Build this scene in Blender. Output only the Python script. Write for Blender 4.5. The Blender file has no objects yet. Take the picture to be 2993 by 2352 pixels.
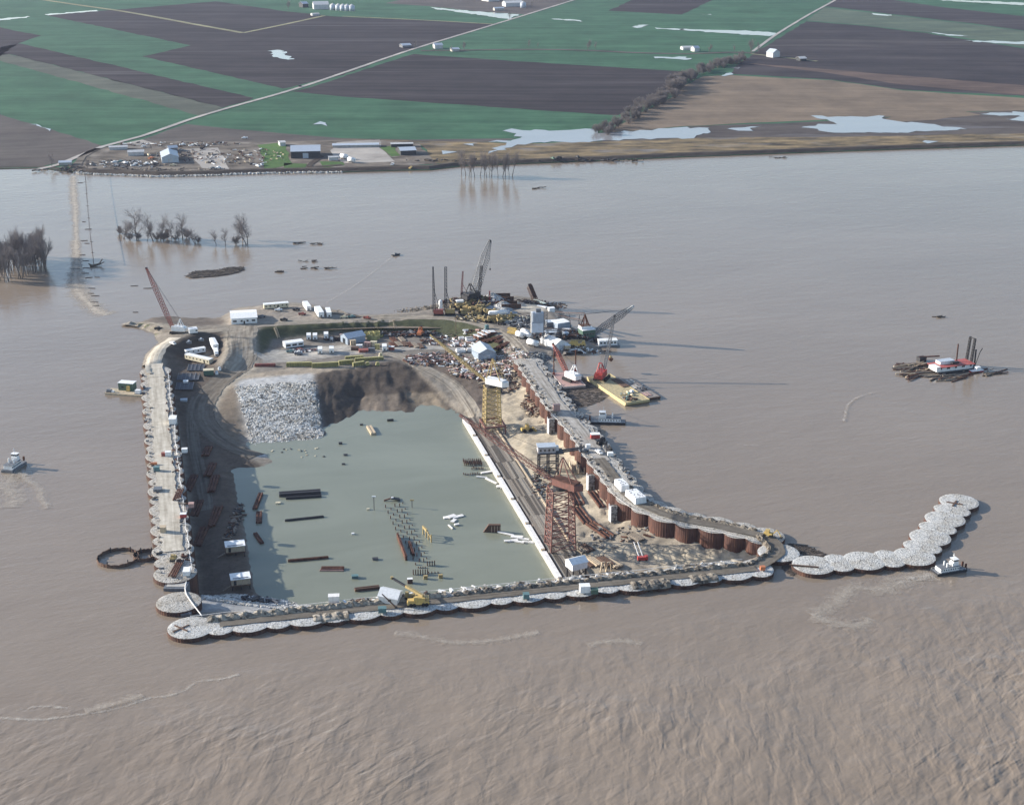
import bpy, math, random
import numpy as np
from mathutils import Vector, Matrix
from mathutils.geometry import tessellate_polygon
rnd = random.Random(26)
sc = bpy.context.scene
col = sc.collection
# ------------------------------------------------------------------ camera, sky, sun, exposure
IW, IH = 2993.0, 2352.0            # size of the photograph
FL = 3150.0 * IW / 2173.0          # focal length in photograph pixels
PITCH = math.radians(19.95)        # camera looks this far below the horizon
CAMZ = 301.0                       # metres above the river
cam_d = bpy.data.cameras.new('camera')
cam = bpy.data.objects.new('camera', cam_d); col.objects.link(cam)
cam.location = (0, 0, CAMZ)
cam.rotation_euler = (math.pi/2 - PITCH, 0, 0)
cam_d.sensor_width = 36.0
cam_d.lens = 36.0 * FL / IW
cam_d.clip_start = 1.0; cam_d.clip_end = 30000.0
sc.camera = cam
SUN_AZ, SUN_EL = math.radians(-13), math.radians(19)   # direction the light travels over the ground, height
world = bpy.data.worlds.new('World'); sc.world = world; world.use_nodes = True
wn = world.node_tree
bg = wn.nodes['Background']
sky = wn.nodes.new('ShaderNodeTexSky'); sky.sky_type = 'NISHITA'; sky.sun_disc = False
sky.sun_elevation = SUN_EL
sky.sun_rotation = math.radians(-77)
sky.air_density = 1.0; sky.dust_density = 0.8; sky.ozone_density = 1.4
wn.links.new(sky.outputs[0], bg.inputs[0]); bg.inputs[1].default_value = 0.122
sd = bpy.data.lights.new('sun', 'SUN'); sd.energy = 4.8; sd.angle = math.radians(0.55); sd.color = (1.0, 0.93, 0.82)
sun = bpy.data.objects.new('sun', sd); col.objects.link(sun)
sun.rotation_euler = Vector((math.cos(SUN_EL)*math.cos(SUN_AZ), math.cos(SUN_EL)*math.sin(SUN_AZ), -math.sin(SUN_EL))).to_track_quat('-Z', 'Y').to_euler()
sun.location = (-800, 900, 500)
vs = sc.view_settings
vs.view_transform = 'Standard'; vs.look = 'None'; vs.exposure = 0.95; vs.gamma = 1.0; vs.use_curve_mapping = False

# ------------------------------------------------------------------ measuring: photo pixel + height -> place on the ground
FR = dict(w=(0,0,IW/2173), t1=(0,0,.46), t2=(1000,0,.46), t3=(1993,0,.46), t4=(0,500,.46), a=(380,760,.2392), b=(860,780,.2024),
  c=(1180,680,.19905), d=(1440,820,.2392), e=(280,1000,.2342), f=(280,1380,.29274), h=(660,1080,.34039), i=(740,1360,.30359),
  j=(1300,1020,.23), k=(1300,1360,.2342), l=(1600,1150,.20492), m=(1700,1420,.29439), n=(2220,1400,.32199), o=(2600,980,.16559),
  p=(1000,1620,.32199), q=(1560,860,.23419), r=(0,1280,.138), s=(1100,880,.184), v=(1993,1600,.46), u=(1000,1760,.46), x=(0,1760,.46))
def at(f, x, y, z=0.0):
    x0, y0, k = FR[f]
    a = (x0 + x*k - IW/2)/FL; b = -(y0 + y*k - IH/2)/FL
    dy = math.cos(PITCH) + b*math.sin(PITCH); dz = -math.sin(PITCH) + b*math.cos(PITCH)
    t = (z - CAMZ)/dz
    return Vector((a*t, dy*t, z))

# ------------------------------------------------------------------ materials
MATS = {}
def nt(name, rough=0.8, spec=0.3, metal=0.0):
    m = bpy.data.materials.new(name); m.use_nodes = True
    t = m.node_tree; b = t.nodes['Principled BSDF']
    b.inputs['Roughness'].default_value = rough
    b.inputs['Specular IOR Level'].default_value = spec
    b.inputs['Metallic'].default_value = metal
    return m, t, b
def N(t, kind, **kw):
    n = t.nodes.new(kind)
    for k, v in kw.items():
        if k in n.inputs: n.inputs[k].default_value = v
        else: setattr(n, k, v)
    return n
def ramp(t, src, stops):
    r = t.nodes.new('ShaderNodeValToRGB')
    e = r.color_ramp.elements
    while len(e) < len(stops): e.new(0.5)
    for q, (p, c) in zip(e, stops):
        q.position = p; q.color = (c[0], c[1], c[2], 1) if not isinstance(c, (int, float)) else (c, c, c, 1)
    t.links.new(src, r.inputs[0]); return r
def coords(t, scale=(1,1,1), rot=0.0, kind='Object'):
    tc = t.nodes.new('ShaderNodeTexCoord')
    mp = t.nodes.new('ShaderNodeMapping')
    mp.vector_type = 'TEXTURE'     # turn first, then stretch
    mp.inputs['Scale'].default_value = tuple(1/v for v in scale); mp.inputs['Rotation'].default_value = (0, 0, rot)
    t.links.new(tc.outputs[kind], mp.inputs[0]); return mp.outputs[0]
def dirt(c, f): return tuple(max(0, min(1, v*f)) for v in c)
def paint(name, c, rough=0.55, var=0.25, scale=0.35, spec=0.35, metal=0.0):
    """painted or plain surface with weathering: blotches and streaks of a darker, dustier tone"""
    if name in MATS: return MATS[name]
    m, t, b = nt(name, rough, spec, metal)
    co = coords(t, (1, 1, 0.45))
    n = N(t, 'ShaderNodeTexNoise', Scale=scale*2.2, Detail=6.0, Roughness=0.65); t.links.new(co, n.inputs['Vector'])
    g = sum(c)/3
    d = tuple(v*(1-var)*0.75 + 0.25*(g*0.7 + 0.03)*(1-var*0.4) for v in c)
    r = ramp(t, n.outputs['Fac'], [(0.32, d), (0.56, c), (0.8, dirt(c, 1.06))])
    t.links.new(r.outputs[0], b.inputs['Base Color'])
    MATS[name] = m; return m
def rusty(name, a, b2, scale=0.5, rough=0.85):
    if name in MATS: return MATS[name]
    m, t, b = nt(name, rough, 0.2)
    co = coords(t, (1, 1, 0.3))
    n = N(t, 'ShaderNodeTexNoise', Scale=scale, Detail=8.0, Roughness=0.7); t.links.new(co, n.inputs['Vector'])
    r = ramp(t, n.outputs['Fac'], [(0.3, dirt(a, 0.5)), (0.48, a), (0.66, b2), (0.85, dirt(a, 0.7))])
    t.links.new(r.outputs[0], b.inputs['Base Color'])
    MATS[name] = m; return m
def stony(name, a, b2, scale=1.2, bump=0.6, rough=0.95):
    """broken stone: light and dark pieces with joints"""
    if name in MATS: return MATS[name]
    m, t, b = nt(name, rough, 0.15)
    co = coords(t)
    v = N(t, 'ShaderNodeTexVoronoi', Scale=scale); t.links.new(co, v.inputs['Vector'])
    n = N(t, 'ShaderNodeTexNoise', Scale=0.09, Detail=6.0, Roughness=0.7); t.links.new(co, n.inputs['Vector'])
    sep = N(t, 'ShaderNodeSeparateColor'); t.links.new(v.outputs['Color'], sep.inputs[0])
    r = ramp(t, sep.outputs[0], [(0.0, dirt(a, 0.45)), (0.22, a), (0.6, b2), (1.0, dirt(b2, 1.12))])
    r2 = ramp(t, n.outputs['Fac'], [(0.34, (0.72, 0.67, 0.6)), (0.56, (1, 1, 1))])
    mx = N(t, 'ShaderNodeMix', data_type='RGBA', blend_type='MULTIPLY'); mx.inputs[0].default_value = 1
    t.links.new(r.outputs[0], mx.inputs[6]); t.links.new(r2.outputs[0], mx.inputs[7])
    t.links.new(mx.outputs[2], b.inputs['Base Color'])
    bp = N(t, 'ShaderNodeBump', Strength=bump, Distance=0.35); t.links.new(v.outputs['Distance'], bp.inputs['Height'])
    t.links.new(bp.outputs[0], b.inputs['Normal'])
    MATS[name] = m; return m
def fieldmat(name, a, b2, rot=0.3, sx=0.004, sy=0.05, pale=None, mott=0.012):
    """farm soil or crop: rows stretched along one direction, mottled, with paler dry streaks"""
    if name in MATS: return MATS[name]
    m, t, b = nt(name, 0.95, 0.1)
    co = coords(t, (sx, sy, 1), rot)
    n = N(t, 'ShaderNodeTexNoise', Scale=1.0, Detail=7.0, Roughness=0.68); t.links.new(co, n.inputs['Vector'])
    r = ramp(t, n.outputs['Fac'], [(0.36, a), (0.62, b2)])
    co2 = coords(t, (1, 1, 1))
    n2 = N(t, 'ShaderNodeTexNoise', Scale=mott, Detail=8.0, Roughness=0.72); t.links.new(co2, n2.inputs['Vector'])
    r2 = ramp(t, n2.outputs['Fac'], [(0.3, (0.68, 0.68, 0.7)), (0.5, (0.98, 0.97, 0.96)), (0.7, (1.32, 1.28, 1.22))])
    mx = N(t, 'ShaderNodeMix', data_type='RGBA', blend_type='MULTIPLY'); mx.inputs[0].default_value = 1
    t.links.new(r.outputs[0], mx.inputs[6]); t.links.new(r2.outputs[0], mx.inputs[7])
    out = mx.outputs[2]
    if pale:
        co3 = coords(t, (sx*0.9, sy*0.55, 1), rot + 0.05)
        n3 = N(t, 'ShaderNodeTexNoise', Scale=1.0, Detail=5.0, Roughness=0.6); t.links.new(co3, n3.inputs['Vector'])
        r3 = ramp(t, n3.outputs['Fac'], [(0.55, 0.0), (0.78, 0.8)])
        m3 = N(t, 'ShaderNodeMix', data_type='RGBA'); t.links.new(r3.outputs[0], m3.inputs[0])
        t.links.new(out, m3.inputs[6]); m3.inputs[7].default_value = (*pale, 1); out = m3.outputs[2]
    t.links.new(out, b.inputs['Base Color'])
    MATS[name] = m; return m

WHITE = paint('white_paint', (0.78, 0.78, 0.78), 0.5, 0.12)
WHITER = paint('white_roof_sheet', (0.8, 0.8, 0.8), 0.45, 0.16)
CREAM = paint('cream_siding', (0.6, 0.53, 0.38), 0.6, 0.15)
GREYROOF = paint('grey_metal_roof', (0.42, 0.47, 0.54), 0.45, 0.15)
BLUEGREY = paint('blue_grey_siding', (0.27, 0.33, 0.41), 0.55, 0.15)
DARKWALL = paint('dark_siding', (0.035, 0.04, 0.045), 0.7, 0.2)
GLASS = paint('dark_window', (0.03, 0.035, 0.04), 0.15, 0.1, spec=0.6)
DARK = paint('dark_steel', (0.03, 0.03, 0.036), 0.6, 0.3)
GREYSTEEL = paint('grey_steel', (0.14, 0.15, 0.17), 0.55, 0.3)
BLACK = paint('tyre_black', (0.015, 0.015, 0.016), 0.85, 0.2)
REDC = paint('faded_red_paint', (0.3, 0.085, 0.065), 0.6, 0.35)
BRIGHTRED = paint('bright_red_paint', (0.4, 0.05, 0.045), 0.5, 0.25)
PINKRED = paint('faded_pink_red_paint', (0.43, 0.27, 0.24), 0.65, 0.3)
ORANGE = paint('orange_paint', (0.5, 0.17, 0.07), 0.5, 0.25)
YEL = paint('machine_yellow', (0.36, 0.27, 0.12), 0.55, 0.35)
BYEL = paint('bright_yellow_paint', (0.55, 0.39, 0.13), 0.5, 0.2)
PYEL = paint('pale_yellow_forms', (0.42, 0.38, 0.16), 0.6, 0.35)
GREENP = paint('green_paint', (0.07, 0.13, 0.1), 0.6, 0.25)
TEAL = paint('teal_paint', (0.1, 0.19, 0.2), 0.5, 0.2)
TIMBER = paint('grey_timber', (0.25, 0.21, 0.17), 0.9, 0.45, scale=0.8)
PALEWOOD = paint('pale_timber', (0.5, 0.4, 0.28), 0.85, 0.3, scale=0.8)
BROWNW = paint('brown_timber', (0.12, 0.07, 0.05), 0.9, 0.4, scale=0.8)
CONC = paint('concrete', (0.42, 0.4, 0.37), 0.9, 0.25, scale=0.25)
OLDW = paint('old_white_paint', (0.52, 0.52, 0.52), 0.65, 0.25)
FORMW = paint('white_forms', (0.74, 0.72, 0.7), 0.8, 0.2)
RUST = rusty('rusty_sheet_pile', (0.088, 0.046, 0.038), (0.165, 0.074, 0.046), 0.22)
RUSTD = rusty('dark_rust', (0.085, 0.04, 0.03), (0.16, 0.075, 0.05), 0.4)
WETRUST = rusty('wet_sheet_pile', (0.07, 0.04, 0.033), (0.13, 0.065, 0.045), 0.25)
ROCK = stony('cell_rock', (0.37, 0.365, 0.355), (0.53, 0.525, 0.51), 2.3, 0.5)
ROCKD = stony('dusty_cell_rock', (0.31, 0.295, 0.27), (0.46, 0.44, 0.41), 2.3, 0.5)
RIP = stony('riprap_stone', (0.3, 0.295, 0.28), (0.58, 0.57, 0.55), 0.7, 0.4)
BARK = paint('grey_bark', (0.14, 0.12, 0.11), 0.95, 0.3)
TWIG = paint('grey_twig', (0.21, 0.185, 0.18), 0.95, 0.25)
DRIFT = paint('driftwood', (0.075, 0.06, 0.05), 0.95, 0.4, scale=0.9)
DIRTROW = paint('dirt_heap', (0.2, 0.175, 0.145), 0.98, 0.35, scale=0.3)

# ------------------------------------------------------------------ mesh helpers
class MB:
    def __init__(s): s.v = []; s.f = []
    def add(s, vs, fs):
        o = len(s.v); s.v += [tuple(p) for p in vs]; s.f += [tuple(i+o for i in q) for q in fs]; return s
    def box(s, c, d, rz=0.0, ry=0.0, taper=1.0):
        x, y, z = d[0]/2, d[1]/2, d[2]/2
        M = Matrix.Translation(c) @ Matrix.Rotation(rz, 4, 'Z') @ Matrix.Rotation(ry, 4, 'Y')
        vs = [M @ Vector(p) for p in ((-x,-y,-z),(x,-y,-z),(x,y,-z),(-x,y,-z),(-x*taper,-y*taper,z),(x*taper,-y*taper,z),(x*taper,y*taper,z),(-x*taper,y*taper,z))]
        return s.add(vs, [(3,2,1,0),(4,5,6,7),(0,1,5,4),(1,2,6,5),(2,3,7,6),(3,0,4,7)])
    def bar(s, p, q, w, h=None):
        p, q = Vector(p), Vector(q); h = h or w; d = q - p
        if d.length < 1e-5: return s
        d.normalize(); u = Vector((0,0,1)) if abs(d.z) < 0.95 else Vector((1,0,0))
        a = d.cross(u).normalized()*(w/2); b = a.cross(d).normalized()*(h/2)
        vs = [p-a-b, p+a-b, p+a+b, p-a+b, q-a-b, q+a-b, q+a+b, q-a+b]
        return s.add(vs, [(0,1,2,3),(7,6,5,4),(1,0,4,5),(2,1,5,6),(3,2,6,7),(0,3,7,4)])
    def cyl(s, p, q, r0, r1=None, n=10, caps=True):
        p, q = Vector(p), Vector(q); r1 = r0 if r1 is None else r1; d = (q-p).normalized()
        u = Vector((0,0,1)) if abs(d.z) < 0.95 else Vector((1,0,0))
        a = d.cross(u).normalized(); b = d.cross(a)
        vs = []
        for c, r in ((p, r0), (q, r1)):
            vs += [c + a*(r*math.cos(t*2*math.pi/n)) + b*(r*math.sin(t*2*math.pi/n)) for t in range(n)]
        fs = [(i, (i+1) % n, n+(i+1) % n, n+i) for i in range(n)]
        if caps: fs += [tuple(range(n-1, -1, -1)), tuple(range(n, 2*n))]
        return s.add(vs, fs)
    def prism(s, poly, z0, z1):
        n = len(poly)
        vs = [(x, y, z0) for x, y in poly] + [(x, y, z1) for x, y in poly]
        return s.add(vs, [tuple(range(n-1, -1, -1)), tuple(range(n, 2*n))] + [(i, (i+1) % n, n+(i+1) % n, n+i) for i in range(n)])
    def xprism(s, prof, x0, x1):      # profile in (y,z), extruded along x
        n = len(prof)
        vs = [(x0, y, z) for y, z in prof] + [(x1, y, z) for y, z in prof]
        return s.add(vs, [tuple(range(n)), tuple(range(2*n-1, n-1, -1))] + [((i+1) % n, i, n+i, n+(i+1) % n) for i in range(n)])
    def yprism(s, prof, y0, y1):      # profile in (x,z), extruded along y
        n = len(prof)
        vs = [(x, y0, z) for x, z in prof] + [(x, y1, z) for x, z in prof]
        return s.add(vs, [tuple(range(n-1, -1, -1)), tuple(range(n, 2*n))] + [(i, (i+1) % n, n+(i+1) % n, n+i) for i in range(n)])
    def lattice(s, p, q, w0, w1, n, t, up=None, wm=None):
        """four-chord lattice mast from p to q; width w0 -> (wm in the middle) -> w1"""
        p, q = Vector(p), Vector(q); d = (q-p).normalized()
        u = up or (Vector((0,0,1)) if abs(d.z) < 0.9 else Vector((0,1,0)))
        a = d.cross(u).normalized(); b = a.cross(d).normalized()
        rings = []
        for i in range(n+1):
            k = i/n
            w = (w0 + (w1-w0)*k) if wm is None else (w0 + (wm-w0)*min(1, k*4) if k < .25 else (wm if k < .7 else wm + (w1-wm)*(k-.7)/.3))
            c = p + (q-p)*k
            rings.append([c + a*(w/2*sx) + b*(w/2*sy) for sx, sy in ((-1,-1),(1,-1),(1,1),(-1,1))])
        for i in range(n):
            for j in range(4):
                s.bar(rings[i][j], rings[i+1][j], t)
                s.bar(rings[i][j], rings[i+1][(j+1) % 4], t*0.62)
                s.bar(rings[i+1][j], rings[i+1][(j+1) % 4], t*0.62)
        return s
    def mesh(s, name, mat, smooth=False):
        me = bpy.data.meshes.new(name); me.from_pydata(s.v, [], s.f); me.materials.append(mat)
        if smooth: me.polygons.foreach_set('use_smooth', [True]*len(me.polygons))
        me.update(); return me
    def build(s, name, mat, parent=None, smooth=False, **kw):
        return link(name, s.mesh(name, mat, smooth), parent, **kw)
def link(name, me, parent=None, loc=None, rz=None, **props):
    o = bpy.data.objects.new(name, me); col.objects.link(o)
    if parent: o.parent = parent
    if loc is not None: o.location = loc
    if rz is not None: o.rotation_euler = (0, 0, rz)
    for k, v in props.items(): o[k] = v
    return o
def tag(o, label, cat, group=None):
    o['label'] = label; o['category'] = cat
    if group: o['group'] = group
    return o
def thing(name, label, cat, loc=(0,0,0), rz=0.0, group=None):
    o = bpy.data.objects.new(name, None); col.objects.link(o); o.empty_display_size = 1
    o.location = loc; o.rotation_euler = (0, 0, rz); return tag(o, label, cat, group)
def dup(root, loc, rz, label=None, group=None, sc_=None):
    r = root.copy(); col.objects.link(r); r.location = loc; r.rotation_euler = (0, 0, rz)
    if sc_: r.scale = (sc_, sc_, sc_) if not isinstance(sc_, tuple) else sc_
    if label: r['label'] = label
    if group: r['group'] = group
    for ch in list(root.children):
        c = ch.copy(); col.objects.link(c); c.parent = r
        for g2 in list(ch.children):
            d2 = g2.copy(); col.objects.link(d2); d2.parent = c
    return r
ORD = 'first second third fourth fifth sixth seventh eighth ninth tenth eleventh twelfth thirteenth fourteenth fifteenth sixteenth seventeenth eighteenth nineteenth twentieth'.split()
def ordn(i):
    if i < 20: return ORD[i]
    return 'twenty-' + ORD[i-20] if i < 29 else ('thirtieth' if i == 29 else 'thirty-' + ORD[i-30])
def head(p, q): return math.atan2(q[1]-p[1], q[0]-p[0])
def sheet(name, pts, z, mat, **props):
    """flat polygon on the ground"""
    vs = [Vector((p[0], p[1], 0)) for p in pts]
    tri = tessellate_polygon([vs])
    me = bpy.data.meshes.new(name)
    fs = []
    for t in tri:
        a, b, c = (vs[i] for i in t)
        fs.append(t if (b-a).cross(c-a).z > 0 else (t[0], t[2], t[1]))
    me.from_pydata([(p.x, p.y, z) for p in vs], [], fs); me.materials.append(mat); me.update()
    return link(name, me, None, **(props or {'kind': 'structure'}))
def resample(pts, step):
    out = [Vector(pts[0])]
    for a, b in zip(pts, pts[1:]):
        a, b = Vector(a), Vector(b); n = max(1, int((b-a).length/step))
        out += [a + (b-a)*(i/n) for i in range(1, n+1)]
    return out
def smoothline(pts, step):
    """Catmull-Rom through the points, resampled"""
    P = [Vector(p) for p in pts]; P = [P[0]*2-P[1]] + P + [P[-1]*2-P[-2]]
    out = []
    for i in range(1, len(P)-2):
        a, b, c, d = P[i-1:i+3]; n = max(2, int((c-b).length/step))
        for k in range(n):
            t = k/n
            out.append(0.5*((2*b) + (c-a)*t + (2*a-5*b+4*c-d)*t*t + (3*b-3*c+d-a)*t**3))
    out.append(P[-2]); return out
def strip(name, pts, w, mat, zf=None, dz=0.0, nx=2, jit=0.0, **props):
    """ribbon along a line with UV (u = metres along, v = 0..1 across); zf gives the ground height"""
    W = w if callable(w) else (lambda k: w)
    vs, uv, L = [], [], 0.0
    for i, p in enumerate(pts):
        a = pts[max(0, i-1)]; b = pts[min(len(pts)-1, i+1)]
        d = Vector((b[0]-a[0], b[1]-a[1], 0)).normalized(); nrm = Vector((-d.y, d.x, 0))
        if i: L += (Vector(pts[i])-Vector(pts[i-1])).length
        for k in range(nx+1):
            f = k/nx - 0.5
            e = (1 + jit*(rnd.random()-0.5)) if k in (0, nx) else 1
            q = Vector((p[0], p[1], 0)) + nrm*(W(i/(len(pts)-1))*f*e)
            z = (zf(q.x, q.y) if zf else p[2]) + dz
            vs.append((q.x, q.y, z)); uv.append((L, k/nx))
    fs = []
    for i in range(len(pts)-1):
        for k in range(nx):
            o = i*(nx+1)+k; fs.append((o+1, o, o+nx+1, o+nx+2))
    me = bpy.data.meshes.new(name); me.from_pydata(vs, [], fs); me.materials.append(mat)
    ul = me.uv_layers.new(name='uv')
    for lp in me.loops: ul.data[lp.index].uv = uv[lp.vertex_index]
    me.update(); return link(name, me, None, **(props or {'kind': 'structure'}))
# ------------------------------------------------------------------ river
def watermat(name, base, base2, rough_line=None, chop=1.0, ior=1.33, rough=0.12, blot=0.006):
    m, t, b = nt(name, rough, 0.5); b.inputs['IOR'].default_value = ior
    tc = t.nodes.new('ShaderNodeTexCoord'); co = tc.outputs['Object']
    def noise(scale, sx, sy, rot, detail=4.0, rg=0.55, dist=0.0):
        mp = t.nodes.new('ShaderNodeMapping'); mp.vector_type = 'TEXTURE'; mp.inputs['Scale'].default_value = (1/sx, 1/sy, 1); mp.inputs['Rotation'].default_value = (0, 0, rot)
        t.links.new(co, mp.inputs[0])
        n = N(t, 'ShaderNodeTexNoise', Scale=scale, Detail=detail, Roughness=rg, Distortion=dist); t.links.new(mp.outputs[0], n.inputs['Vector']); return n.outputs['Fac']
    def mth(op, a, b_=None, c=None):
        n = N(t, 'ShaderNodeMath', operation=op)
        for i, v in enumerate((a, b_, c)):
            if v is None: continue
            if isinstance(v, (int, float)): n.inputs[i].default_value = v
            else: t.links.new(v, n.inputs[i])
        return n.outputs[0]
    fine = noise(0.5, 0.5, 1, 0.5, 3.0, 0.55)
    mid = noise(0.16, 0.42, 1.0, 0.25, 2.0, 0.5, 0.3)
    h = mth('MULTIPLY_ADD', fine, 0.16*chop, mth('MULTIPLY', mid, 0.25*chop))
    if rough_line:
        # turbulent main current in front of an eddy line: y < a + b*x
        sep = N(t, 'ShaderNodeSeparateXYZ'); t.links.new(co, sep.inputs[0])
        wob = noise(0.022, 1, 1, 0, 4.0, 0.6)
        k = mth('SUBTRACT', mth('MULTIPLY_ADD', sep.outputs[0], rough_line[1], rough_line[0]), sep.outputs[1])
        k = mth('ADD', k, mth('MULTIPLY_ADD', wob, 70.0, -35.0))
        mask = mth('MULTIPLY_ADD', k, 1/75.0, 0.22); mask.node.use_clamp = True
        sw = noise(0.21, 0.36, 1.0, 0.85, 2.0, 0.5, 0.35)
        sw2 = noise(0.04, 0.5, 1.0, 1.2, 2.0, 0.5, 0.4)
        patch = ramp(t, noise(0.012, 1, 1, 0, 3.0), [(0.32, 0.25), (0.68, 1.0)])
        sw3 = noise(0.19, 0.4, 1.0, 1.45, 2.0, 0.5, 0.35)
        pk = ramp(t, noise(0.008, 1, 1, 0, 2.0), [(0.42, 0.1), (0.6, 1.0)])
        s = mth('MULTIPLY_ADD', mth('MULTIPLY', sw, pk.outputs[0]), 2.4, mth('MULTIPLY_ADD', sw3, 1.5, mth('MULTIPLY', sw2, 2.8)))
        s = mth('MULTIPLY', mth('MULTIPLY', s, mask), patch.outputs[0])
        h = mth('ADD', h, s)
        s2 = noise(0.02, 0.5, 1.0, 0.4, 3.0, 0.6, 0.6)
        h = mth('MULTIPLY_ADD', s2, 0.55, h)
    bp = N(t, 'ShaderNodeBump', Strength=1.0, Distance=0.6); t.links.new(h, bp.inputs['Height'])
    t.links.new(bp.outputs[0], b.inputs['Normal'])
    big = noise(blot, 0.4, 1, 0.2, 6.0, 0.65, 0.8)
    r = ramp(t, big, [(0.35, base), (0.65, base2)])
    t.links.new(r.outputs[0], b.inputs['Base Color'])
    return m
A1, A2 = at('w', 0, 1520), at('w', 1750, 1305)
lb = (A2.y-A1.y)/(A2.x-A1.x)
RIVER = watermat('muddy_river_water', (0.208, 0.165, 0.127), (0.243, 0.196, 0.153), (A1.y - lb*A1.x, lb), 1.2)
PITW = watermat('green_grey_pit_water', (0.17, 0.18, 0.137), (0.205, 0.216, 0.168), None, 0.45, 1.33, 0.22, 0.018)

# centre lines of the cofferdam arms (cell tops at 3 m)
ZC = 2.0
def line(pts, z=ZC): return [at(*p, z) if len(p) == 3 else at('w', p[0], p[1], z) for p in pts]
LEFT = line([(330,788),(351,1005),(372,1216)])
CELLA = at('w', 379, 1277, ZC)
FRONT = line([(405,1331),(1000,1268),(1607,1205)])
CORNER = line([(1607,1205),(1652,1172),(1625,1137)])
RIGHT = line([(1122,768),(1173,841),(1202,878),(1235,914),(1274,968),(1297,998),(1342,1053),(1390,1081),(1450,1100),(1537,1117),(1622,1137)])
CHAIN = line([(2035,1064),(1941,1180),(1726,1198)])
hole = LEFT + [CELLA] + FRONT + CORNER[1:2] + RIGHT[::-1] + line([(1060,715),(960,690),(800,690),(600,697),(440,712),(355,742)])
BX = 2600
outer = [Vector((-BX, 60, 0)), Vector((BX, 60, 0)), Vector((BX, 2300, 0)), Vector((-BX, 2300, 0))]
hv = [Vector((p.x, p.y, 0)) for p in hole]
allv = outer + hv
tri = tessellate_polygon([outer, hv])
fs = []
for q in tri:
    a, b_, c = (allv[i] for i in q)
    fs.append(q if (b_-a).cross(c-a).z > 0 else (q[0], q[2], q[1]))
me = bpy.data.meshes.new('river'); me.from_pydata([tuple(p) for p in allv], [], fs); me.materials.append(RIVER)
link('river', me, None, kind='structure')
me = bpy.data.meshes.new('riverbed'); me.from_pydata([(-BX,60,-18),(BX,60,-18),(BX,2300,-18),(-BX,2300,-18)], [], [(0,1,2,3)]); me.materials.append(DIRTROW)
link('riverbed', me, None, kind='structure')

# ------------------------------------------------------------------ far bank: farmland
LZ = 0.6
SHORE = [('t1',-6000,1075),('t1',0,1075),('t1',250,1070),('t1',480,1098),('t1',560,1108),('t1',1000,1124),('t1',1300,1118),('t1',1700,1103),('t1',2174,1097),
         ('t2',420,1085),('t2',560,1083),('t2',750,1060),('t2',1700,1022),('t3',0,1001),('t3',1200,958),('t3',2174,926),('t3',7000,760)]
shore = [at(*p, 0.0) for p in SHORE]
GREEN = fieldmat('winter_wheat', (0.03, 0.088, 0.052), (0.05, 0.122, 0.074), -0.05, 0.003, 0.05)
GREEN2 = fieldmat('thin_wheat', (0.07, 0.1, 0.078), (0.095, 0.125, 0.09), 0.28, 0.003, 0.04)
SOIL = fieldmat('dark_ploughed_soil', (0.02, 0.017, 0.02), (0.042, 0.036, 0.041), -0.05, 0.0022, 0.05, (0.1, 0.092, 0.096))
SOIL2 = fieldmat('dark_soil_east', (0.028, 0.025, 0.03), (0.05, 0.044, 0.049), -0.1, 0.002, 0.03, (0.13, 0.115, 0.11))
FALLOW = fieldmat('grey_brown_fallow', (0.075, 0.066, 0.064), (0.1, 0.09, 0.085), 0.2, 0.004, 0.04, (0.15, 0.135, 0.125))
OLIVE = fieldmat('olive_stubble', (0.075, 0.085, 0.07), (0.1, 0.11, 0.09), 0.28, 0.003, 0.05)
STUB = fieldmat('tan_stubble', (0.15, 0.118, 0.09), (0.19, 0.15, 0.115), -0.05, 0.0025, 0.045)
REDS = fieldmat('reddish_stubble', (0.085, 0.062, 0.056), (0.12, 0.088, 0.076), -0.1, 0.003, 0.05)
MARSH = fieldmat('yellow_marsh_grass', (0.05, 0.045, 0.038), (0.25, 0.19, 0.11), 0.05, 0.02, 0.07, (0.19, 0.19, 0.205), 0.05)
WETD = fieldmat('wet_dark_ground', (0.06, 0.052, 0.052), (0.1, 0.088, 0.083), 0.0, 0.006, 0.04, (0.2, 0.2, 0.22))
YARD = fieldmat('farmyard_dirt', (0.075, 0.064, 0.054), (0.2, 0.175, 0.15), 0.1, 0.03, 0.06, (0.32, 0.3, 0.28), 0.05)
GRASS = fieldmat('lawn', (0.06, 0.115, 0.04), (0.085, 0.15, 0.05), 0.1, 0.01, 0.05)
GRAVEL = fieldmat('pale_gravel', (0.26, 0.24, 0.22), (0.36, 0.34, 0.32), 0.1, 0.02, 0.05)
ROADM = fieldmat('gravel_road', (0.27, 0.255, 0.24), (0.42, 0.4, 0.385), 0.3, 0.02, 0.2)
LANE = fieldmat('grass_lane', (0.2, 0.2, 0.12), (0.27, 0.26, 0.17), 0.3, 0.02, 0.1)
POND = watermat('standing_water', (0.24, 0.24, 0.25), (0.28, 0.28, 0.29), None, 0.15, 1.33, 0.1)
LEV = fieldmat('levee_earth', (0.055, 0.045, 0.04), (0.085, 0.072, 0.062), 0.0, 0.02, 0.2)
sheet('farmland', shore + [Vector((6800, 7200, 0)), Vector((-6800, 7200, 0))], LZ, GREEN)
def patch(name, mat, pts, lay=1, f=None):
    P = [at(*(p if len(p) == 3 else (f, *p)), LZ) for p in pts]; j = 5.0 if name == 'standing_water' else 2.2; P = resample(P + [P[0]], 9 if j > 4 else 22)[:-1]
    P = [Vector((p.x + rnd.uniform(-j, j), p.y + rnd.uniform(-j, j)*(1.6 if j > 4 else 1), 0)) for p in P]
    sheet(name, P, LZ + 0.09*lay, mat, kind='structure')
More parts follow.
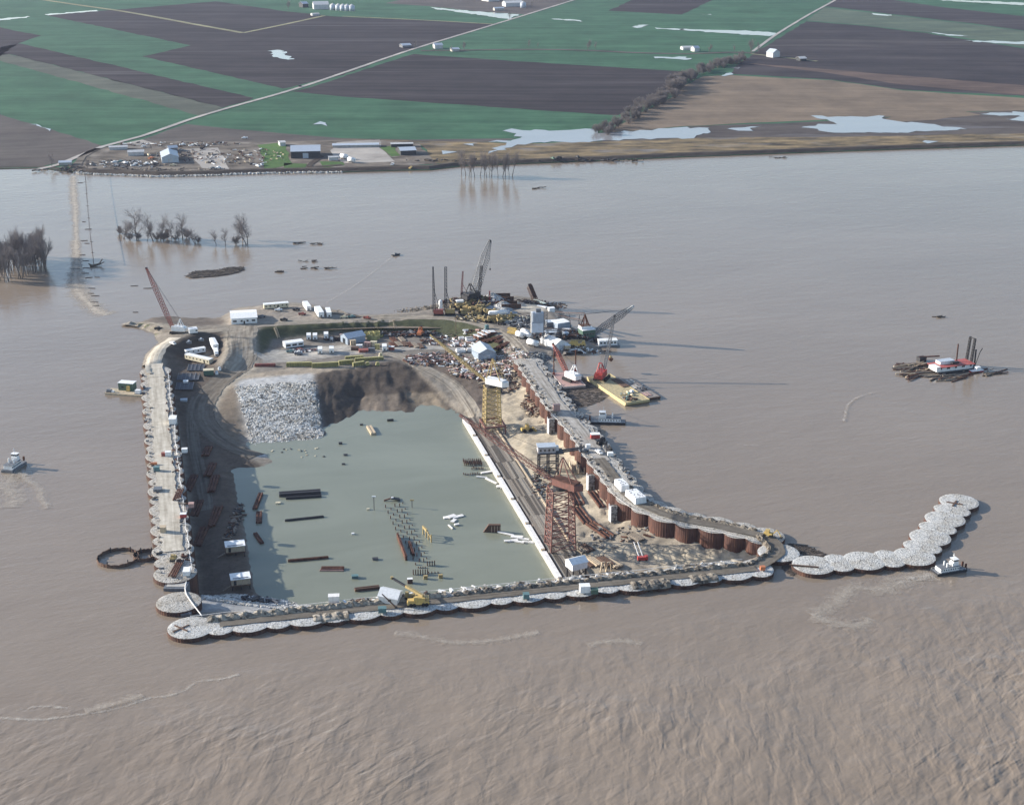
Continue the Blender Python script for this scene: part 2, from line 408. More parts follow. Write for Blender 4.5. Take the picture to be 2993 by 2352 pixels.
patch('ploughed_field', SOIL, [(300,100),(620,72),(960,45),(1370,10),(1830,75),(2060,100),('t2',0,110),('t2',500,130),('t2',970,157),('t2',450,315),('t2',0,480),(2000,515),(1800,565),(910,360),(1210,290)], 1, 't1')
patch('ploughed_field', SOIL, [(130,278),(1620,625),(1420,686),(60,345),(0,352),(0,300)], 1, 't1')
patch('ploughed_field', SOIL, [(-400,110),(0,175),(262,228),(120,275),(0,356),(-400,420)], 1, 't1')
patch('stubble_field', OLIVE, [(-600,240),(60,345),(1420,686),(1270,738),(0,388),(-600,280)], 1, 't1')
patch('fallow_field', FALLOW, [(-800,480),(0,730),(660,925),(400,1030),(250,1060),(-800,1050)], 1, 't1')
patch('ploughed_field', SOIL, [(450,345),(1100,390),(2174,455),(2130,560),(1750,735),(0,615),('t1',1860,582),('t1',2000,550),(0,490)], 1, 't2')
patch('fallow_field', FALLOW, [(1180,788),(1460,820),(2174,880),('t2',450,888),('t2',1100,880),('t2',1000,905),('t2',300,900),(1700,905),(860,905)], 1, 't1')
patch('fallow_field', FALLOW, [(270,22),(430,-10),(1480,-10),(1180,95),(840,72),(560,42)], 1, 't2')
patch('ploughed_field', SOIL, [(1690,70),(1880,-15),('t3',230,-15),('t3',0,95)], 1, 't2')
patch('ploughed_field', SOIL2, [(960,0),(1230,-15),(1660,48),(2174,105),(2600,150),(2600,250),(2174,195),(1850,152),(915,42)], 1, 't3')
patch('thin_wheat_field', GREEN2, [(905,48),(1850,158),(2600,256),(2600,330),(2174,300),(1550,205),(1150,160),(795,132)], 1, 't3')
patch('ploughed_field', SOIL2, [(790,137),(1150,164),(1550,212),(2174,310),(2600,350),(2600,650),(2174,610),(1400,572),(960,508),(310,470),(330,430),(450,345)], 1, 't3')
patch('stubble_field', STUB, [(300,480),(960,512),(1400,576),(2174,624),(2600,660),(2600,690),(2174,702),(1700,712),(1300,745),(700,770),(0,805),(-300,830),(-480,842),(-250,712),(-50,612),(10,548),(140,486)], 1, 't3')
patch('red_stubble_strip', REDS, [(380,400),(900,440),(1500,490),(2174,545),(2600,560),(2600,640),(2174,606),(1400,540),(900,462)], 2, 't3')
patch('stubble_field', STUB, [(1290,755),(1480,712),(1760,705),(1900,730),(1600,762),(1310,780)], 3, 't3')
patch('wet_ground', WETD, [('t2',1640,850),(0,806),(720,782),(1300,748),(1700,716),(2174,704),(2600,692),(2600,850),(2174,858),(1200,872),(0,886),('t2',1640,905)], 2, 't3')
patch('marsh', MARSH, [('t1',2120,885),(480,896),(930,908),(1150,918),(2174,880),('t3',1200,868),('t3',2174,850),('t3',2700,840),('t3',2700,880),('t3',2174,908),('t3',0,985),(1700,1002),(600,1038),(480,905)], 3, 't2')
patch('farmyard', YARD, [(640,945),(860,900),(1700,905),(2174,890),('t2',480,900),('t2',600,1040),('t2',0,1070),(1700,1085),(1000,1105),(560,1095),(430,1060)], 2, 't1')
patch('lawn', GRASS, [(1640,922),(1800,905),(1860,1045),(1690,1085)], 3, 't1')
patch('lawn', GRASS, [(250,938),(330,925),(370,990),(310,998)], 3, 't2')
patch('lawn', GRASS, [(2030,1030),(2174,1030),('t2',20,1050),(2060,1072)], 3, 't1')
patch('lawn', GRASS, [(1800,1040),(1960,1045),(1930,1068),(1800,1080)], 3, 't1')
patch('gravel_yard', GRAVEL, [('t1',2140,905),(230,890),(245,935),(240,940),(325,1028),(0,1040),('t1',2100,960)], 3, 't2')
patch('gravel_yard', GRAVEL, [(1210,950),(1390,940),(1460,1080),(1270,1070)], 3, 't1')
patch('gravel_yard', GRAVEL, [(780,918),(900,890),(990,915),(860,922)], 3, 't1')
pd = [('t2', [(1030,832),(1090,820),(1340,838),(1430,835),(1590,820),(1650,848),(1900,830),(2174,815),('t3',180,820),('t3',110,870),('t3',0,879),(1150,916),(920,975),(1050,912),(950,906),(1150,882)]),
      ('t3', [(830,742),(1050,748),(1290,735),(1280,762),(1500,785),(1830,825),(1500,842),(980,840),(720,810),(980,790)]),
      ('t3', [(300,812),(420,803),(520,806),(420,828),(310,826)]), ('t3', [(1890,728),(2174,712),(2600,700),(2600,778),(2174,775),(2050,762),(2174,742)]),
      ('t1', [(1715,325),(1780,318),(1870,380),(1790,378),(1725,350)]), ('t1', [(280,95),(620,66),(620,73),(300,101)]), ('t1', [(-300,150),(0,122),(185,106),(180,114),(0,132),(-300,160)]),
      ('t2', [(560,48),(840,75),(1130,95),(1060,125),(870,98),(600,60)]), ('t2', [(1340,120),(1530,132),(1520,140),(1345,126)]), ('t2', [(1870,160),(1940,162),(1890,180),(1855,176)]),
      ('t3', [(0,186),(330,195),(590,208),(610,218),(560,232),(300,216),(0,194)]), ('t3', [(1200,86),(1340,97),(1300,105),(1210,96)]), ('t3', [(1560,205),(1830,232),(1700,230)]),
      ('t3', [(1800,258),(2174,268),(2500,280),(2500,290),(2174,284),(1880,270)]), ('t3', [(1590,-3),(2174,20),(2500,34),(2500,48),(2174,36),(1660,6)]), ('t2', [(1970,362),(2174,366),('t3',70,380),(2174,384),(2000,372)]),
      ('t3', [(240,478),(300,465),(315,478),(250,488)]), ('t3', [(320,436),(380,428),(360,440)]), ('t1', [(2010,780),(2060,782),(2060,800),(2025,796)]), ('t3', [(110,92),(180,95),(180,98)]),
      ('t1', [(170,785),(330,822),(320,832),(200,800)]), ('t2', [(1980,180),(2174,186),(2174,193),(1985,186)]), ('t3', [(1500,900),(1600,898),(1570,908)]), ('t2', [(640,965),(720,975),(650,980)]), ('t2', [(780,915),(840,912),(820,930)])]
for f, pts in pd: patch('standing_water', POND, pts, 5, f)
def roadline(name, pts, w, mat, lay, wob=0.0):
    P = smoothline([at(*p, LZ) for p in pts], 40)
    strip(name, P, w, mat, None, 0.09*lay, 2, 0.25)
roadline('farm_road', [('t1',250,1075),('t1',380,1045),('t1',650,935),('t1',900,868),('t1',1200,764),('t1',1450,688),('t1',1850,575),('t1',2174,468),('t2',450,315),('t2',970,157),('t2',1480,0),('t2',1900,-130)], 7, ROADM, 6)
roadline('farm_road', [('t3',1300,-180),('t3',980,0),('t3',790,105),('t3',600,222),('t3',450,330)], 6, ROADM, 6)
roadline('farm_lane', [('t1',-200,-80),('t1',280,2),('t1',800,78),('t1',1200,150),('t1',1545,212)], 13, LANE, 6)
roadline('farm_lane', [('t1',1545,212),('t1',1800,160),('t1',2060,103)], 10, LANE, 7)
roadline('farm_lane', [('t2',0,106),('t2',500,130),('t2',960,156)], 8, LANE, 6)
roadline('farm_lane', [('t2',500,325),('t2',900,320),('t2',1400,318),('t2',1800,335),('t2',2174,345),('t3',300,335),('t3',450,340)], 14, FALLOW, 6)
roadline('farm_lane', [('t3',440,345),('t3',560,358),('t3',760,380),('t3',860,392)], 7, LANE, 6)
roadline('farm_lane', [('t1',620,945),('t1',520,1000),('t1',480,1090)], 9, YARD, 6)
roadline('farm_lane', [('t1',2174,1050),('t1',1960,1060),('t1',2040,1000),('t1',1990,985)], 7, LEV, 6)
# levee along the river
def ribbon_prof(name, pts, prof, mat, smooth=False):
    vs, fs = [], []; n = len(prof)
    for i, p in enumerate(pts):
        a = pts[max(0, i-1)]; b = pts[min(len(pts)-1, i+1)]
        d = Vector((b[0]-a[0], b[1]-a[1], 0)).normalized(); nr = Vector((-d.y, d.x, 0))
        for off, z in prof:
            q = Vector((p[0], p[1], 0)) + nr*(off + rnd.uniform(-.5, .5)); vs.append((q.x, q.y, z + rnd.uniform(-.12, .12)))
    for i in range(len(pts)-1):
        for k in range(n-1):
            o = i*n+k; fs.append((o, o+n, o+n+1, o+1))
    me = bpy.data.meshes.new(name); me.from_pydata(vs, [], fs); me.materials.append(mat); me.update()
    return link(name, me, None, kind='structure')
ribbon_prof('levee', resample(shore[3:], 9), [(-2.5,-1.2),(1.5,0.6),(6.5,3.2),(12,3.3),(20,LZ+0.4),(23,LZ-0.3)], LEV)
ribbon_prof('river_bank', resample(shore[:4], 12), [(-2,-1),(2,0.5),(7,LZ+0.5),(12,LZ-0.2)], LEV)
# ------------------------------------------------------------------ building island and the pit: one height field
WZ = -13.0                                  # water level inside the cofferdam
def pl(pts, z=None, zref=None):
    """control line: points (x, y[, z]) in the whole-photo frame"""
    out = []
    for p in pts:
        zz = p[2] if len(p) > 2 else z
        q = at('w', p[0], p[1], zz if zref is None else zref); q.z = zz; out.append(q)
    return out
S1 = [(245,678),(276,673),(311,677),(333,665),(345,668),(467,672),(478,662),(486,653),(560,644),(625,640),(660,640),(705,654),(761,668),(790,668),(860,663),(874,654),(903,652),
      (943,632),(1001,626),(1037,627),(1095,625),(1117,622),(1145,633),(1167,642),(1198,660),(1215,676),(1205,690),(1232,700),(1268,702),(1272,731),(1287,746),(1219,753),(1165,758),(1149,772)]
S2 = [(298,778),(304,752),(330,729),(318,722),(324,708),(276,688)]
ctl = [pl(S1, -0.7), pl(S2 + [(245,678)], -0.7),
  pl([(276,680),(345,697),(400,701),(470,699),(540,692),(600,686),(700,681),(800,677),(900,673),(960,677),(1020,688),(1060,705),(1090,730),(1110,755),(1122,768)], 3.0),
  pl([(330,674,1.0),(380,680,1.4),(440,680,1.3),(462,680,1.6)]),
  pl([(500,662),(560,653),(640,652),(690,664),(750,674),(860,671),(900,664),(950,645),(1000,637),(1040,637),(1095,636),(1125,640),(1150,650),(1170,662),(1190,680),(1190,700),(1225,715),(1250,730),(1225,742),(1170,745),(1140,750)], 3.0),
  pl([(600,668),(680,674),(900,668),(1000,655),(1080,655),(1100,690),(1150,700),(1160,730)], 3.0),
  pl([(372,716),(345,732),(325,752),(318,775),(330,790)], 3.0),
  # hollow with the trailers: crest and toe
  pl([(349,762),(348,748),(362,737),(387,727),(418,714),(463,708),(476,714),(479,726),(478,743),(478,765)], 2.6),
  pl([(372,772,-2.4),(380,760,-2.4),(395,748,-2.4),(425,735,-2.4),(455,728,-2.4),(462,735,-2.4),(462,760,-2.4)]),
  pl([(385,790,-3),(420,780,-2.6),(450,775,-2.6)]),
  # ramp road going down
  pl([(510,702,2.9),(512,722,2),(515,745,.4),(512,765,-1.3),(495,785,-2.6),(470,805,-3.6),(445,832,-5.2),(430,860,-7),(432,890,-8.6),(455,920,-10),(500,950,-11.4),(560,972,-12.6)]),
  pl([(530,703,2.9),(536,722,2),(540,745,.2),(545,765,-1.6)]),
  # middle yard: embankment crest and toe
  pl([(545,712,2.7),(550,704,2.7),(571,696,2.7),(653,690,2.7),(801,685,2.7),(811,681,2.7),(915,681,2.7),(959,685,2.7),(999,694,2.7),(1039,707,2.7),(1066,722,2.7),(1082,742,2.7)]),
  pl([(552,750,-2.3),(562,738,-2.4),(575,718,-2.4),(646,712,-2.4),(727,704,-2.4),(815,700,-2.4),(852,702,-2.4),(932,706,-2.4),(972,711,-2.4),(996,722,-2.4),(1020,735,-2.6),(1045,750,-2.8),(1070,765,-3)]),
  pl([(570,770),(620,755),(700,740),(780,735),(860,730),(940,735),(1000,750),(1040,765)], -2.6),
  pl([(500,800,-3),(580,790,-3),(700,782,-3),(800,776,-3),(860,765,-3),(930,770,-3.3),(1000,780,-3.6),(1060,790,-4)]),
  # edge of the pit on the far side
  pl([(500,821,-3.2),(573,819,-3.2),(664,808,-3.2),(726,796,-3.2),(800,784,-3.2),(835,778,-3.4),(870,790,-4.4)]),
  pl([(700,835,-6.5),(770,815,-6),(840,805,-6),(885,815,-6.2)]),
  pl([(690,870,-9.5),(740,846,-9.3),(810,838,-9),(884,832,-8.8)]), pl([(752,842,-11.2),(760,858,-12),(775,868,-12.4)]),
  pl([(686,912,-13.3),(712,904,-13.3),(763,884,-13.2),(808,876,-13.2),(929,873,-13.2),(968,884,-13.2)]),
  pl([(900,850,-11),(930,855,-11.6),(950,862,-12.2),(970,868,-12)]),
  # haul road down to the lock deck
  pl([(850,757,-2.8),(895,780,-4.2),(935,800,-5.8),(965,820,-7.4),(985,845,-9.2),(1000,868,-10.4),(1012,892,-11.2)]),
  # riprap slope
  pl([(512,838,-4.2),(590,832,-4),(668,822,-4)]), pl([(522,880,-8),(600,878,-8),(674,868,-8)]), pl([(535,925,-12),(610,922,-12),(682,915,-12)]), pl([(544,952,-14.2),(686,940,-14.2)]),
  # left of the riprap
  pl([(488,835,-4.6),(492,870,-7),(500,905,-10.4),(512,932,-12.9)]), pl([(462,850,-6.4),(470,890,-8.8),(485,925,-11)]),
  # bench below the left arm
  pl([(352,775,-1.8),(362,815,-4),(371,850,-6.6),(380,900,-9.6),(388,950,-10.8),(394,1005,-11),(402,1100,-11),(412,1200,-11),(418,1230,-11.4)], None, 3.0),
  pl([(400,820,-4),(405,860,-7),(410,900,-9)]),
  pl([(440,960,-10.9),(450,1050,-11),(465,1150,-11),(475,1220,-11.2)]),
  pl([(486,1002,-11.5),(497,1066,-11.5),(512,1129,-11.5),(520,1182,-11.5),(533,1250,-11.7)]),
  pl([(500,1002,-14),(510,1066,-14),(525,1129,-14),(533,1182,-14),(546,1257,-14)]), pl([(575,978,-12.9),(548,1000,-13.4),(520,985,-12.2)]),
  pl([(432,1262,-3.5),(450,1285,-2.5),(480,1300,-2),(540,1300,-3),(600,1298,-6)]), pl([(450,1268,-8),(500,1275,-9.5),(560,1278,-11.5)]), pl([(640,1290,-13.6),(620,1282,-13.4)]),
  # under the front arm and the flooded floor
  pl([(405,1331),(520,1318)], 0.5, 3.0), pl([(600,1310,-6),(700,1300,-14.5),(1000,1268,-14.5),(1180,1250,-13),(1250,1243,-11.5),(1400,1227,-10.5),(1520,1214,-8),(1607,1205,-2)], None, 3.0),
  pl([(650,1000),(800,950),(950,950),(600,1100),(800,1100),(1000,1100),(620,1230),(800,1230),(1000,1230),(1120,1200),(1000,1000)], -15.5),
  pl([(985,895),(1030,960),(1080,1045),(1130,1130),(1185,1225)], -15.2), pl([(1004,893),(1040,958),(1090,1043),(1140,1128),(1195,1222)], -11.0),
  # dry sand in front of the right arm
  pl([(1030,885),(1070,940),(1120,1010),(1180,1100),(1240,1180),(1265,1215)], -11.0),
  pl([(1060,850,-7),(1090,900,-8),(1130,960,-8.6),(1190,1030,-9),(1260,1110,-9),(1330,1170,-9.6),(1400,1198,-10.6)]),
  pl([(1040,800,-5),(1060,820,-6.5),(1085,850,-8)]),
  pl([(1084,764,-3),(1109,794,-5),(1137,839,-6.6),(1169,879,-7.2),(1204,913,-7.4),(1238,971,-7.4),(1259,998,-7.4),(1305,1052,-7.2),(1358,1091,-6.4),(1422,1112,-6.6),(1461,1119,-6.8),(1531,1129,-6.4),(1570,1138,-5.8),(1594,1146,-4.5),(1604,1172,-1.5),(1590,1192,-1)], None, 3.0),
  pl([(1360,1150,-7.6),(1430,1160,-7.2),(1520,1174,-6.6),(1560,1184,-6)]), pl([(1380,1185,-11),(1450,1195,-10.4),(1520,1200,-9)]),
  pl([(1190,864),(1235,914),(1297,998),(1390,1081),(1537,1117),(1622,1137),(1652,1172)], -1.0, 3.0),
  pl([(341,895),(351,1005),(372,1216),(379,1277)], -1.0, 3.0), pl([(330,790),(334,830)], 1.7, 2.0), pl([(1122,768),(1150,808)], 1.7, 2.0),
]
cp = []
for ln in ctl:
    L = resample(ln, 7.0)
    cp += [tuple(p) for p in L]
cp = np.array(cp)
_, ui = np.unique(np.round(cp[:, :2]/2.0), axis=0, return_index=True); cp = cp[ui]
ctr = cp[:, :2].mean(0)
D = np.sqrt(((cp[:, None, :2]-cp[None, :, :2])**2).sum(-1))
Amat = np.zeros((len(cp)+3, len(cp)+3)); Amat[:len(cp), :len(cp)] = D - np.eye(len(cp))*0.25
Pm = np.c_[np.ones(len(cp)), (cp[:, :2]-ctr)/100]; Amat[:len(cp), len(cp):] = Pm; Amat[len(cp):, :len(cp)] = Pm.T
wts = np.linalg.solve(Amat, np.r_[cp[:, 2], 0, 0, 0])
GX0, GY0, GS = -275.0, 540.0, 1.45
NX, NY = int(430/GS), int(640/GS)
gx = GX0 + np.arange(NX)*GS; gy = GY0 + np.arange(NY)*GS
XX, YY = np.meshgrid(gx, gy)
pts = np.c_[XX.ravel(), YY.ravel()]
zz = np.empty(len(pts))
for i in range(0, len(pts), 8000):
    q = pts[i:i+8000]
    d = np.sqrt((q[:, None, 0]-cp[None, :, 0])**2 + (q[:, None, 1]-cp[None, :, 1])**2)
    zz[i:i+8000] = d @ wts[:len(cp)] + np.c_[np.ones(len(q)), (q-ctr)/100] @ wts[len(cp):]
def inpoly(x, y, poly):
    r = np.zeros(x.shape, bool); n = len(poly); j = n-1
    for i in range(n):
        xi, yi, xj, yj = poly[i][0], poly[i][1], poly[j][0], poly[j][1]
        if yi != yj: r ^= ((yi > y) != (yj > y)) & (x < (xj-xi)*(y-yi)/(yj-yi) + xi)
        j = i
    return r
def vnoise(x, y, s, seed):
    r = np.random.RandomState(seed); T = r.rand(256, 256)
    u, v = x/s, y/s; iu, iv = np.floor(u).astype(int), np.floor(v).astype(int); fu, fv = u-iu, v-iv
    fu = fu*fu*(3-2*fu); fv = fv*fv*(3-2*fv)
    g_ = lambda a, b: T[a % 256, b % 256]
    return (g_(iu, iv)*(1-fu)+g_(iu+1, iv)*fu)*(1-fv) + (g_(iu, iv+1)*(1-fu)+g_(iu+1, iv+1)*fu)*fv - 0.5
def fbm(x, y, s, seed): return sum(vnoise(x, y, s/2**k, seed+k)*0.55**k for k in range(4))
zz = np.clip(zz, -17, 3.4)
xw, yw = pts[:, 0], pts[:, 1]
def wpoly(L, z): return [at('w', a, b, z) for a, b in L]
def pm(L, z): return inpoly(xw, yw, wpoly(L, z))
# rills on the pit slopes and in the sand
slope = pm([(660,806),(800,782),(870,785),(1000,870),(985,900),(680,930)], -7)
sandy = pm([(1040,790),(1084,764),(1140,840),(1204,915),(1300,1055),(1420,1115),(1600,1150),(1612,1200),(1400,1232),(1240,1245),(1000,890)], -8)
zz += np.where(slope, 1.0*fbm(xw+0.3*yw, yw*0.3, 14, 3) - 1.25*np.abs(fbm(xw+.1*yw, yw*.1, 4.2, 13)) - np.clip(vnoise(xw+.5*yw, yw*.35, 22, 91)-.22, 0, 1)*9, 0)
zz += np.where(sandy, 1.25*fbm(xw, yw, 11, 9) - np.where(vnoise(xw, yw, 6, 77) > 0.28, 0.7, 0), 0)
flute = pm([(1380,1160),(1480,1168),(1590,1186),(1560,1205),(1380,1215)], -9)
zz += np.where(flute, 0.4*np.sin(xw*0.95 + .25*yw + 5*fbm(xw, yw, 14, 5)), 0)
zz += 0.35*fbm(xw, yw, 5, 21) + 0.12*fbm(xw, yw, 1.8, 31)
ZG = zz.reshape(NY, NX)
def th(x, y):
    u = min(max((x-GX0)/GS, 0), NX-1.001); v = min(max((y-GY0)/GS, 0), NY-1.001)
    i, j = int(u), int(v); fu, fv = u-i, v-j
    return (ZG[j, i]*(1-fu)+ZG[j, i+1]*fu)*(1-fv) + (ZG[j+1, i]*(1-fu)+ZG[j+1, i+1]*fu)*fv
def on(f, x, y, lift=0.0):
    z = 0.0
    for _ in range(14):
        p = at(f, x, y, z); z = z*0.4 + th(p.x, p.y)*0.6
    p = at(f, x, y, z); p.z = th(p.x, p.y) + lift; return p
dom = pl(S1, 0) + [RIGHT[0]] + RIGHT[1:] + CORNER[1:2] + FRONT[::-1] + [CELLA] + LEFT[::-1] + pl(S2, 0)
inside = inpoly(xw, yw, dom)
# ground colour: gravel, mud, sand, grass, haul roads; shade painted in on the bench
C = np.tile(np.array([0.225, 0.2, 0.17]), (len(pts), 1))
def tint(L, z, c, soft=0.0, k=1.0):
    m_ = pm(L, z)[:, None]*k
    C[:] = C*(1-m_) + np.array(c)*m_
MUD = (0.075, 0.062, 0.053); SANDC = (0.4, 0.345, 0.265); TAN = (0.33, 0.29, 0.235); DIRTD = (0.135, 0.115, 0.1); GRS = (0.07, 0.076, 0.045)
tint([(245,678),(276,673),(311,677),(333,664),(467,672),(480,685),(470,694),(400,698),(345,692)], 1, DIRTD)
tint([(276,684),(324,708),(330,712),(340,704),(290,682)], 0.5, (0.12, 0.13, 0.06))
tint([(486,650),(560,643),(690,650),(760,668),(760,676),(600,684),(484,690)], 3, (0.27, 0.235, 0.2))
tint([(850,668),(874,652),(950,632),(1120,622),(1190,655),(1290,735),(1270,752),(1150,765),(1090,725),(1020,682),(950,670)], 3, (0.2, 0.18, 0.16))
tint([(1085,640),(1125,632),(1160,650),(1150,668),(1100,660)], 3, (0.4, 0.37, 0.32))
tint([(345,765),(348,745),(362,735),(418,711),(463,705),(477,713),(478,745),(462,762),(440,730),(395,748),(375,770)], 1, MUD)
tint([(545,712),(571,694),(801,683),(815,679),(959,683),(1040,706),(1080,740),(1040,750),(996,722),(932,707),(727,705),(575,719),(552,752)], 0, GRS)
tint([(580,719),(727,705),(932,708),(996,724),(1060,765),(900,775),(800,776),(560,792),(556,760)], -2.5, (0.19, 0.17, 0.15))
tint([(570,740),(640,735),(740,728),(760,742),(640,762),(560,770)], -2.5, (0.36, 0.34, 0.31))
tint([(500,798),(640,778),(820,772),(800,788),(664,808),(500,822)], -3, (0.3, 0.255, 0.205))
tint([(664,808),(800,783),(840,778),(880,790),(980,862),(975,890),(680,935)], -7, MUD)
tint([(860,832),(930,835),(950,860),(880,862)], -10, (0.24, 0.195, 0.145)); tint([(770,845),(850,842),(850,872),(790,875),(755,880)], -11, (0.18, 0.148, 0.12))
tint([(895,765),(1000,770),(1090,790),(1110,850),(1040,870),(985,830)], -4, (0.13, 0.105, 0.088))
tint([(350,775),(470,775),(440,850),(430,890),(470,930),(575,978),(500,1000),(520,1130),(545,1260),(420,1262),(400,1000)], -8, (0.115, 0.093, 0.077))  # bench earth, darkened further to put the shade there into its colour
tint([(472,830),(500,822),(512,930),(480,930),(462,880)], -7, (0.17, 0.14, 0.11))
tint([(1050,845),(1110,830),(1140,848),(1204,920),(1300,1060),(1420,1120),(1590,1155),(1612,1200),(1400,1232),(1250,1235),(1180,1100),(1080,950)], -9, SANDC)
tint([(1200,1085),(1400,1130),(1560,1160),(1600,1182),(1540,1184),(1400,1166),(1300,1150),(1240,1150)], -9, (0.27, 0.235, 0.19))
tint([(1265,1190),(1380,1175),(1395,1215),(1280,1235)], -10.5, (0.3, 0.26, 0.21))
tint([(415,1255),(640,1275),(640,1300),(410,1330)], -8, (0.33, 0.33, 0.33))
tint([(500,822),(664,808),(690,940),(540,955)], -8, (0.4, 0.4, 0.4))
# ramp and haul roads, painted as worn pale earth where wheels run
tint([(478,712),(540,704),(545,770),(520,790),(480,815),(450,850),(425,850),(440,820),(472,790),(478,750)], 0, TAN)
jit = 0.05*fbm(xw, yw, 6, 55)[:, None] + 0.03*fbm(xw, yw, 2, 66)[:, None]
# soften the borders between grounds
CG = C.reshape(NY, NX, 3)
for _ in range(3):
    P_ = np.pad(CG, ((1, 1), (1, 1), (0, 0)), 'edge')
    CG = (P_[:-2, 1:-1]+P_[2:, 1:-1]+P_[1:-1, :-2]+P_[1:-1, 2:]+2*P_[1:-1, 1:-1])/6
C = np.clip(CG.reshape(-1, 3)*(1+jit*6), 0.02, 0.8)
idx = -np.ones(NX*NY, int); ins2 = inside.reshape(NY, NX)
cell = ins2[:-1, :-1] & ins2[1:, :-1] & ins2[:-1, 1:] & ins2[1:, 1:]
jj, ii = np.nonzero(cell); base = jj*NX+ii
quads = np.c_[base, base+1, base+NX+1, base+NX]
used = np.unique(quads); idx[used] = np.arange(len(used))
me = bpy.data.meshes.new('island_ground')
me.from_pydata(np.c_[pts[used], zz[used]].tolist(), [], idx[quads].tolist())
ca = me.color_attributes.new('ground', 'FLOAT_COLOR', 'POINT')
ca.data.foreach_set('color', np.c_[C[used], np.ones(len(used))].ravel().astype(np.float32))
me.polygons.foreach_set('use_smooth', [True]*len(me.polygons))
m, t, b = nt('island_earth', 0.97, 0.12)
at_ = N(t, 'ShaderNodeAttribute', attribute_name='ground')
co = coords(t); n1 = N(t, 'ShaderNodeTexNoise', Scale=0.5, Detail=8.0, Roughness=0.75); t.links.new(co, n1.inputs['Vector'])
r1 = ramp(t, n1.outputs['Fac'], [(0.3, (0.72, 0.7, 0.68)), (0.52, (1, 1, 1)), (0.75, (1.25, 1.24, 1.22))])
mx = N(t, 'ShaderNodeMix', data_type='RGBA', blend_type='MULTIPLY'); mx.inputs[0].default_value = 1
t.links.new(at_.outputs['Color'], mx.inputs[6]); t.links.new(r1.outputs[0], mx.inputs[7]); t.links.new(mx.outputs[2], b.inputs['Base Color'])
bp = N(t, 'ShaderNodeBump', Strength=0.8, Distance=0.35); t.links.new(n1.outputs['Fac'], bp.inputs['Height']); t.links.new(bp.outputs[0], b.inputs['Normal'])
me.materials.append(m); me.update()
link('island_ground', me, None, kind='structure')
# flooded pit
sheet('pit_water', wpoly([(470,905),(520,860),(680,840),(1000,850),(1010,890),(1200,1222),(1230,1262),(640,1325),(470,1330),(440,1200),(450,1000)], WZ), WZ, PITW)

# haul roads with wheel ruts
def rutmat(name, a, b2, dark, n=5.0):
    m, t, b = nt(name, 0.97, 0.1)
    tc = t.nodes.new('ShaderNodeUVMap'); tc.uv_map = 'uv'
    mp = t.nodes.new('ShaderNodeMapping'); mp.inputs['Scale'].default_value = (0.022, n, 1); t.links.new(tc.outputs[0], mp.inputs[0])
    n1 = N(t, 'ShaderNodeTexNoise', Scale=1.0, Detail=6.0, Roughness=0.6, Distortion=0.35); t.links.new(mp.outputs[0], n1.inputs['Vector'])
    r = ramp(t, n1.outputs['Fac'], [(0.33, dark), (0.47, a), (0.68, b2)])
    n2 = N(t, 'ShaderNodeTexNoise', Scale=0.25, Detail=7.0, Roughness=0.7); t.links.new(coords(t), n2.inputs['Vector'])
    r2 = ramp(t, n2.outputs['Fac'], [(0.3, (0.75, 0.73, 0.7)), (0.6, (1.05, 1.05, 1.05))])
    mx = N(t, 'ShaderNodeMix', data_type='RGBA', blend_type='MULTIPLY'); mx.inputs[0].default_value = 1
    t.links.new(r.outputs[0], mx.inputs[6]); t.links.new(r2.outputs[0], mx.inputs[7]); t.links.new(mx.outputs[2], b.inputs['Base Color'])
    MATS[name] = m; return m
RUT = rutmat('haul_road_earth', (0.255, 0.225, 0.188), (0.37, 0.335, 0.285), (0.13, 0.112, 0.092), 7.0)
RUTL = rutmat('pale_haul_road', (0.46, 0.42, 0.355), (0.58, 0.54, 0.47), (0.35, 0.315, 0.265), 4.0)
RUTG = rutmat('grey_haul_road', (0.33, 0.31, 0.285), (0.43, 0.41, 0.385), (0.2, 0.185, 0.165), 6.0)
RUTD = rutmat('dark_haul_road', (0.15, 0.132, 0.112), (0.2, 0.18, 0.152), (0.1, 0.088, 0.075), 6.0)
def haul(pts, w, mat, nx=6, dz=0.1):
    P = smoothline([at('w', p[0], p[1], p[2] if len(p) > 2 else 3.0) for p in pts], 2.5)
    strip('haul_road', P, w, mat, th, dz, nx, 0.15)
haul([(262,679),(300,683),(345,697),(400,702),(470,699),(540,691),(600,686),(700,681),(800,677),(900,673),(960,676),(1020,688),(1060,705),(1090,730),(1108,752),(1122,768)], 10, RUT)
haul([(516,692,3),(513,722,2),(515,745,.4),(510,768,-1.3),(492,788,-2.6),(468,808,-3.6),(446,832,-5.2),(430,860,-7),(432,890,-8.6),(455,920,-10),(500,950,-11.4),(545,968,-12.3)][:5], lambda k: 20-3*k, RUT, 8, 0.14)
haul([(492,788,-2.6),(468,808,-3.6),(446,832,-5.2),(430,860,-7),(432,890,-8.6),(455,920,-10),(500,950,-11.4),(545,968,-12.3)], lambda k: 16-4*k, RUTD, 8, 0.22)  # foot of the ramp in darker earth, bench shade put into the colour
haul([(540,745,.2),(580,763,-2.2),(640,762,-2.6),(720,752,-2.6),(800,745,-2.6),(860,740,-2.6),(930,738,-2.6),(990,745,-2.8)], 8, RUTG, 4, 0.08)
haul([(820,748,-2.6),(850,757,-2.8),(895,780,-4.2),(935,800,-5.8),(965,820,-7.4),(985,845,-9.2),(1000,868,-10.4),(1010,888,-11.2)], 9, RUT, 6, 0.16)
haul([(418,842,-6),(408,880,-8.6),(410,930,-10.2),(425,1000,-10.8),(440,1080,-11)], 7, RUTD, 4, 0.14)
haul([(372,716),(346,730),(330,752),(325,775),(330,792)], 10, RUTL, 4, 0.16)

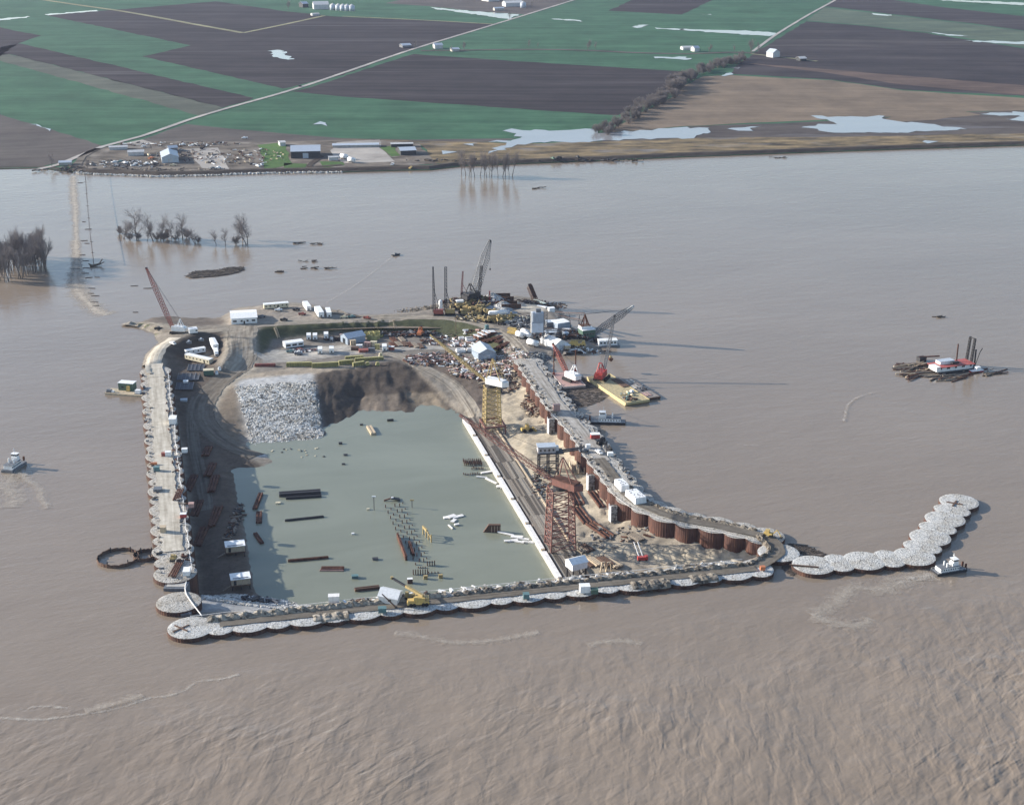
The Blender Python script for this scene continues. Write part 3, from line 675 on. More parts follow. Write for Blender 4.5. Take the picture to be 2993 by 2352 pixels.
# ------------------------------------------------------------------ sheet pile cells
def cellmesh(rx, ry, seed, mat, dome=0.25, rough=0.06):
    """rock fill: rough disc of broken stone; wall: ring of interlocking sheet piles"""
    r = random.Random(seed); v = [(0, 0, dome)]; f = []; NR, NS = 13, 56
    for i in range(1, NR+1):
        for k in range(NS):
            a = 2*math.pi*(k+.5*(i % 2))/NS + r.uniform(-.045, .045); q = (i + (r.uniform(-.4, .4) if i < NR else 0))/NR*1.015
            v.append((rx*q*math.cos(a), ry*q*math.sin(a), dome*(1-q*q) + r.uniform(-rough, rough)*(1 if i < NR else 0.35) + (0.1 if i < NR else 0)))
    for k in range(NS): f.append((0, 1+k, 1+(k+1) % NS))
    for i in range(NR-1):
        for k in range(NS):
            a, b_ = 1+i*NS+k, 1+i*NS+(k+1) % NS; f.append((a, a+NS, b_+NS, b_))
    me = bpy.data.meshes.new('rock_fill'); me.from_pydata(v, [], f); me.materials.append(mat); me.polygons.foreach_set('use_smooth', [True]*len(me.polygons)); me.update(); return me
def wallmesh(rx, ry, z0, z1, mat, n=48, thick=0.35):
    v, f = [], []
    for k in range(n*2):
        a = math.pi*k/n; o = 0.05 if k % 2 else -0.05
        cx, cy = math.cos(a), math.sin(a)
        v += [((rx+o)*cx, (ry+o)*cy, z0), ((rx+o)*cx, (ry+o)*cy, z1), ((rx-thick)*cx, (ry-thick)*cy, z1), ((rx-thick)*cx, (ry-thick)*cy, z1-1.6)]
    M = n*2
    for k in range(M):
        a, b_ = 4*k, 4*((k+1) % M); f += [(a, b_, b_+1, a+1), (a+1, b_+1, b_+2, a+2), (a+2, b_+2, b_+3, a+3)]
    me = bpy.data.meshes.new('pile_wall'); me.from_pydata(v, [], f); me.materials.append(mat); me.update(); return me
FILL = {}
for key, rx, ry, mat in (('big',9.5,9.5,ROCK),('arc',6.9,8.9,ROCK),('bigd',9.5,9.5,ROCKD),('arcd',6.9,8.9,ROCKD),('arcr',8.0,9.45,ROCKD)):
    FILL[key] = [cellmesh(rx, ry, 11*i+len(key), mat) for i in range(3)]
WALLS = {(k, w): wallmesh(rx, ry, -17.5, -0.06, wm) for k, rx, ry in (('big',9.75,9.75),('arc',7.1,9.1)) for w, wm in (('r',RUST),('w',WETRUST))}
WALLS[('arc','r')] = wallmesh(8.2, 9.65, -17.5, -0.06, RUST)
CELLS = []
def put_cell(p, ang, big, label, group, fill='', wall='w', i=0, z=ZC, s=1.0):
    k = 'big' if big else 'arc'
    z = z + (0.0 if big else -0.05)
    t_ = thing('sheet_pile_cell', label, 'cofferdam cell', (p[0], p[1], z), ang, group); t_.scale = (s, s, 1)
    link('pile_wall', WALLS[(k, wall)], t_)
    link('rock_fill', FILL['arcr' if wall == 'r' and not big else k+fill][i % 3], t_)
    CELLS.append(t_); return t_
def chain(pts, label_f, group, fill='', wall='w', step=12.2, start_big=True, n=None, smooth=True):
    P = smoothline(pts, 1.0) if smooth else resample(pts, 1.0)
    L = [0.0]
    for a, b_ in zip(P, P[1:]): L.append(L[-1]+(b_-a).length)
    n = n or int(round(L[-1]/step)); big = start_big; out = []
    for i in range(n+1):
        s_ = L[-1]*i/n
        k = min(max(np.searchsorted(L, s_), 1), len(P)-1)
        a, b_ = P[k-1], P[k]; u = (s_-L[k-1])/max(1e-6, L[k]-L[k-1]); q = a+(b_-a)*u
        ang = head(P[max(0, k-3)], P[min(len(P)-1, k+3)])
        out.append(put_cell(q, ang, big, label_f(i, big), group, fill, wall, i)); big = not big
    return P
def lab(what): return lambda i, big: f"{ordn(i)} {'wide' if big else 'narrow'} stone-filled sheet-pile cell {what}"
PL = chain(LEFT[::-1], lab('from the near end of the long left cofferdam arm'), 'sheet pile cells of the left arm', 'd')
PF = chain(FRONT, lab('from the left end of the front cofferdam arm'), 'sheet pile cells of the front arm', '', 'w')
PR = chain(RIGHT[::-1], lab('counted along the rusty right arm from its rounded near corner'), 'sheet pile cells of the right arm', 'd', 'r')
put_cell(CORNER[1], 0.6, True, 'stone-filled sheet-pile cell at the rounded right corner where both roads meet', 'sheet pile cells of the right arm', '', 'w', 1)
put_cell(CELLA, 0, True, 'lone round cell with yellowish rim stones between left and front arms', 'sheet pile cells of the left arm', 'd', 'w', 2)
PCH = chain(CHAIN, lab('from the marked far tip of the bright breakwater chain'), 'sheet pile cells of the breakwater chain', '', 'w', n=10, smooth=False)
# decks running along the arms
def deck(P, w, mat, z, off=0.0, a=0.0, b_=1.0, name='haul_road'):
    n = len(P); Q = P[int(a*n):max(int(b_*n), 2)]
    R = []
    for i, p in enumerate(Q):
        u = Q[max(0, i-1)]; v = Q[min(len(Q)-1, i+1)]; d = (v-u).normalized(); R.append(Vector((p.x-d.y*off, p.y+d.x*off, z)))
    return strip(name, R[::3], w, mat, None, 0, 6, 0.3)
deck(PL[::-1], lambda k: 9.5, RUTL, ZC+0.66, 0.0, 0.0, 0.93)
strip('haul_road', [p + (q-p)*k for p, q in ((at('w', 327, 772, ZC+.75), at('w', 331, 800, ZC+.75)),) for k in (0, .33, .66, 1)], 10.5, RUTL, None, 0.03, 4, 0.3)
# ------------------------------------------------------------------ decks and berms on the front and right arms
deck(PF, lambda k: 4.6 + 1.5*k, RUTD, ZC+0.62, -0.6, 0.05, 1.0)
deck([CORNER[0], *smoothline(CORNER, 1.0)[1:]], 6.5, RUTD, ZC+0.66, 0.0)
deck(PR, 9.0, RUTG, ZC+0.62, 1.0, 0.42, 1.0)
deck(PR, 6.0, RUTD, ZC+0.7, 1.5, 0.0, 0.44)
def berm(P, off, w, h, a, b_, mat, seed, label, z=ZC, gap=0.0):
    """row of dumped earth heaps: one lumpy ridge"""
    r = random.Random(seed); n = len(P); Q = P[int(a*n):int(b_*n)]; vs, fs = [], []; NXR = 9
    for i, p in enumerate(Q):
        u = Q[max(0, i-1)]; v = Q[min(len(Q)-1, i+1)]; d = (v-u).normalized(); nr = Vector((-d.y, d.x, 0))
        hh = h*(0.62 + 0.5*abs(math.sin(i*0.62 + 1.3*math.sin(i*0.13)))) * (0.35 if r.random() < gap else 1)
        for k in range(NXR):
            f = k/(NXR-1)*2-1
            q = p + nr*(off + f*w/2 + r.uniform(-.25, .25))
            vs.append((q.x, q.y, z + 0.15 + hh*max(0, 1-f*f)*(1 + r.uniform(-.25, .25)) - (0.5 if abs(f) == 1 else 0)))
    for i in range(len(Q)-1):
        for k in range(NXR-1):
            o = i*NXR+k; fs.append((o+1, o, o+NXR, o+NXR+1))
    me = bpy.data.meshes.new('earth_berm'); me.from_pydata(vs, [], fs); me.materials.append(mat); me.update()
    return tag(link('earth_berm', me, None), label, 'earth berm')
BERM = stony('berm_earth', (0.2, 0.178, 0.15), (0.31, 0.28, 0.24), 0.7, 0.5)
BERMD = stony('dark_berm_earth', (0.12, 0.105, 0.09), (0.2, 0.178, 0.152), 0.7, 0.5)
berm(PF, 3.8, 4.6, 2.0, 0.03, 0.44, BERM, 3, 'lumpy brown earth ridge along left half of the front arm road')
berm(PF, 3.4, 4.0, 1.6, 0.45, 0.99, BERMD, 4, 'dark earth ridge along right half of the front arm road')
berm(smoothline(CORNER, 1.0), 3.8, 3.4, 1.5, 0.0, 1.0, BERMD, 8, 'short dark earth ridge bending round the right corner')
berm(PR, -2.6, 3.6, 1.4, 0.02, 0.3, BERMD, 5, 'dark earth ridge beside the road behind the tall rusty wall')
berm(PF, -3.9, 8.0, 1.1, 0.205, 0.27, BERM, 13, 'dirt mound covering a cell on the river edge left of yellow crane')
berm(PF, -5.0, 8.5, 1.6, 0.76, 0.83, BERMD, 14, 'dark dirt mound covering a wide cell on the front arm river edge')
berm(PF, -4.6, 8.0, 1.4, 0.865, 0.92, BERMD, 15, 'low dark dirt mound covering a cell near the right front corner')
# ------------------------------------------------------------------ builders for buildings, vehicles, cranes and boats
def atY(f, x, y, Y):
    """point at photo pixel (x, y) standing Y metres ahead of the camera"""
    a = at(f, x, y, 0.0); k = Y/a.y
    return Vector((a.x*k, Y, CAMZ + (a.z-CAMZ)*k))
def edge(f, x1, y1, x2, y2, depth, z=None):
    """front edge between two photo points -> centre, heading, length of a footprint reaching 'depth' back"""
    p = on(f, x1, y1) if z is None else at(f, x1, y1, z); q = on(f, x2, y2) if z is None else at(f, x2, y2, z)
    r = head(p, q); c = (p+q)/2 + Vector((-math.sin(r), math.cos(r), 0))*depth/2
    c.z = (p.z+q.z)/2 if z is None else z
    return c, r, (Vector((q.x-p.x, q.y-p.y, 0))).length
def ends(f, x1, y1, x2, y2, z=None):
    p = on(f, x1, y1) if z is None else at(f, x1, y1, z); q = on(f, x2, y2) if z is None else at(f, x2, y2, z)
    return (p+q)/2, head(p, q), (q-p).length
def gable(name, label, cat, c, rz, L, W, H, rise, wall, roof, doors=(), wins=(), group=None, over=0.4, sub=0.0):
    """gabled building, ridge along local x; doors/wins: (side, offset, sill, width, height), side in 'f','b','l','r'"""
    t = thing(name, label, cat, c, rz, group); x, y = L/2, W/2
    wl = MB().xprism([(-y,-sub),(y,-sub),(y,H),(0,H+rise-0.02),(-y,H)], -x, x).build('wall', wall, t)
    k = rise/y; e = over
    m = MB()
    for s in (-1, 1):
        m.add([(-x-e, s*(y+e), H-k*e+.02), (x+e, s*(y+e), H-k*e+.02), (x+e, 0, H+rise+.02), (-x-e, 0, H+rise+.02),
               (-x-e, s*(y+e), H-k*e+.2), (x+e, s*(y+e), H-k*e+.2), (x+e, 0, H+rise+.2), (-x-e, 0, H+rise+.2)],
              [(0,1,2,3),(7,6,5,4),(0,4,5,1),(3,2,6,7),(0,3,7,4),(1,5,6,2)])
    m.build('roof', roof, t)
    opening(wl, x, y, doors, 'door'); opening(wl, x, y, wins, 'window')
    return t
def opening(t, x, y, lst, nm):
    for it in lst:
        s, off, z, w, h = it[:5]; mt = it[5] if len(it) > 5 else GLASS
        c = {'f': (off, -y-.03, z+h/2), 'b': (off, y+.03, z+h/2), 'l': (-x-.03, off, z+h/2), 'r': (x+.03, off, z+h/2)}[s]
        d = (w, .14, h) if s in 'fb' else (.14, w, h)
        MB().box(c, d).build(nm, mt, t)
def boxhouse(name, label, cat, c, rz, L, W, H, wall, roof, wins=(), doors=(), group=None, legs=0.5, wheels=False, over=0.15):
    """flat-roofed trailer or cabin on a dark underframe"""
    t = thing(name, label, cat, c, rz, group); x, y = L/2, W/2
    MB().box((0,0,legs/2), (L*.94, W*.8, legs)).build('underframe', DARK, t)
    bd_ = MB().box((0,0,legs+H/2), (L, W, H)).build('body', wall, t)
    MB().xprism([(-y-over,legs+H+.01),(y+over,legs+H+.01),(y+over,legs+H+.15),(0,legs+H+.32),(-y-over,legs+H+.15)], -x-over, x+over).build('roof', roof, t)
    opening(bd_, x, y, [(s, o_, z+legs, w, h, *r) for s, o_, z, w, h, *r in wins], 'window'); opening(bd_, x, y, [(s, o_, z+legs, w, h, *r) for s, o_, z, w, h, *r in doors], 'door')
    if wheels:
        for sx in (-.25, -.12):
            for sy in (-1, 1): MB().cyl((L*sx, sy*(y-.2), .45), (L*sx, sy*(y+.05), .45), .45, n=10).build('wheel', BLACK, t)
    return t
def winrow(n, L, z=1.3, w=1.0, h=0.9, s='f'):
    return [(s, -L/2 + L*(i+.5)/n, z, w, h) for i in range(n)]
def wheelset(t, xs, y, r, w=.3):
    for x in xs:
        for s in (-1, 1): MB().cyl((x, s*(y-w), r), (x, s*y, r), r, n=12).build('wheel', BLACK, t)
def pickup(label, c, rz, mat, group='vehicles parked on the site', cat='pickup truck', bed=None):
    t = thing('pickup_truck', label, cat, c, rz, group)
    MB().box((0,0,.75), (5.3,1.95,.55)).box((-1.6,-.92,1.2), (2.0,.1,.45)).box((-1.6,.92,1.2), (2.0,.1,.45)).box((-2.6,0,1.2), (.1,1.9,.45)).box((1.95,0,1.1), (1.3,1.85,.2)).build('body', mat, t)
    cb = MB().box((.35,0,1.45), (2.0,1.8,.95), taper=.84).build('cab', mat, t)
    MB().box((1.3,0,1.45), (.12,1.5,.5)).build('windscreen', GLASS, cb)
    wheelset(t, (-1.7, 1.7), 1.0, .42); return t
def van(label, c, rz, L, W, H, mat=WHITE, cat='box truck', group='white vans and box trailers on the site', cab=True):
    t = thing('box_truck', label, cat, c, rz, group)
    MB().box((0,0,.62), (L,W*.7,.3)).build('frame', DARK, t)
    MB().box((-.8 if cab else 0,0,.8+H/2), (L-(1.8 if cab else 0),W,H)).build('cargo_box', mat, t)
    if cab:
        MB().box((L/2-.85,0,1.55), (1.7,W*.9,1.6), taper=.9).build('cab', mat, t)
        MB().box((L/2+.02,0,1.8), (.1,W*.7,.7)).build('windscreen', GLASS, t)
    else: MB().box((L/2+.04,0,1.6), (.1,1.1,1.1)).build('rear_hatch', GLASS, t)
    wheelset(t, (-L*.3, L*.32), W/2, .48); return t
def tank(label, c, rz, L, r, mat=WHITE, group='white storage tanks', cat='tank'):
    t = thing('storage_tank', label, cat, c, rz, group)
    MB().cyl((-L/2,0,r+.6), (L/2,0,r+.6), r, n=18).build('tank_body', mat, t, True)
    for s in (-1, 1): MB().cyl((s*L/2,0,r+.6), (s*(L/2+r*.35),0,r+.6), r*.98, r*.4, n=18).build('tank_end', mat, t)
    for s in (-.3, .3): MB().box((L*s,0,.6), (.4,r*1.6,1.2)).build('cradle', DARK, t)
    MB().cyl((L/2+r*.36,0,r+.6), (L/2+r*.4,0,r+.6), .45, n=10).build('manhole', DARK, t); return t
def dozer(label, c, rz, mat=YEL, s=1.0, group='yellow earth movers', blade=True):
    t = thing('bulldozer', label, 'bulldozer', c, rz, group); t.scale = (s, s, s)
    for y in (-1, 1): MB().xprism([(y*1.25-.3,.0),(y*1.25+.3,.0),(y*1.25+.3,1.1),(y*1.25-.3,1.1)], -2.2, 2.2).build('track', BLACK, t)
    MB().box((.9,0,1.5), (2.6,1.5,1.1)).box((-1.1,0,1.3), (1.4,1.8,.7)).build('hull', mat, t)
    MB().box((-1.0,0,2.5), (1.5,1.6,1.7), taper=.9).build('cab', mat, t)
    MB().box((-.22,0,2.6), (.1,1.3,.8)).build('windscreen', GLASS, t)
    if blade: MB().box((3.0,0,.8), (.3,3.6,1.5)).bar((0,-1.7,.6), (3,-1.6,.6), .25).bar((0,1.7,.6), (3,1.6,.6), .25).build('blade', mat, t)
    return t
def scraper(label, c, rz, mat=YEL, s=1.0, group='yellow earth movers'):
    t = thing('motor_scraper', label, 'scraper', c, rz, group); t.scale = (s, s, s)
    MB().box((4.2,0,2.0), (3.4,2.2,1.4)).box((3.0,0,3.1), (1.2,1.6,1.3)).build('tractor', mat, t)
    MB().box((-1.4,-1.5,2.2), (5.6,.25,2.0)).box((-1.4,1.5,2.2), (5.6,.25,2.0)).box((-4.1,0,2.2), (.3,3.0,2.0)).box((-1.4,0,1.3), (5.6,3.0,.3)).build('bowl', mat, t)
    MB().bar((1.2,0,3.0), (3.0,0,2.8), .6).bar((1.2,-1.5,2.4), (1.4,0,3.0), .45).bar((1.2,1.5,2.4), (1.4,0,3.0), .45).build('gooseneck', mat, t)
    wheelset(t, (4.3,), 1.9, 1.15, .8); wheelset(t, (-4.6,), 1.9, 1.15, .8); return t
def loader(label, c, rz, mat=YEL, s=1.0, group='yellow earth movers', arm=True):
    t = thing('wheel_loader', label, 'wheel loader', c, rz, group); t.scale = (s, s, s)
    MB().box((-1.6,0,1.7), (3.0,1.9,1.3)).box((.8,0,1.4), (1.8,1.5,.9)).build('hull', mat, t)
    MB().box((-.2,0,2.9), (1.4,1.6,1.6), taper=.9).build('cab', mat, t)
    MB().box((.52,0,3.0), (.1,1.3,.9)).build('windscreen', GLASS, t)
    wheelset(t, (-1.8, 1.3), 1.35, .9, .6)
    MB().bar((.9,-.7,1.9), (3.2,-.7,.9), .3).bar((.9,.7,1.9), (3.2,.7,.9), .3).build('arm', mat, t)
    MB().yprism([(3.0,.2),(4.2,.1),(4.2,.25),(3.3,1.5),(3.0,1.5)], -1.5, 1.5).build('bucket', mat, t); return t
def crane(label, c, tip, boom_mat, cab_mat, w=1.6, n=16, bar=.22, group=None, tracks=True, s=1.0, hook=None, gantry=True, foot=2.0, wm=None):
    """crawler crane turned towards its boom tip (world point)"""
    c = Vector(c); rz = head(c, tip); t = thing('crawler_crane', label, 'crane', c, rz, group)
    d = Vector(tip)-c; R = math.hypot(d.x, d.y); T = Vector((R, 0, d.z)); h = 1.2*s if tracks else 0.2
    if tracks:
        for y in (-1, 1): MB().box((0, y*2.3*s, .65*s), (6.6*s, 1.0*s, 1.3*s), taper=.92).build('track', BLACK, t)
    MB().box((-1.4*s,0,h+1.5*s), (6.0*s,3.4*s,2.6*s)).build('house', cab_mat, t)
    cb = MB().box((1.6*s,1.2*s,h+1.6*s), (1.6*s,1.3*s,2.5*s), taper=.92).build('cab', cab_mat, t)
    MB().box((2.42*s,1.2*s,h+2.0*s), (.1,1.0*s,1.1*s)).build('windscreen', GLASS, cb)
    MB().box((-4.7*s,0,h+1.3*s), (1.2*s,3.6*s,2.0*s)).build('counterweight', cab_mat, t)
    F_ = Vector((foot*s, 0, h+.8*s))
    bm_ = MB().lattice(F_, T, w*.55, w*.35, n, bar, Vector((0,1,0)), w if wm is None else wm).build('boom', boom_mat, t)
    MB().cyl((T.x,-.5,T.z), (T.x,.5,T.z), .6*s, n=10).build('sheave', DARK, bm_)
    A = Vector((-2.2*s, 0, h+6.5*s))
    if gantry:
        g_ = MB()
        for y in (-1, 1): g_.bar((-3.8*s,y*1.2*s,h+2.6*s), (A.x,y*.6*s,A.z), .3*s).bar((-.2*s,y*1.2*s,h+2.6*s), (A.x,y*.6*s,A.z), .3*s)
        g_.bar((A.x,-.7*s,A.z), (A.x,.7*s,A.z), .4*s).build('gantry', cab_mat, t)
        MB().bar((A.x,-.5,A.z), (T.x,-.35,T.z), .09).bar((A.x,.5,A.z), (T.x,.35,T.z), .09).build('pendant_line', DARK, t)
    if hook is not None:
        hz = hook-c.z
        k = MB().bar((T.x,0,T.z), (T.x,0,hz), .1); hl = k.build('hoist_line', DARK, t)
        MB().box((T.x,0,hz-.6), (.8,.6,1.4)).build('hook_block', DARK, hl)
    return t
def barge(label, c, rz, L, W, H, mat, rail=None, rake=2.5, group=None, deckmat=None, name='barge'):
    t = thing(name, label, 'barge', c, rz, group); x, y = L/2, W/2
    MB().yprism([(-x+rake,-1.2),(x-rake,-1.2),(x,H*.55),(x,H),(-x,H),(-x,H*.55)], -y, y).build('hull', mat, t)
    if deckmat: MB().box((0,0,H+.06), (L-1.0,W-1.0,.1)).build('deck', deckmat, t)
    if rail:
        m = MB()
        for s in (-1, 1): m.box((0,s*(y-.2),H+.17), (L,.3,.34)); m.box((s*(x-.2),0,H+.16), (.3,W-.7,.3))
        m.build('bulwark', rail, t)
    return t
def towboat(label, c, rz, L=22, W=7.5, hull=DARK, sc_=1.0, group='towboats working round the cofferdam', deck2=True):
    """river towboat: bow with push knees at +x"""
    t = thing('towboat', label, 'towboat', c, rz, group); t.scale = (sc_, sc_, sc_); x, y = L/2, W/2
    MB().yprism([(-x+1,-1),(x-2,-1),(x,.6),(x,1.5),(-x,1.3),(-x,.3)], -y, y).build('hull', hull, t)
    MB().box((0,0,1.52), (L-.8,W-.6,.08)).build('deck', GREYSTEEL, t)
    for s in (-1, 1): MB().prism([(x-.2,s*1.6-.35),(x+.9,s*1.6-.35),(x+.9,s*1.6+.35),(x-.2,s*1.6+.35)], -.2, 4.2).build('push_knee', RUSTD, t)
    dh = MB().box((-1.2,0,2.75), (L*.62,W*.74,2.4)).build('deckhouse', WHITE, t)
    MB().box((-1.2,0,4.02), (L*.64,W*.78,.16)).build('boat_deck', GREYSTEEL, t)
    for i in range(8):
        for s in (-1, 1): MB().box((-1.2+L*.62*((i+.5)/8-.5), s*(W*.37+.02), 2.9), (.75,.1,.8)).build('window', GLASS, dh)
    MB().box((x*.3,0,5.1), (L*.2,W*.5,2.0)).build('upper_cabin', WHITE, t)
    ph = MB().box((x*.32,0,7.0), (L*.15,W*.46,1.9)).build('pilothouse', WHITE, t)
    MB().box((x*.32,0,7.25), (L*.155,W*.475,.75)).build('pilothouse_glass', GLASS, ph)
    MB().box((x*.32,0,8.05), (L*.19,W*.56,.18)).build('pilothouse_roof', WHITER, ph)
    MB().bar((x*.25,0,8.1), (x*.25,0,11.4), .22).bar((x*.25,-.9,10.2), (x*.25,.9,10.2), .16).build('mast', WHITE, t)
    for s in (-1, 1): MB().cyl((-x*.25,s*1.5,4.1), (-x*.25,s*1.5,6.6), .5, .45, n=10).build('exhaust_stack', WHITE, t)
    m = MB()
    for s in (-1, 1):
        m.bar((-x+.4,s*(y-.3),2.4), (x*.9,s*(y-.3),2.5), .1)
        for i in range(9): q = -x+.4+(x*1.9-.4)*i/8; m.bar((q,s*(y-.3),1.5), (q,s*(y-.3),2.45), .08)
    m.build('railing', WHITE, t); return t
def stack(name, label, cat, c, rz, L, w, n, h, mat, group=None, gap=.15, layers=1, jit=.03):
    """stack of beams, pipes or planks: every piece is a part"""
    t = thing(name, label, cat, c, rz, group)
    me = MB().box((0,0,h/2), (L,w,h)).mesh('beam', mat)
    for l in range(layers):
        for i in range(n-l if layers > 1 else n):
            o_ = link('beam', me, t, (rnd.uniform(-.03,.03)*L, (i-(n-1)/2+l*.5)*(w+gap), l*h), rnd.uniform(-jit, jit))
    return t
def clutter(name, label, cat, p, n, ext, size, mats, seed, zf=None, kind='stuff', flat=.5):
    """loose heap of odd pieces that nobody could count"""
    r = random.Random(seed); ms = [MB() for _ in mats]
    for i in range(n):
        a = r.uniform(0, math.tau); q = math.sqrt(r.random())
        x, y = p.x + ext[0]*q*math.cos(a), p.y + ext[1]*q*math.sin(a); z = zf(x, y) if zf else p.z
        L = size*r.uniform(.4, 2.2); w = size*r.uniform(.12, .5)
        r.choice(ms).box((x, y, z + w*.3 + r.random()*flat), (L, w, w*r.uniform(.4, 1.2)), r.uniform(0, math.tau), r.uniform(-.2, .2))
    root = bpy.data.objects.new(name, None); col.objects.link(root); root.location = (p.x, p.y, p.z); tag(root, label, cat); root['kind'] = kind
    for m_, mt in zip(ms, mats):
        if not m_.v: continue
        m_.v = [(a-p.x, b-p.y, c-p.z) for a, b, c in m_.v]; o_ = m_.build('scrap_pieces', mt, root); o_['kind'] = kind
    return root
_ico = None
def rockmesh(name, n, place, rmin, rmax, mat, seed):
    """many broken stones joined into one mesh: place(i, random) -> (x, y, z)"""
    r = random.Random(seed); t_ = (1+5**.5)/2
    iv = [Vector(q).normalized() for q in ((-1,t_,0),(1,t_,0),(-1,-t_,0),(1,-t_,0),(0,-1,t_),(0,1,t_),(0,-1,-t_),(0,1,-t_),(t_,0,-1),(t_,0,1),(-t_,0,-1),(-t_,0,1))]
    fi = [(0,11,5),(0,5,1),(0,1,7),(0,7,10),(0,10,11),(1,5,9),(5,11,4),(11,10,2),(10,7,6),(7,1,8),(3,9,4),(3,4,2),(3,2,6),(3,6,8),(3,8,9),(4,9,5),(2,4,11),(6,2,10),(8,6,7),(9,8,1)]
    V, F = [], []
    for i in range(n):
        x, y, z = place(i, r); s = r.uniform(rmin, rmax); sx, sy, sz = s*r.uniform(.7,1.4), s*r.uniform(.7,1.4), s*r.uniform(.55,1.0); a = r.uniform(0, 3.1); ca_, sa_ = math.cos(a), math.sin(a); o = len(V)
        for q in iv:
            k = r.uniform(.8, 1.15); u, v = q.x*sx*k, q.y*sy*k; V.append((x+u*ca_-v*sa_, y+u*sa_+v*ca_, z+q.z*sz*k))
        F += [(a_+o, b_+o, c_+o) for a_, b_, c_ in fi]
    me = bpy.data.meshes.new(name); me.from_pydata(V, [], F); me.materials.append(mat); me.update(); return me
# ------------------------------------------------------------------ riprap
RP = [at('w', *q, z) for q, z in (((502,823),-3.4),((664,810),-3.4),((686,938),-13.4),((542,950),-13.4))]
def rp_place(i, r):
    u, v = r.random(), r.random()
    p = (RP[0]*(1-u)+RP[1]*u)*(1-v) + (RP[3]*(1-u)+RP[2]*u)*v
    x, y = p.x + r.uniform(-1.5, 1.5), p.y + r.uniform(-1.5, 1.5); return x, y, th(x, y)+.25
t_ = tag(link('riprap_slope', rockmesh('riprap_slope', 12500, rp_place, .3, .66, RIP, 2), None), 'bank of loose white riprap stones sloping into the flooded pit', 'riprap')
t_['kind'] = 'stuff'
def rp2(i, r):
    a, b_ = at('w', 425, 1262, -5), at('w', 640, 1292, -12)
    u = r.random(); p = a*(1-u)+b_*u; x, y = p.x + r.uniform(-3, 3), p.y + r.uniform(-8, 12); return x, y, th(x, y)+.2
t_ = tag(link('riprap_slope', rockmesh('riprap_slope', 2600, rp2, .35, .8, RIP, 5), None), 'shaded strip of riprap behind the left end of the front arm', 'riprap'); t_['kind'] = 'stuff'
def rp3(i, r):
    k = r.randrange(len(shore[3:9])-1); a, b_ = shore[3:9][k], shore[3:9][k+1]; u = r.random(); p = a*(1-u)+b_*u
    return p.x+r.uniform(-2,2), p.y+r.uniform(-2,2.5), r.uniform(-.2,.8)
t_ = tag(link('bank_stones', rockmesh('bank_stones', 900, rp3, .6, 1.5, RIP, 6), None), 'loose stones lining the far river bank below the farmyard', 'bank stones'); t_['kind'] = 'stuff'

# ------------------------------------------------------------------ yard buildings and trailers at the back of the island
c, r, L = edge('a', 1240, 788, 1555, 768, 19); gable('office_building', 'big white flat-gabled office building beside the island road', 'building', c, r, L, 19, 4.0, 1.2, WHITE, WHITER,
   doors=[('f', 0, 0, 1.1, 2.1)], wins=[('f', -L*.36, 1.5, 2.4, 1.2), ('f', -L*.1, 1.5, 1.4, 1.2), ('f', L*.13, 1.5, 1.4, 1.2), ('f', L*.36, 1.5, 2.4, 1.2)])
c, r, L = edge('a', 1640, 603, 1940, 585, 4.2); boxhouse('office_trailer', 'long cream trailer with white roof at the far water edge', 'trailer', c, r, L, 4.2, 3, CREAM, WHITER, winrow(6, L), [('f', 1, .1, .9, 2)], 'office trailers')
TR = [('b',158,575,214,640,3.4,3.2,'white trailer nearest the cream trailer, end on by the far water'), ('b',335,650,392,742,4.0,3.6,'large white trailer beside the road left of stacked logs'), ('b',485,665,508,735,3.2,3.2,'small white trailer between large white trailer and stacked logs')]
for f, x1, y1, x2, y2, w, h, lb_ in TR:
    c, r, L = ends(f, x1, y1, x2, y2); van(lb_, c, r, L, w, h, WHITE, 'trailer', 'white vans and box trailers on the site', False)
c, r, L = edge('a', 688, 1158, 928, 1142, 3.4); boxhouse('office_trailer', 'white office trailer in the dark hollow, seen side on', 'trailer', c, r, L, 3.4, 2.8, WHITE, WHITER, winrow(4, L, w=.8), (), 'office trailers')
c, r, L = edge('a', 672, 1222, 968, 1278, 4.0); boxhouse('office_trailer', 'cream office trailer with row of windows in front of white one', 'trailer', c, r, L, 4.0, 3.0, CREAM, WHITER, winrow(7, L, w=.8), [('f', L*.3, .1, .9, 2)], 'office trailers')
c, r, L = ends('a', 1005, 1015, 1052, 1112); boxhouse('storage_trailer', 'white storage trailer parked along the foot of the ramp', 'trailer', c, r, L, 3.6, 3.4, WHITE, WHITER, [('r', 0, 1.0, 1.2, 1.2)], (), 'office trailers', 0.6, True)
c, r, L = ends('a', 1048, 1125, 1062, 1185); van('white truck with teal lower cab in front of storage trailer', c, r, max(L, 6), 2.6, 2.4, WHITE)
c, r, L = edge('a', 1900, 1082, 2125, 1062, 6); boxhouse('office_trailer', 'white office trailer with dark windows on the pale gravel yard', 'trailer', c, r, L, 6, 3.2, WHITE, WHITER, winrow(3, L, 1.0, 3.0, 1.3), (), 'office trailers')
VAN = [('b',212,1045,'leftmost white box van by the grass embankment'), ('b',302,1045,'second white box van by the grass embankment'), ('b',462,1028,'white box van by the embankment nearest the blue-grey shed'), ('b',375,1245,'white box van left of centre on the gravel yard'), ('b',540,1238,'white box van with pale ground beside it on gravel yard'), ('b',1305,1205,'white box van between equipment and the pipe racks')]
for f, x, y, lb_ in VAN: van(lb_, on(f, x, y), -math.pi/2+.12, 6.2, 3.0, 3.0, WHITE, 'van', cab=False)
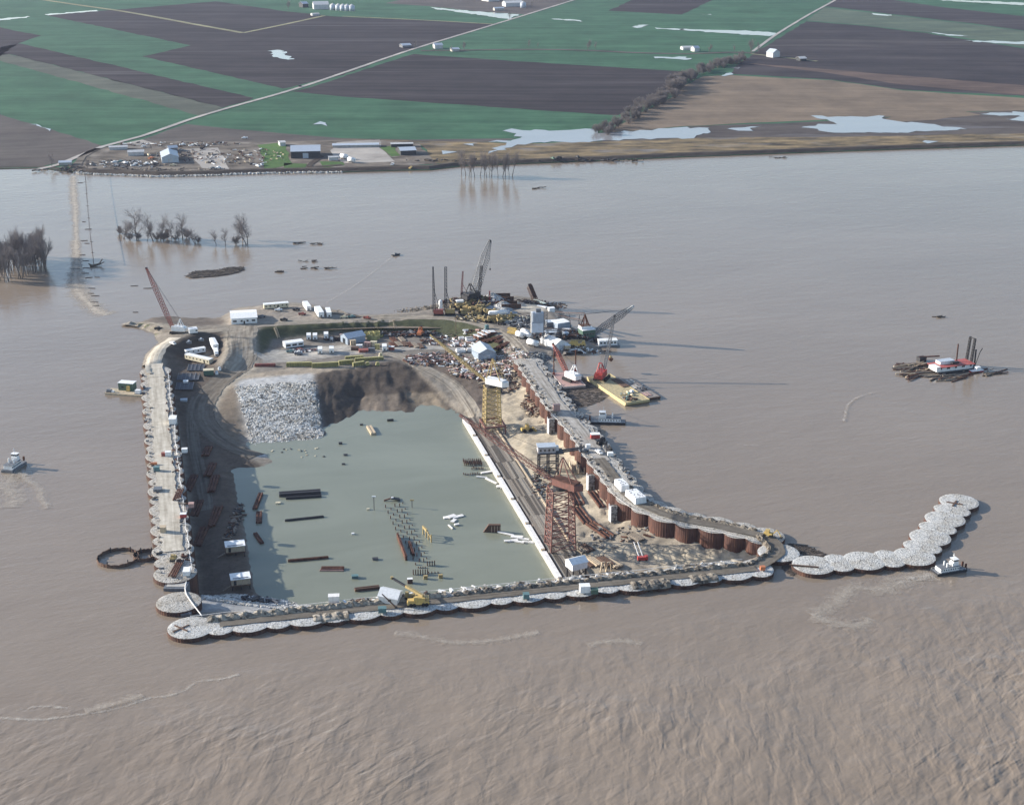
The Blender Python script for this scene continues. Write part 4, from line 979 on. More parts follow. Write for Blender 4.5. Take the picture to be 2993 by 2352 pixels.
c, r, L = edge('b', 772, 1128, 1028, 1082, 10); gable('storage_shed', 'blue-grey metal shed beside pale yellow forms in the yard', 'shed', c, r, L, 10, 4.6, 2.2, BLUEGREY, GREYROOF, doors=[('l', 0, 0, 3.5, 3.6, GLASS)], wins=[('f', -3, 2.4, 1.2, 1)])
c, r, L = edge('s', 1620, 965, 1895, 945, 17); gable('storage_shed', 'blue-grey gabled shed with roller door at foot of scrap yard', 'shed', c, r+math.pi/2, 17, L, 5.6, 2.8, BLUEGREY, GREYROOF, doors=[('l', 0, 0, 4.2, 4.4, GREYROOF)])
c, r, L = edge('a', 902, 1425, 1025, 1412, 4); boxhouse('tool_shed', 'small green tool shed beside the concrete form panels', 'shed', c, r, L, 4, 3.2, GREENP, CREAM, (), [('l', 0, .1, 1.1, 2, GLASS)])
c, r, L = edge('a', 725, 905, 828, 895, 4); boxhouse('site_cabin', 'white cabin on the road bend right of the red crane', 'cabin', c, r, L, 5, 2.8, WHITE, WHITER, [('f', 2, 1.2, 1.2, .9)])
# vehicles on the upper yard
PK = [('b',1052,750,-.3,REDC,'dark red pickup on the road by the earth bank'), ('a',1815,622,.2,WHITE,'white pickup in front of the cream trailer'), ('a',2030,618,.4,DARK,'dark pickup right of the cream trailer'), ('a',2105,672,.1,REDC,'red and white pickup in the middle of upper yard'),
      ('a',1880,742,.3,DARK,'dark truck by the road right of the white office'), ('a',1610,705,.9,GREYSTEEL,'grey car in the shade right of the white office'), ('a',2070,1122,.4,GREYSTEEL,'grey pickup nearest the gravel yard trailer'), ('a',1960,1130,.2,TEAL,'teal car left of grey pickup on gravel yard'), ('a',2060,1158,-.1,GREYSTEEL,'grey car in front of the gravel yard row'),
      ('b',60,1250,.2,WHITE,'white pickup at left of gravel yard equipment'), ('b',720,740,.1,CREAM,'pale pickup at the foot of the log stacks'), ('b',830,735,.3,TEAL,'teal pickup at the right end of log stacks'), ('e',965,28,-.8,WHITE,'white car on the curve above the left arm'), ('a',345,850,.3,DARK,'dark truck on the causeway left of red crane')]
for f, x, y, a, mt, lb_ in PK: pickup(lb_, on(f, x, y, .1), a, mt)
# log and pipe stacks, form rows
for i, (x, y, n_) in enumerate(((560,670,7),(640,665,7),(705,690,6))):
    stack('log_stack', f'{ordn(i)} row of brown logs right of white trailers on the upper yard', 'logs', on('b', x, y), 1.9+.1*i, 9, .7, n_, .6, TIMBER, 'log stacks on the upper yard', .25, 2)
for i, (x, y) in enumerate(((800,715),(880,720))): stack('log_stack', f"{'near' if i else 'far'} loose log pile tapering off at the water right of trailers", 'logs', on('b', x, y), 2.3, 8, .6, 6, .5, DRIFT, 'log stacks on the upper yard', .3)
def formrow(label, f, x1, y1, x2, y2, h, mat=PYEL, group='long steel wall forms'):
    c, r, L = edge(f, x1, y1, x2, y2, 1.6); t = thing('wall_form', label, 'steel form', c, r, group)
    MB().box((0,.3,h/2), (L,.3,h)).box((0,.3,h+.1), (L,1.6,.25)).box((0,-.1,.2), (L,1.0,.25)).build('panel', mat, t)
    n_ = int(L/1.5); me = MB().box((0,0,h/2), (.3,1.2,h)).mesh('rib', mat)
    for i in range(n_+1): link('rib', me, t, (-L/2+L*i/n_, -.35, 0))
    return t
formrow('leftmost pale yellow ribbed steel form along the pit edge', 'b', -110, 1445, 255, 1440, 2.6)
formrow('second and longest yellow ribbed form along the pit edge', 'b', 262, 1462, 640, 1440, 2.8)
formrow('yellow ribbed steel form right of the longest one', 'b', 650, 1420, 860, 1402, 2.6)
formrow('dusty ribbed steel form at right end of the form row', 'b', 855, 1440, 1020, 1425, 2.4)
formrow('shorter yellow form behind the row at its right end', 'b', 880, 1365, 1290, 1345, 1.8)
formrow('low yellow form behind the row near the equipment', 'b', 740, 1330, 1000, 1312, 1.2)
for i, (x, y) in enumerate(((1060,1420),(1205,1420),(1250,1290))): 
    t = thing('form_box', ['pale yellow splayed form standing in front of the form row','small yellow form frame right of the splayed form','cream form block behind the right end of the form row'][i], 'steel form', on('b', x, y), .3, 'loose yellow forms')
    MB().box((0,0,1.2), (2.6,1.6,2.4), taper=.7).build('panel', PYEL if i < 2 else CREAM, t); MB().box((0,-.9,1.2), (.25,.3,2.4)).box((0,.9,1.2), (.25,.3,2.4)).build('rib', PYEL, t)
YB = [(1060,1000,4,3),(1110,985,3,2.6),(1150,975,3.4,2.2),(1190,990,4,3),(1130,1020,4,3.4),(1200,1030,3.5,3),(1090,1050,3,3.2),(1250,1010,2.6,1.6),(1160,1060,3.4,2.8)]
for i, (x, y, w, h) in enumerate(YB):
    t = thing('form_box', f'{ordn(i)} pale yellow steel form box counted across the heap by the blue-grey shed', 'steel form', on('b', x, y), rnd.uniform(-.4,.4), 'heap of pale yellow form boxes')
    MB().box((0,-w*.4,h/2), (w,.3,h)).box((0,w*.4,h/2), (w,.3,h)).box((-w/2,0,h/2), (.3,w*.8,h)).box((w/2,0,h/2), (.3,w*.8,h)).build('frame', PYEL, t); MB().box((0,0,h*.4), (w*.9,w*.7,.2)).build('floor', DARK, t)
EQ = [(850,1130,PALEWOOD,3.5,3.4,'tall brown timber crate in front of blue-grey shed'),(940,1160,WHITE,4,1.6,'white sheet-covered crate in the equipment row'),(1060,1150,PINKRED,4,3,'pinkish machine crate in the equipment row'),(1150,1140,CREAM,4,3,'cream crate with white top right in the equipment row'),(1200,1190,PYEL,3,3.4,'yellow crate at right end of equipment row'),(880,1200,BROWNW,5,2,'dark brown crate at the near side of equipment row'),(1000,1225,REDC,6,1.6,'low dark red crate at the near side of equipment row'),(1120,1215,GREYSTEEL,4,2,'grey crate at the near side of equipment row'),(1405,1200,REDC,3.6,2.4,'red hut with pale roof by the pipe racks'),(690,1000,PINKRED,3,1.2,'faded red box left of the blue-grey shed'),(540,1065,WHITE,2,2.2,'narrow white box near the embankment vans')]
for x, y, mt, w, h, lb_ in EQ:
    t = thing('machine_crate', lb_, 'crate', on('b', x, y), rnd.uniform(-.3,.3), 'crates and boxes in the yard')
    MB().box((0,0,h/2), (w,w*.6,h)).build('box', mt, t); MB().box((0,0,h+.1), (w*1.08,w*.66,.2)).build('lid', WHITER if mt is REDC and w < 4 else mt, t); [MB().box((sx*w*.3,-w*.3,h/2), (.25,.12,h)).build('batten', DARK, t) for sx in (-1,1)]
for i, (x, y) in enumerate(((1430,1130),(1510,1120),(1590,1120),(1670,1130),(1750,1140),(1820,1150),(1440,1060),(1560,1055))):
    stack('pipe_rack', f"{ordn(i % 6)} rack of brown pipes in the {'near' if i < 6 else 'far'} row of the yard, from the left", 'pipe rack', on('b', x, y), 1.95, 10, .5, 5, .45, (RUSTD, TIMBER, BROWNW)[i % 3], 'pipe racks in the yard', .35, 2)
clutter('scrap_heap', 'long dark scrap heap in front of the grass embankment with orange boom', 'scrap', on('b', 1620, 985), 260, (22, 4), 2.0, [DARK, RUSTD, GREYSTEEL], 3, th, flat=1.2)
c = on('b', 1830, 985); crane('small orange crane standing on the scrap heap by the embankment', c, atY('b', 1835, 855, c.y+1), ORANGE, ORANGE, 1.0, 8, .25, None, True, .8)
# the scrap yard left of the right arm
def CL(lb_, f, x, y, n_, ex, size, mats, sd, fl=.8): clutter('scrap_heap', lb_, 'scrap', on(f, x, y), n_, ex, size, mats, sd, th, 'stuff', fl)
CL('scattered white and brown scrap left of white roofed crates', 's', 1250, 650, 200, (24, 13), 1.9, [WHITE, PINKRED, DARK, RUSTD], 4)
CL('scrap heap between haul road and gabled shed', 's', 950, 930, 260, (22, 12), 2.0, [WHITE, PINKRED, RUSTD, BROWNW, GREYSTEEL], 5)
CL('pink and rust coloured scrap timbers behind the yellow tower crane', 's', 1700, 1080, 420, (24, 15), 2.3, [PINKRED, PALEWOOD, RUSTD, WHITE, TIMBER], 6, 1.2)
CL('brown scrap timbers below the first rusty cells', 'j', 720, 420, 260, (15, 16), 2.2, [RUSTD, TIMBER, PALEWOOD, DARK], 7)
CL('loose material lining the inner side of the right arm road top', 's', 2040, 900, 120, (9, 9), 1.6, [PINKRED, TIMBER, WHITE], 8)
CL('equipment clutter by the dark pickups on gravel yard', 'b', 150, 1215, 90, (9, 4), 1.6, [DARK, GREYSTEEL, WHITE, REDC], 9)
CL('dark litter in front of the yellow boxes at the embankment', 'b', 640, 1050, 110, (12, 3), 1.4, [DARK, RUSTD], 10)
for i, (x, y) in enumerate(((1610,580),(1680,545),(1740,515),(1660,600),(1730,570),(1800,540),(1850,520))):
    t = thing('white_crate', f"white topped crate {('at far left','second','third')[i] + ' of the back row' if i < 3 else ordn(i-3)+' from the left in the front row'} above the gabled shed", 'crate', on('s', x, y), .5, 'white topped crates')
    MB().box((0,0,.9), (5,3.4,1.8)).build('box', RUSTD, t); MB().box((0,0,1.9), (5.4,3.8,.22), ry=.12).build('lid', WHITER, t)
for i, (x, y) in enumerate(((1720,640),(1790,625),(1860,610),(1930,590),(1960,640),(1990,720),(2050,690),(1940,750))):
    stack('beam_stack', f"{ordn(i)} stack of rust brown beams below the white crates, counted from the left", 'beams', on('s', x, y), 1.0, 8, .5, 6, .5, RUSTD, 'rust brown beam stacks', .2, 2)
for i, (x, y, lb_) in enumerate(((1500,620,'white frame with open top left of white crates'),(1340,800,'white rectangular frame in front of the scrap'),(1500,790,'pinkish white frame by the gabled shed'),(1270,700,'small white block in the scrap yard'),(1350,610,'white rounded object in the scrap yard'))):
    t = thing('open_crate', lb_, 'frame', on('s', x, y), .2, 'white frames in scrap yard'); w = (6.5, 5.5, 4.5, 2.5, 3)[i]
    MB().box((0,-w*.35,.9), (w,.7,1.8)).box((0,w*.35,.9), (w,.7,1.8)).build('long_side', WHITE, t); MB().box((-w/2,0,.9), (.7,w*.6,1.7)).box((w/2,0,.9), (.7,w*.6,1.7)).build('short_side', FORMW, t)
t = thing('water_tank', 'blue tank on the road edge behind the white crates', 'tank', on('s', 1755, 440), 0); MB().cyl((0,0,0), (0,0,2.6), 1.5, n=14).build('tank_body', TEAL, t, False); MB().cyl((0,0,2.6), (0,0,3.0), 1.5, .3, n=14).build('lid', TEAL, t)
stack('beam_stack', 'dark red steel beams lying left of the yellow forms', 'beams', on('a', 1650, 1295), .05, 13, .8, 3, .8, paint('dark_red_steel', (.2,.06,.05), .7, .3), None, .15, 2)
# form panels stored in the hollow
FPm = MB(); FPm.box((-1.3,0,.3), (.25,13,.6)).box((1.3,0,.3), (.25,13,.6)); 
FPs = MB().box((0,0,.25), (2.5,.3,.45)).mesh('crossbar', GREYSTEEL); fpm = FPm.mesh('side_rail', GREYSTEEL); fpp = MB().box((0,0,.12), (2.4,12.6,.1)).mesh('plate', paint('form_ply', (0.16,0.17,0.2), .8, .3))
k = 0
for row, (xs, y) in enumerate((((735,780,830,880), 1318), ((610,660,710,765,820), 1430), ((590,640,690,745), 1545))):
    for j_, x in enumerate(xs):
        t = thing('shuttering_tray', f"{ordn(j_)} grey form panel from the left in the {('far','middle','near')[row]} row by the left arm", 'form panel', on('a', x, y, .15), .12, 'grey form panels stored in rows')
        link('side_rail', fpm, t); link('plate', fpp, t)
        for i in range(7): link('crossbar', FPs, t, (0, -6+2*i, 0))
t = thing('white_crate', 'white box lying on the form panels near left arm', 'crate', on('a', 682, 1505, .7), .2); MB().box((0,0,.5), (3,3,1)).build('box', WHITE, t); MB().box((0,0,1.05), (3.2,3.2,.12)).build('lid', WHITER, t)
for i, (x, y) in enumerate(((870,990),(720,1020),(1095,1345),(1060,1395))):
    t = thing('small_tank', ('grey machine by the road in front of the white cabin','low grey platform left of the white cabin','white drum on the slope right of green shed','pale drum beside the green shed')[i], 'machinery', on('a', x, y), .3)
    MB().box((0,0,.7), (3.6 if i < 2 else 1.8,2,1.4)).build('box', GREYSTEEL if i < 2 else WHITE, t); MB().cyl((0,0,1.4), (0,0,2.2), .7, n=10).build('cap', GREYROOF, t)
# red crane at the corner
c = on('a', 575, 890); crane('tall red lattice crane standing at the corner by the causeway', c, atY('a', 200, 100, c.y+4), REDC, WHITE, 2.4, 20, .26, None, True, 1.25)
# ---------------- back of the island: pile rigs and the big crane
def rig(label, fx, y0, y1, x1, mat, w0, w1, base=REDC, n=14, bar=.3, group='pile driving rigs at the back of the island'):
    c = on('c', fx, y0); tip = atY('c', x1, y1, c.y); t = thing('pile_driving_rig', label, 'pile rig', c, 0, group); T = tip-c
    MB().lattice((0,0,2.4), T, w0, w1, n, bar, Vector((0,1,0))).build('leader_mast', mat, t)
    for s in (-1, 1): MB().box((3, s*2, .7), (7,1,1.4)).build('track', BLACK, t)
    MB().box((3.2,0,2.9), (6,3.6,2.8)).build('house', base, t); MB().box((.2,1.2,2.6), (1.6,1.4,2.4)).build('cab', base, t)
    MB().bar((4,0,4.2), T*.55, .3).build('back_stay', mat, t); return t
rig('slim dark pile rig with pointed tip, leftmost of the tall rigs', 450, 1215, 500, 430, DARK, 1.9, .6)
rig('dark pile rig with blunt tip, second of the tall rigs', 620, 1205, 505, 616, DARK, 1.7, 1.5, YEL)
rig('shorter red lattice mast between dark rigs and big crane', 850, 960, 570, 868, REDC, 1.4, .8, DARK, 12, .28)
c = on('c', 1040, 1010); crane('huge grey lattice crane, tallest on the island, leaning right', c, atY('c', 1265, 125, c.y+10), GREYSTEEL, DARK, 4.2, 24, .34, None, True, 1.8, hook=c.z+22, foot=-.5, wm=4.6)
t = thing('crane_mast', 'dark back mast standing upright beside the huge grey crane', 'crane mast', on('c', 1105, 1005), 0); T = atY('c', 1142, 490, t.location.y)-t.location
MB().lattice((0,0,1), T, 1.8, 1.8, 16, .3, Vector((0,1,0))).build('lattice', DARK, t); MB().box((0,0,.6), (3.5,3.5,1.4)).build('base', DARK, t)
t = thing('white_silo', 'slim white tank between the two dark pile rigs', 'tank', on('c', 542, 1125), 0); MB().cyl((0,0,0), (0,0,6), 1.4, n=14).build('tank_body', WHITE, t); MB().cyl((0,0,6), (0,0,7), 1.4, .3, n=14).build('tank_top', WHITE, t)
van('white and red truck below the huge crane', on('c', 840, 1080), .2, 7, 3.2, 3.8, WHITE)
MC = [('s',850,1105,.2),('d',1240,1190,1.),('l',780,1120,2.),('s',930,1180,.6),('s',990,1150,2.6),('d',880,1210,0),('l',1020,1230,.4),('s',1100,1210,1.2),('s',1080,1170,-.4),('l',1190,1190,2.2),('s',1270,1200,.3),('d',1120,1280,1.),('l',1180,1300,-.6),('l',1250,1320,.2),('s',1340,1290,.5),('s',1400,1320,1.8),('d',1460,1330,.7),('l',1500,1290,-.2),('l',1560,1280,.9),('d',1600,1240,0),('s',960,1060,1.),('l',1040,1060,.3),('s',730,1060,2.),('d',720,1120,.4),('l',1160,1040,.2),('s',1190,1010,2.4),('d',930,1010,1.2)]
nk = {'s':0,'d':0,'l':0}
for kd, x, y, a in sorted(MC, key=lambda q: (q[2] > 1090, q[1])):
    fn = {'s':scraper,'d':dozer,'l':loader}[kd]; nm = {'s':'motor scraper','d':'bulldozer','l':'wheel loader'}[kd]
    near = 'in the yellow machine park' if y > 1090 else 'under the tall cranes'
    fn(f"{ordn(nk[kd])} dusty {nm} {near}, from the left", on('c', x, y), a, YEL if y > 1090 else paint('dull_yellow', (.2,.15,.07), .6, .35), 1.1); nk[kd] += 1
CL('dense dark machinery parts under the huge crane', 'c', 1040, 1040, 420, (26, 9), 2.4, [DARK, RUSTD, GREYSTEEL], 12, 3.0)
CL('yellow machine parts round the machine park', 'c', 1300, 1270, 260, (26, 9), 1.8, [YEL, DARK, CREAM], 13, 1.5)
CL('debris on the earth mound left of the pile rigs', 'c', 300, 1120, 140, (22, 6), 1.6, [DIRTROW, TIMBER], 14, 1.4)
CL('grey lumps between machine park and batch plant', 'c', 1720, 1330, 200, (14, 12), 2.4, [CONC, GREYSTEEL, DARK], 15, 1.0)
t = tank('long white tank lying among the yellow machines', on('c', 1380, 1225), .25, 12, 1.8)
# aggregate bins and stockpiles
for i, (x1, y1, x2, y2) in enumerate(((1360,1012,1612,1005),(1370,1075,1662,1065),(1440,1128,1718,1112),(1300,960,1560,955))):
    c, r, L = edge('c', x1, y1, x2, y2, 1.0); t = thing('bin_wall', f"{('second','third','nearest','farthest')[i]} brown timber wall of the aggregate bins", 'bin wall', c, r, 'aggregate bin walls')
    me_ = MB().box((0,0,.45), (L,.5,.8)).mesh('plank', BROWNW)
    for q in range(4): link('plank', me_, t, (0, 0, q*.86))
    for q in range(6): MB().box((-L/2+L*q/5, -.5, 1.8), (.4,.4,3.6)).build('post', RUSTD, t)
def pile(label, p, rx, ry, h, mat, seed, name='aggregate_pile', cat='stockpile'):
    r = random.Random(seed); v = [(0,0,h)]; f_ = []; NR, NS = 9, 28
    for i in range(1, NR+1):
        for k_ in range(NS):
            a = math.tau*k_/NS; q = i/NR; v.append((rx*q*math.cos(a)*r.uniform(.9,1.08), ry*q*math.sin(a)*r.uniform(.9,1.08), h*(1-q)**1.15*r.uniform(.85,1.15) - (.3 if i == NR else 0)))
    for k_ in range(NS): f_.append((0, 1+k_, 1+(k_+1) % NS))
    for i in range(NR-1):
        for k_ in range(NS):
            a, b2 = 1+i*NS+k_, 1+i*NS+(k_+1) % NS; f_.append((a, a+NS, b2+NS, b2))
    me = bpy.data.meshes.new(name); me.from_pydata(v, [], f_); me.materials.append(mat); me.update(); return tag(link(name, me, None, loc=p), label, cat, 'aggregate stockpiles')
AGG = stony('pale_aggregate', (.4,.4,.4), (.52,.52,.52), 2.0, .3); AGB = stony('bluish_aggregate', (.27,.3,.34), (.36,.39,.43), 2.0, .3)
for i, (x, y, rx, ry, h, mt, lb_) in enumerate(((1300,980,12,9,5,AGG,'pale stone pile behind the farthest bin wall'),(1390,1035,11,8,5,AGG,'white stone pile between first two brown bin walls'),(1460,1090,10,8,4.5,AGG,'white stone pile in front of the third brown bin wall'),(1500,1180,9,7,4,AGB,'bluish stone pile nearest the machine park'),(1240,1120,7,6,3.6,AGB,'bluish stone pile beside the long digger arm'))): pile(lb_, on('c', x, y), rx, ry, h, mt, 40+i)
c = on('c', 1150, 1130); t = crane('brown digger with long arm reaching towards the red buoy mast', c, atY('c', 1290, 1030, c.y), YEL, YEL, .8, 6, .3, None, True, .9)
t = thing('drill_mast', 'small bright red drill rig behind the aggregate bins', 'drill rig', on('c', 1262, 1035), 0); MB().lattice((0,0,0), (0,0,9), 1.2, .6, 6, .3).build('mast', BRIGHTRED, t); MB().box((0,0,1.2), (4,2.4,2.4)).build('base', BRIGHTRED, t)
# ------------------------------------------------------------------ concrete plant on the right of the island
c = on('d', 545, 765); t = thing('batching_plant', 'tall blue-white concrete batching tower on legs beside white tanks', 'batching plant', c, .08)
for sx in (-1, 1):
    for sy in (-1, 1): MB().bar((sx*3.4, sy*2.6, 0), (sx*3.4, sy*2.6, 8.2), .5).build('leg', GREYSTEEL, t)
MB().box((0,0,11.5), (7.4,6,6.6)).build('lower_bin', paint('pale_blue_sheet', (.55,.6,.68), .5, .12), t); MB().box((.4,0,18.2), (6.8,5.6,6.2)).build('upper_bin', paint('blue_grey_sheet', (.33,.38,.46), .5, .15), t)
MB().box((-3.9,-1.5,15), (.9,2.4,14)).build('corner_panel', WHITE, t); MB().box((.6,0,22.4), (3.2,2.6,2.4)).build('top_hopper', GREYSTEEL, t)
MB().lattice((5.2,-1,0), (5.2,-1,21.5), 2.2, 2.2, 10, .2).build('stair_tower', GREYSTEEL, t)
MB().add([(-2,-2,8.2),(2,-2,8.2),(2,2,8.2),(-2,2,8.2),(-.5,-.5,5),(.5,-.5,5),(.5,.5,5),(-.5,.5,5)], [(0,1,5,4),(1,2,6,5),(2,3,7,6),(3,0,4,7),(4,5,6,7)]).build('discharge_cone', GREYSTEEL, t)
for i, (x, y, a, L, r, lb_) in enumerate(((335,700,-.9,6,1.9,'leftmost white tank in the row beside the road'),(395,660,-.9,6,1.6,'white tank behind the second of the roadside tanks'),(430,705,-.9,6,1.7,'second white tank in the row beside the road'),(490,800,-.75,8,1.9,'front white tank nearest the road bend'))): tank(lb_, on('d', x, y), a, L, r)
for i, (x, y) in enumerate(((240,600),(255,625),(235,645))): stack('form_stack', ('upper','middle','lower')[i]+' stack of bright yellow steel forms beside the white tanks', 'steel form', on('d', x, y), -.4, 6, .8, 3, .7, BYEL, 'bright yellow form stacks', .1, 2)
def house(f, x1, y1, x2, y2, dep, h, wall, roof, lb_, name='plant_shed', cat='shed', z=None, wins=(), leg=.4):
    c, r, L = edge(f, x1, y1, x2, y2, dep, z); return boxhouse(name, lb_, cat, c, r, L, dep, h, wall, roof, wins, (), None, leg)
house('d', 795, 605, 942, 600, 9, 4.6, BLUEGREY, WHITER, 'blue-grey plant shed with white roof behind the batching tower')
house('d', 660, 575, 782, 570, 6, 3.2, GREYSTEEL, GREYROOF, 'low grey plant shed beside the batching tower')
house('d', 650, 690, 800, 680, 7, 2.4, GREYSTEEL, GREYROOF, 'dark open plant platform below the conveyor')
house('d', 875, 712, 930, 708, 4, 3.4, BLUEGREY, GREYROOF, 'small grey-blue hut in the middle of the plant')
house('d', 880, 640, 962, 640, 5, 1.4, DARK, WHITER, 'low dark shed with white roof in the plant')
house('d', 888, 850, 955, 845, 5, 2.6, PALEWOOD, WHITER, 'small brown hut with white roof beside the gabled shed')
p1, p2 = on('d', 770, 860), on('d', 875, 850); rr = head(p1, p2)
gable('plant_shed', 'white gabled shed with sunlit roof at the end of the plant', 'shed', (p1+p2)/2 + Vector((-4, 8, 0)), rr+math.pi/2+.35, 16, 9.5, 4.4, 2.6, paint('pale_sheet', (.6,.63,.66), .5, .12), WHITER, [('l', 0, 0, 3, 3.2, GREYROOF)])
c = on('d', 1030, 805); t = thing('mobile_crane_truck', 'yellow machine with long body between plant and water', 'machine', c, .05)
MB().box((0,0,1.6), (11,3,1.6)).box((-2,0,3.1), (5,2.6,1.6)).build('body', BYEL, t); MB().box((4.2,0,3.1), (2,2.4,1.8)).build('cab', BYEL, t); MB().box((-.5,0,4.3), (7,.8,.8)).build('arm', YEL, t); wheelset(t, (-4,-2.4,2.4,4), 1.6, .8, .6)
def conveyor(lb_, P, Q, w=1.4, mat=GREYSTEEL, legs=3):
    P, Q = Vector(P), Vector(Q); t = thing('conveyor', lb_, 'conveyor', (P.x, P.y, 0), 0, 'plant conveyors'); o_ = Vector((P.x, P.y, 0)); P, Q = P-o_, Q-o_
    MB().lattice(P, Q, w, w, 12, .22).build('truss', mat, t); MB().bar(P+Vector((0,0,w*.6)), Q+Vector((0,0,w*.6)), w*.9, .15).build('belt', RUSTD, t)
    for i in range(legs): k_ = P+(Q-P)*((i+.5)/legs); zt = max(th(k_.x+o_.x, k_.y+o_.y), -1); MB().bar((k_.x-.8,k_.y,zt), (k_.x,k_.y,k_.z), .3).bar((k_.x+.8,k_.y,zt), (k_.x,k_.y,k_.z), .3).build('leg', mat, t)
    return t
y0 = on('d', 700, 380).y
conveyor('upper conveyor truss running over the lagoon to the brown hopper', atY('d', 760, 400, y0-20), atY('d', 1120, 412, y0-40), 1.4)
conveyor('lower sloping conveyor truss crossing the lagoon', atY('d', 780, 430, y0-22), atY('d', 1110, 500, y0-44), 1.2)
conveyor('dark conveyor sloping up into the batching tower', on('d', 960, 650, 2), atY('d', 620, 590, on('d', 545, 765).y+2), 1.6)
p = at('d', 520, 240, 2); q = atY('d', 450, 70, p.y+8)
conveyor('tilted brown barge unloader standing at the far tip of the island', p, q, 3.2, BROWNW, 1)
stack('steel_leader', 'pale green-white ramp leaning beside the barge unloader', 'ramp', at('d', 565, 262, 2.6), -.9, 13, 1.4, 2, .5, paint('pale_green', (.5,.56,.5), .6, .2))
stack('steel_leader', 'white beams on the shore below the pale green ramp', 'beams', at('d', 600, 320, 2.8), -.6, 8, .7, 3, .6, WHITE)
house('d', 690, 410, 760, 405, 4, 3.6, WHITE, WHITER, 'white control cabin at the lagoon end of the conveyor', 'control_cabin', 'cabin', 1.2)
CL('dark shore debris along the right tip of the island', 'd', 680, 300, 200, (22, 8), 1.8, [DARK, DRIFT, BROWNW], 21, 1.2)
CL('dark machinery tangle in the middle of the concrete plant', 'd', 900, 680, 320, (22, 9), 2.2, [DARK, RUSTD, GREYSTEEL, BROWNW], 22, 2.6)
CL('stored lumber along the shore in front of the plant', 'd', 1140, 870, 160, (18, 3), 2.0, [TIMBER, WHITE, RUSTD], 23, .6)
CL('stony shore debris where the right arm starts', 'd', 600, 960, 160, (8, 7), 1.6, [CONC, GREYSTEEL], 24, .8)
CL('material heap on the first outer cells of the right arm', 'd', 330, 940, 120, (6, 8), 1.4, [PINKRED, WHITE, TIMBER], 25, .8)
# ------------------------------------------------------------------ floating plant right of the island
c, r, L = edge('d', 1105, 765, 1275, 745, 12, 0.0); t = barge('dark floating crane barge moored at the tip of the concrete plant', c, r, L+6, 13, 1.6, DARK)
t = thing('crane_house', 'green sided crane house with white roof and huge lattice boom over water', 'floating crane', (c.x, c.y, 1.6), r)
MB().box((0,0,3.2), (L*.9,8,6.2)).build('house', GREENP, t); MB().box((0,0,6.45), (L*.94,8.6,.3)).build('roof', WHITER, t); MB().box((-L*.1,1,7.6), (L*.7,5,2)).build('upper_house', WHITE, t); MB().box((-L*.1,1,8.7), (L*.74,5.4,.25)).build('upper_roof', BROWNW, t)
for i in range(4): MB().box((-L*.3+L*.2*i,-4.05,3.6), (1.2,.12,1.2)).build('window', GLASS, t)
bt = atY('d', 1722, 312, c.y-6); M_ = Matrix.Rotation(-r, 4, 'Z'); T = M_ @ (bt-Vector((c.x, c.y, 1.6)))
MB().lattice((L*.45,-1,2.5), T, 2.4, 1.2, 26, .34, Vector((0,1,0)), 3.4).build('boom', GREYSTEEL, t); MB().bar(T*.86, T, 1.6).build('boom_tip', WHITE, t)
G_ = M_ @ (atY('d', 1128, 412, c.y)-Vector((c.x, c.y, 1.6)))
MB().bar((-L*.35,-2,8.6), G_, .6).bar((-L*.35,2,8.6), G_, .6).bar((L*.1,-2,8.6), G_, .6).bar((L*.1,2,8.6), G_, .6).build('gantry', RUSTD, t); MB().bar(G_, T*.9, .12).bar(G_+Vector((0,1,0)), T*.9, .12).build('pendant_line', DARK, t)
c, r, L = edge('d', 1300, 815, 1525, 805, 6, 0.0); t = barge('low barge carrying the white houseboat cabin', c, r, L+3, 8, .9, GREYSTEEL)
t = thing('houseboat_cabin', 'white houseboat cabin with square windows below the crane boom', 'houseboat', (c.x, c.y, .9), r); MB().box((0,0,1.6), (L,5,3.2)).build('body', WHITE, t); MB().box((0,0,3.3), (L+.5,5.5,.2)).build('roof', WHITER, t)
opening(t, L/2, 2.5, [('f', -L*.38+L*.19*i, 1.2, 1.4, 1.1) for i in range(5)], 'window')
# white crane on pink barge
A_, B_, C_ = at('d', 712, 1130, 1.6), at('d', 860, 1305, 1.6), at('d', 1135, 1280, 1.6)
r = head(B_, A_); L = (A_-B_).length; W_ = abs((C_-B_).cross((A_-B_).normalized()).z); n_ = Vector((math.sin(r), -math.cos(r), 0)); cc = (A_+B_)/2 + n_*(W_/2); cc.z = 0
barge('faded pink deck barge with white crane and two spud poles', cc, r, L, W_, 1.6, paint('pale_pink_hull', (.55,.42,.38), .6, .25), paint('pale_hull', (.6,.5,.44), .6, .2), 1.5, None, PINKRED)
c = at('d', 955, 1215, 1.7); crane('white crawler crane with red boom on the pink barge', c, atY('d', 738, 775, c.y+14), REDC, WHITE, 2.2, 16, .26, None, True, 1.35)
for i, (x, y, yt) in enumerate(((747,1150,860),(1012,1112,845))):
    p = at('d', x, y, 1.6); q = atY('d', x, yt, p.y); t = thing('spud_pole', f"{('left','right')[i]} tall rusty spud pole standing on the pink barge", 'spud pole', (p.x, p.y, 0), 0, 'spud poles of the pink barge'); MB().cyl((0,0,-6), (0,0,q.z), .4, n=10).build('pole', RUSTD, t); MB().box((0,0,2.2), (1.6,1.6,1.4)).build('guide', REDC, t)
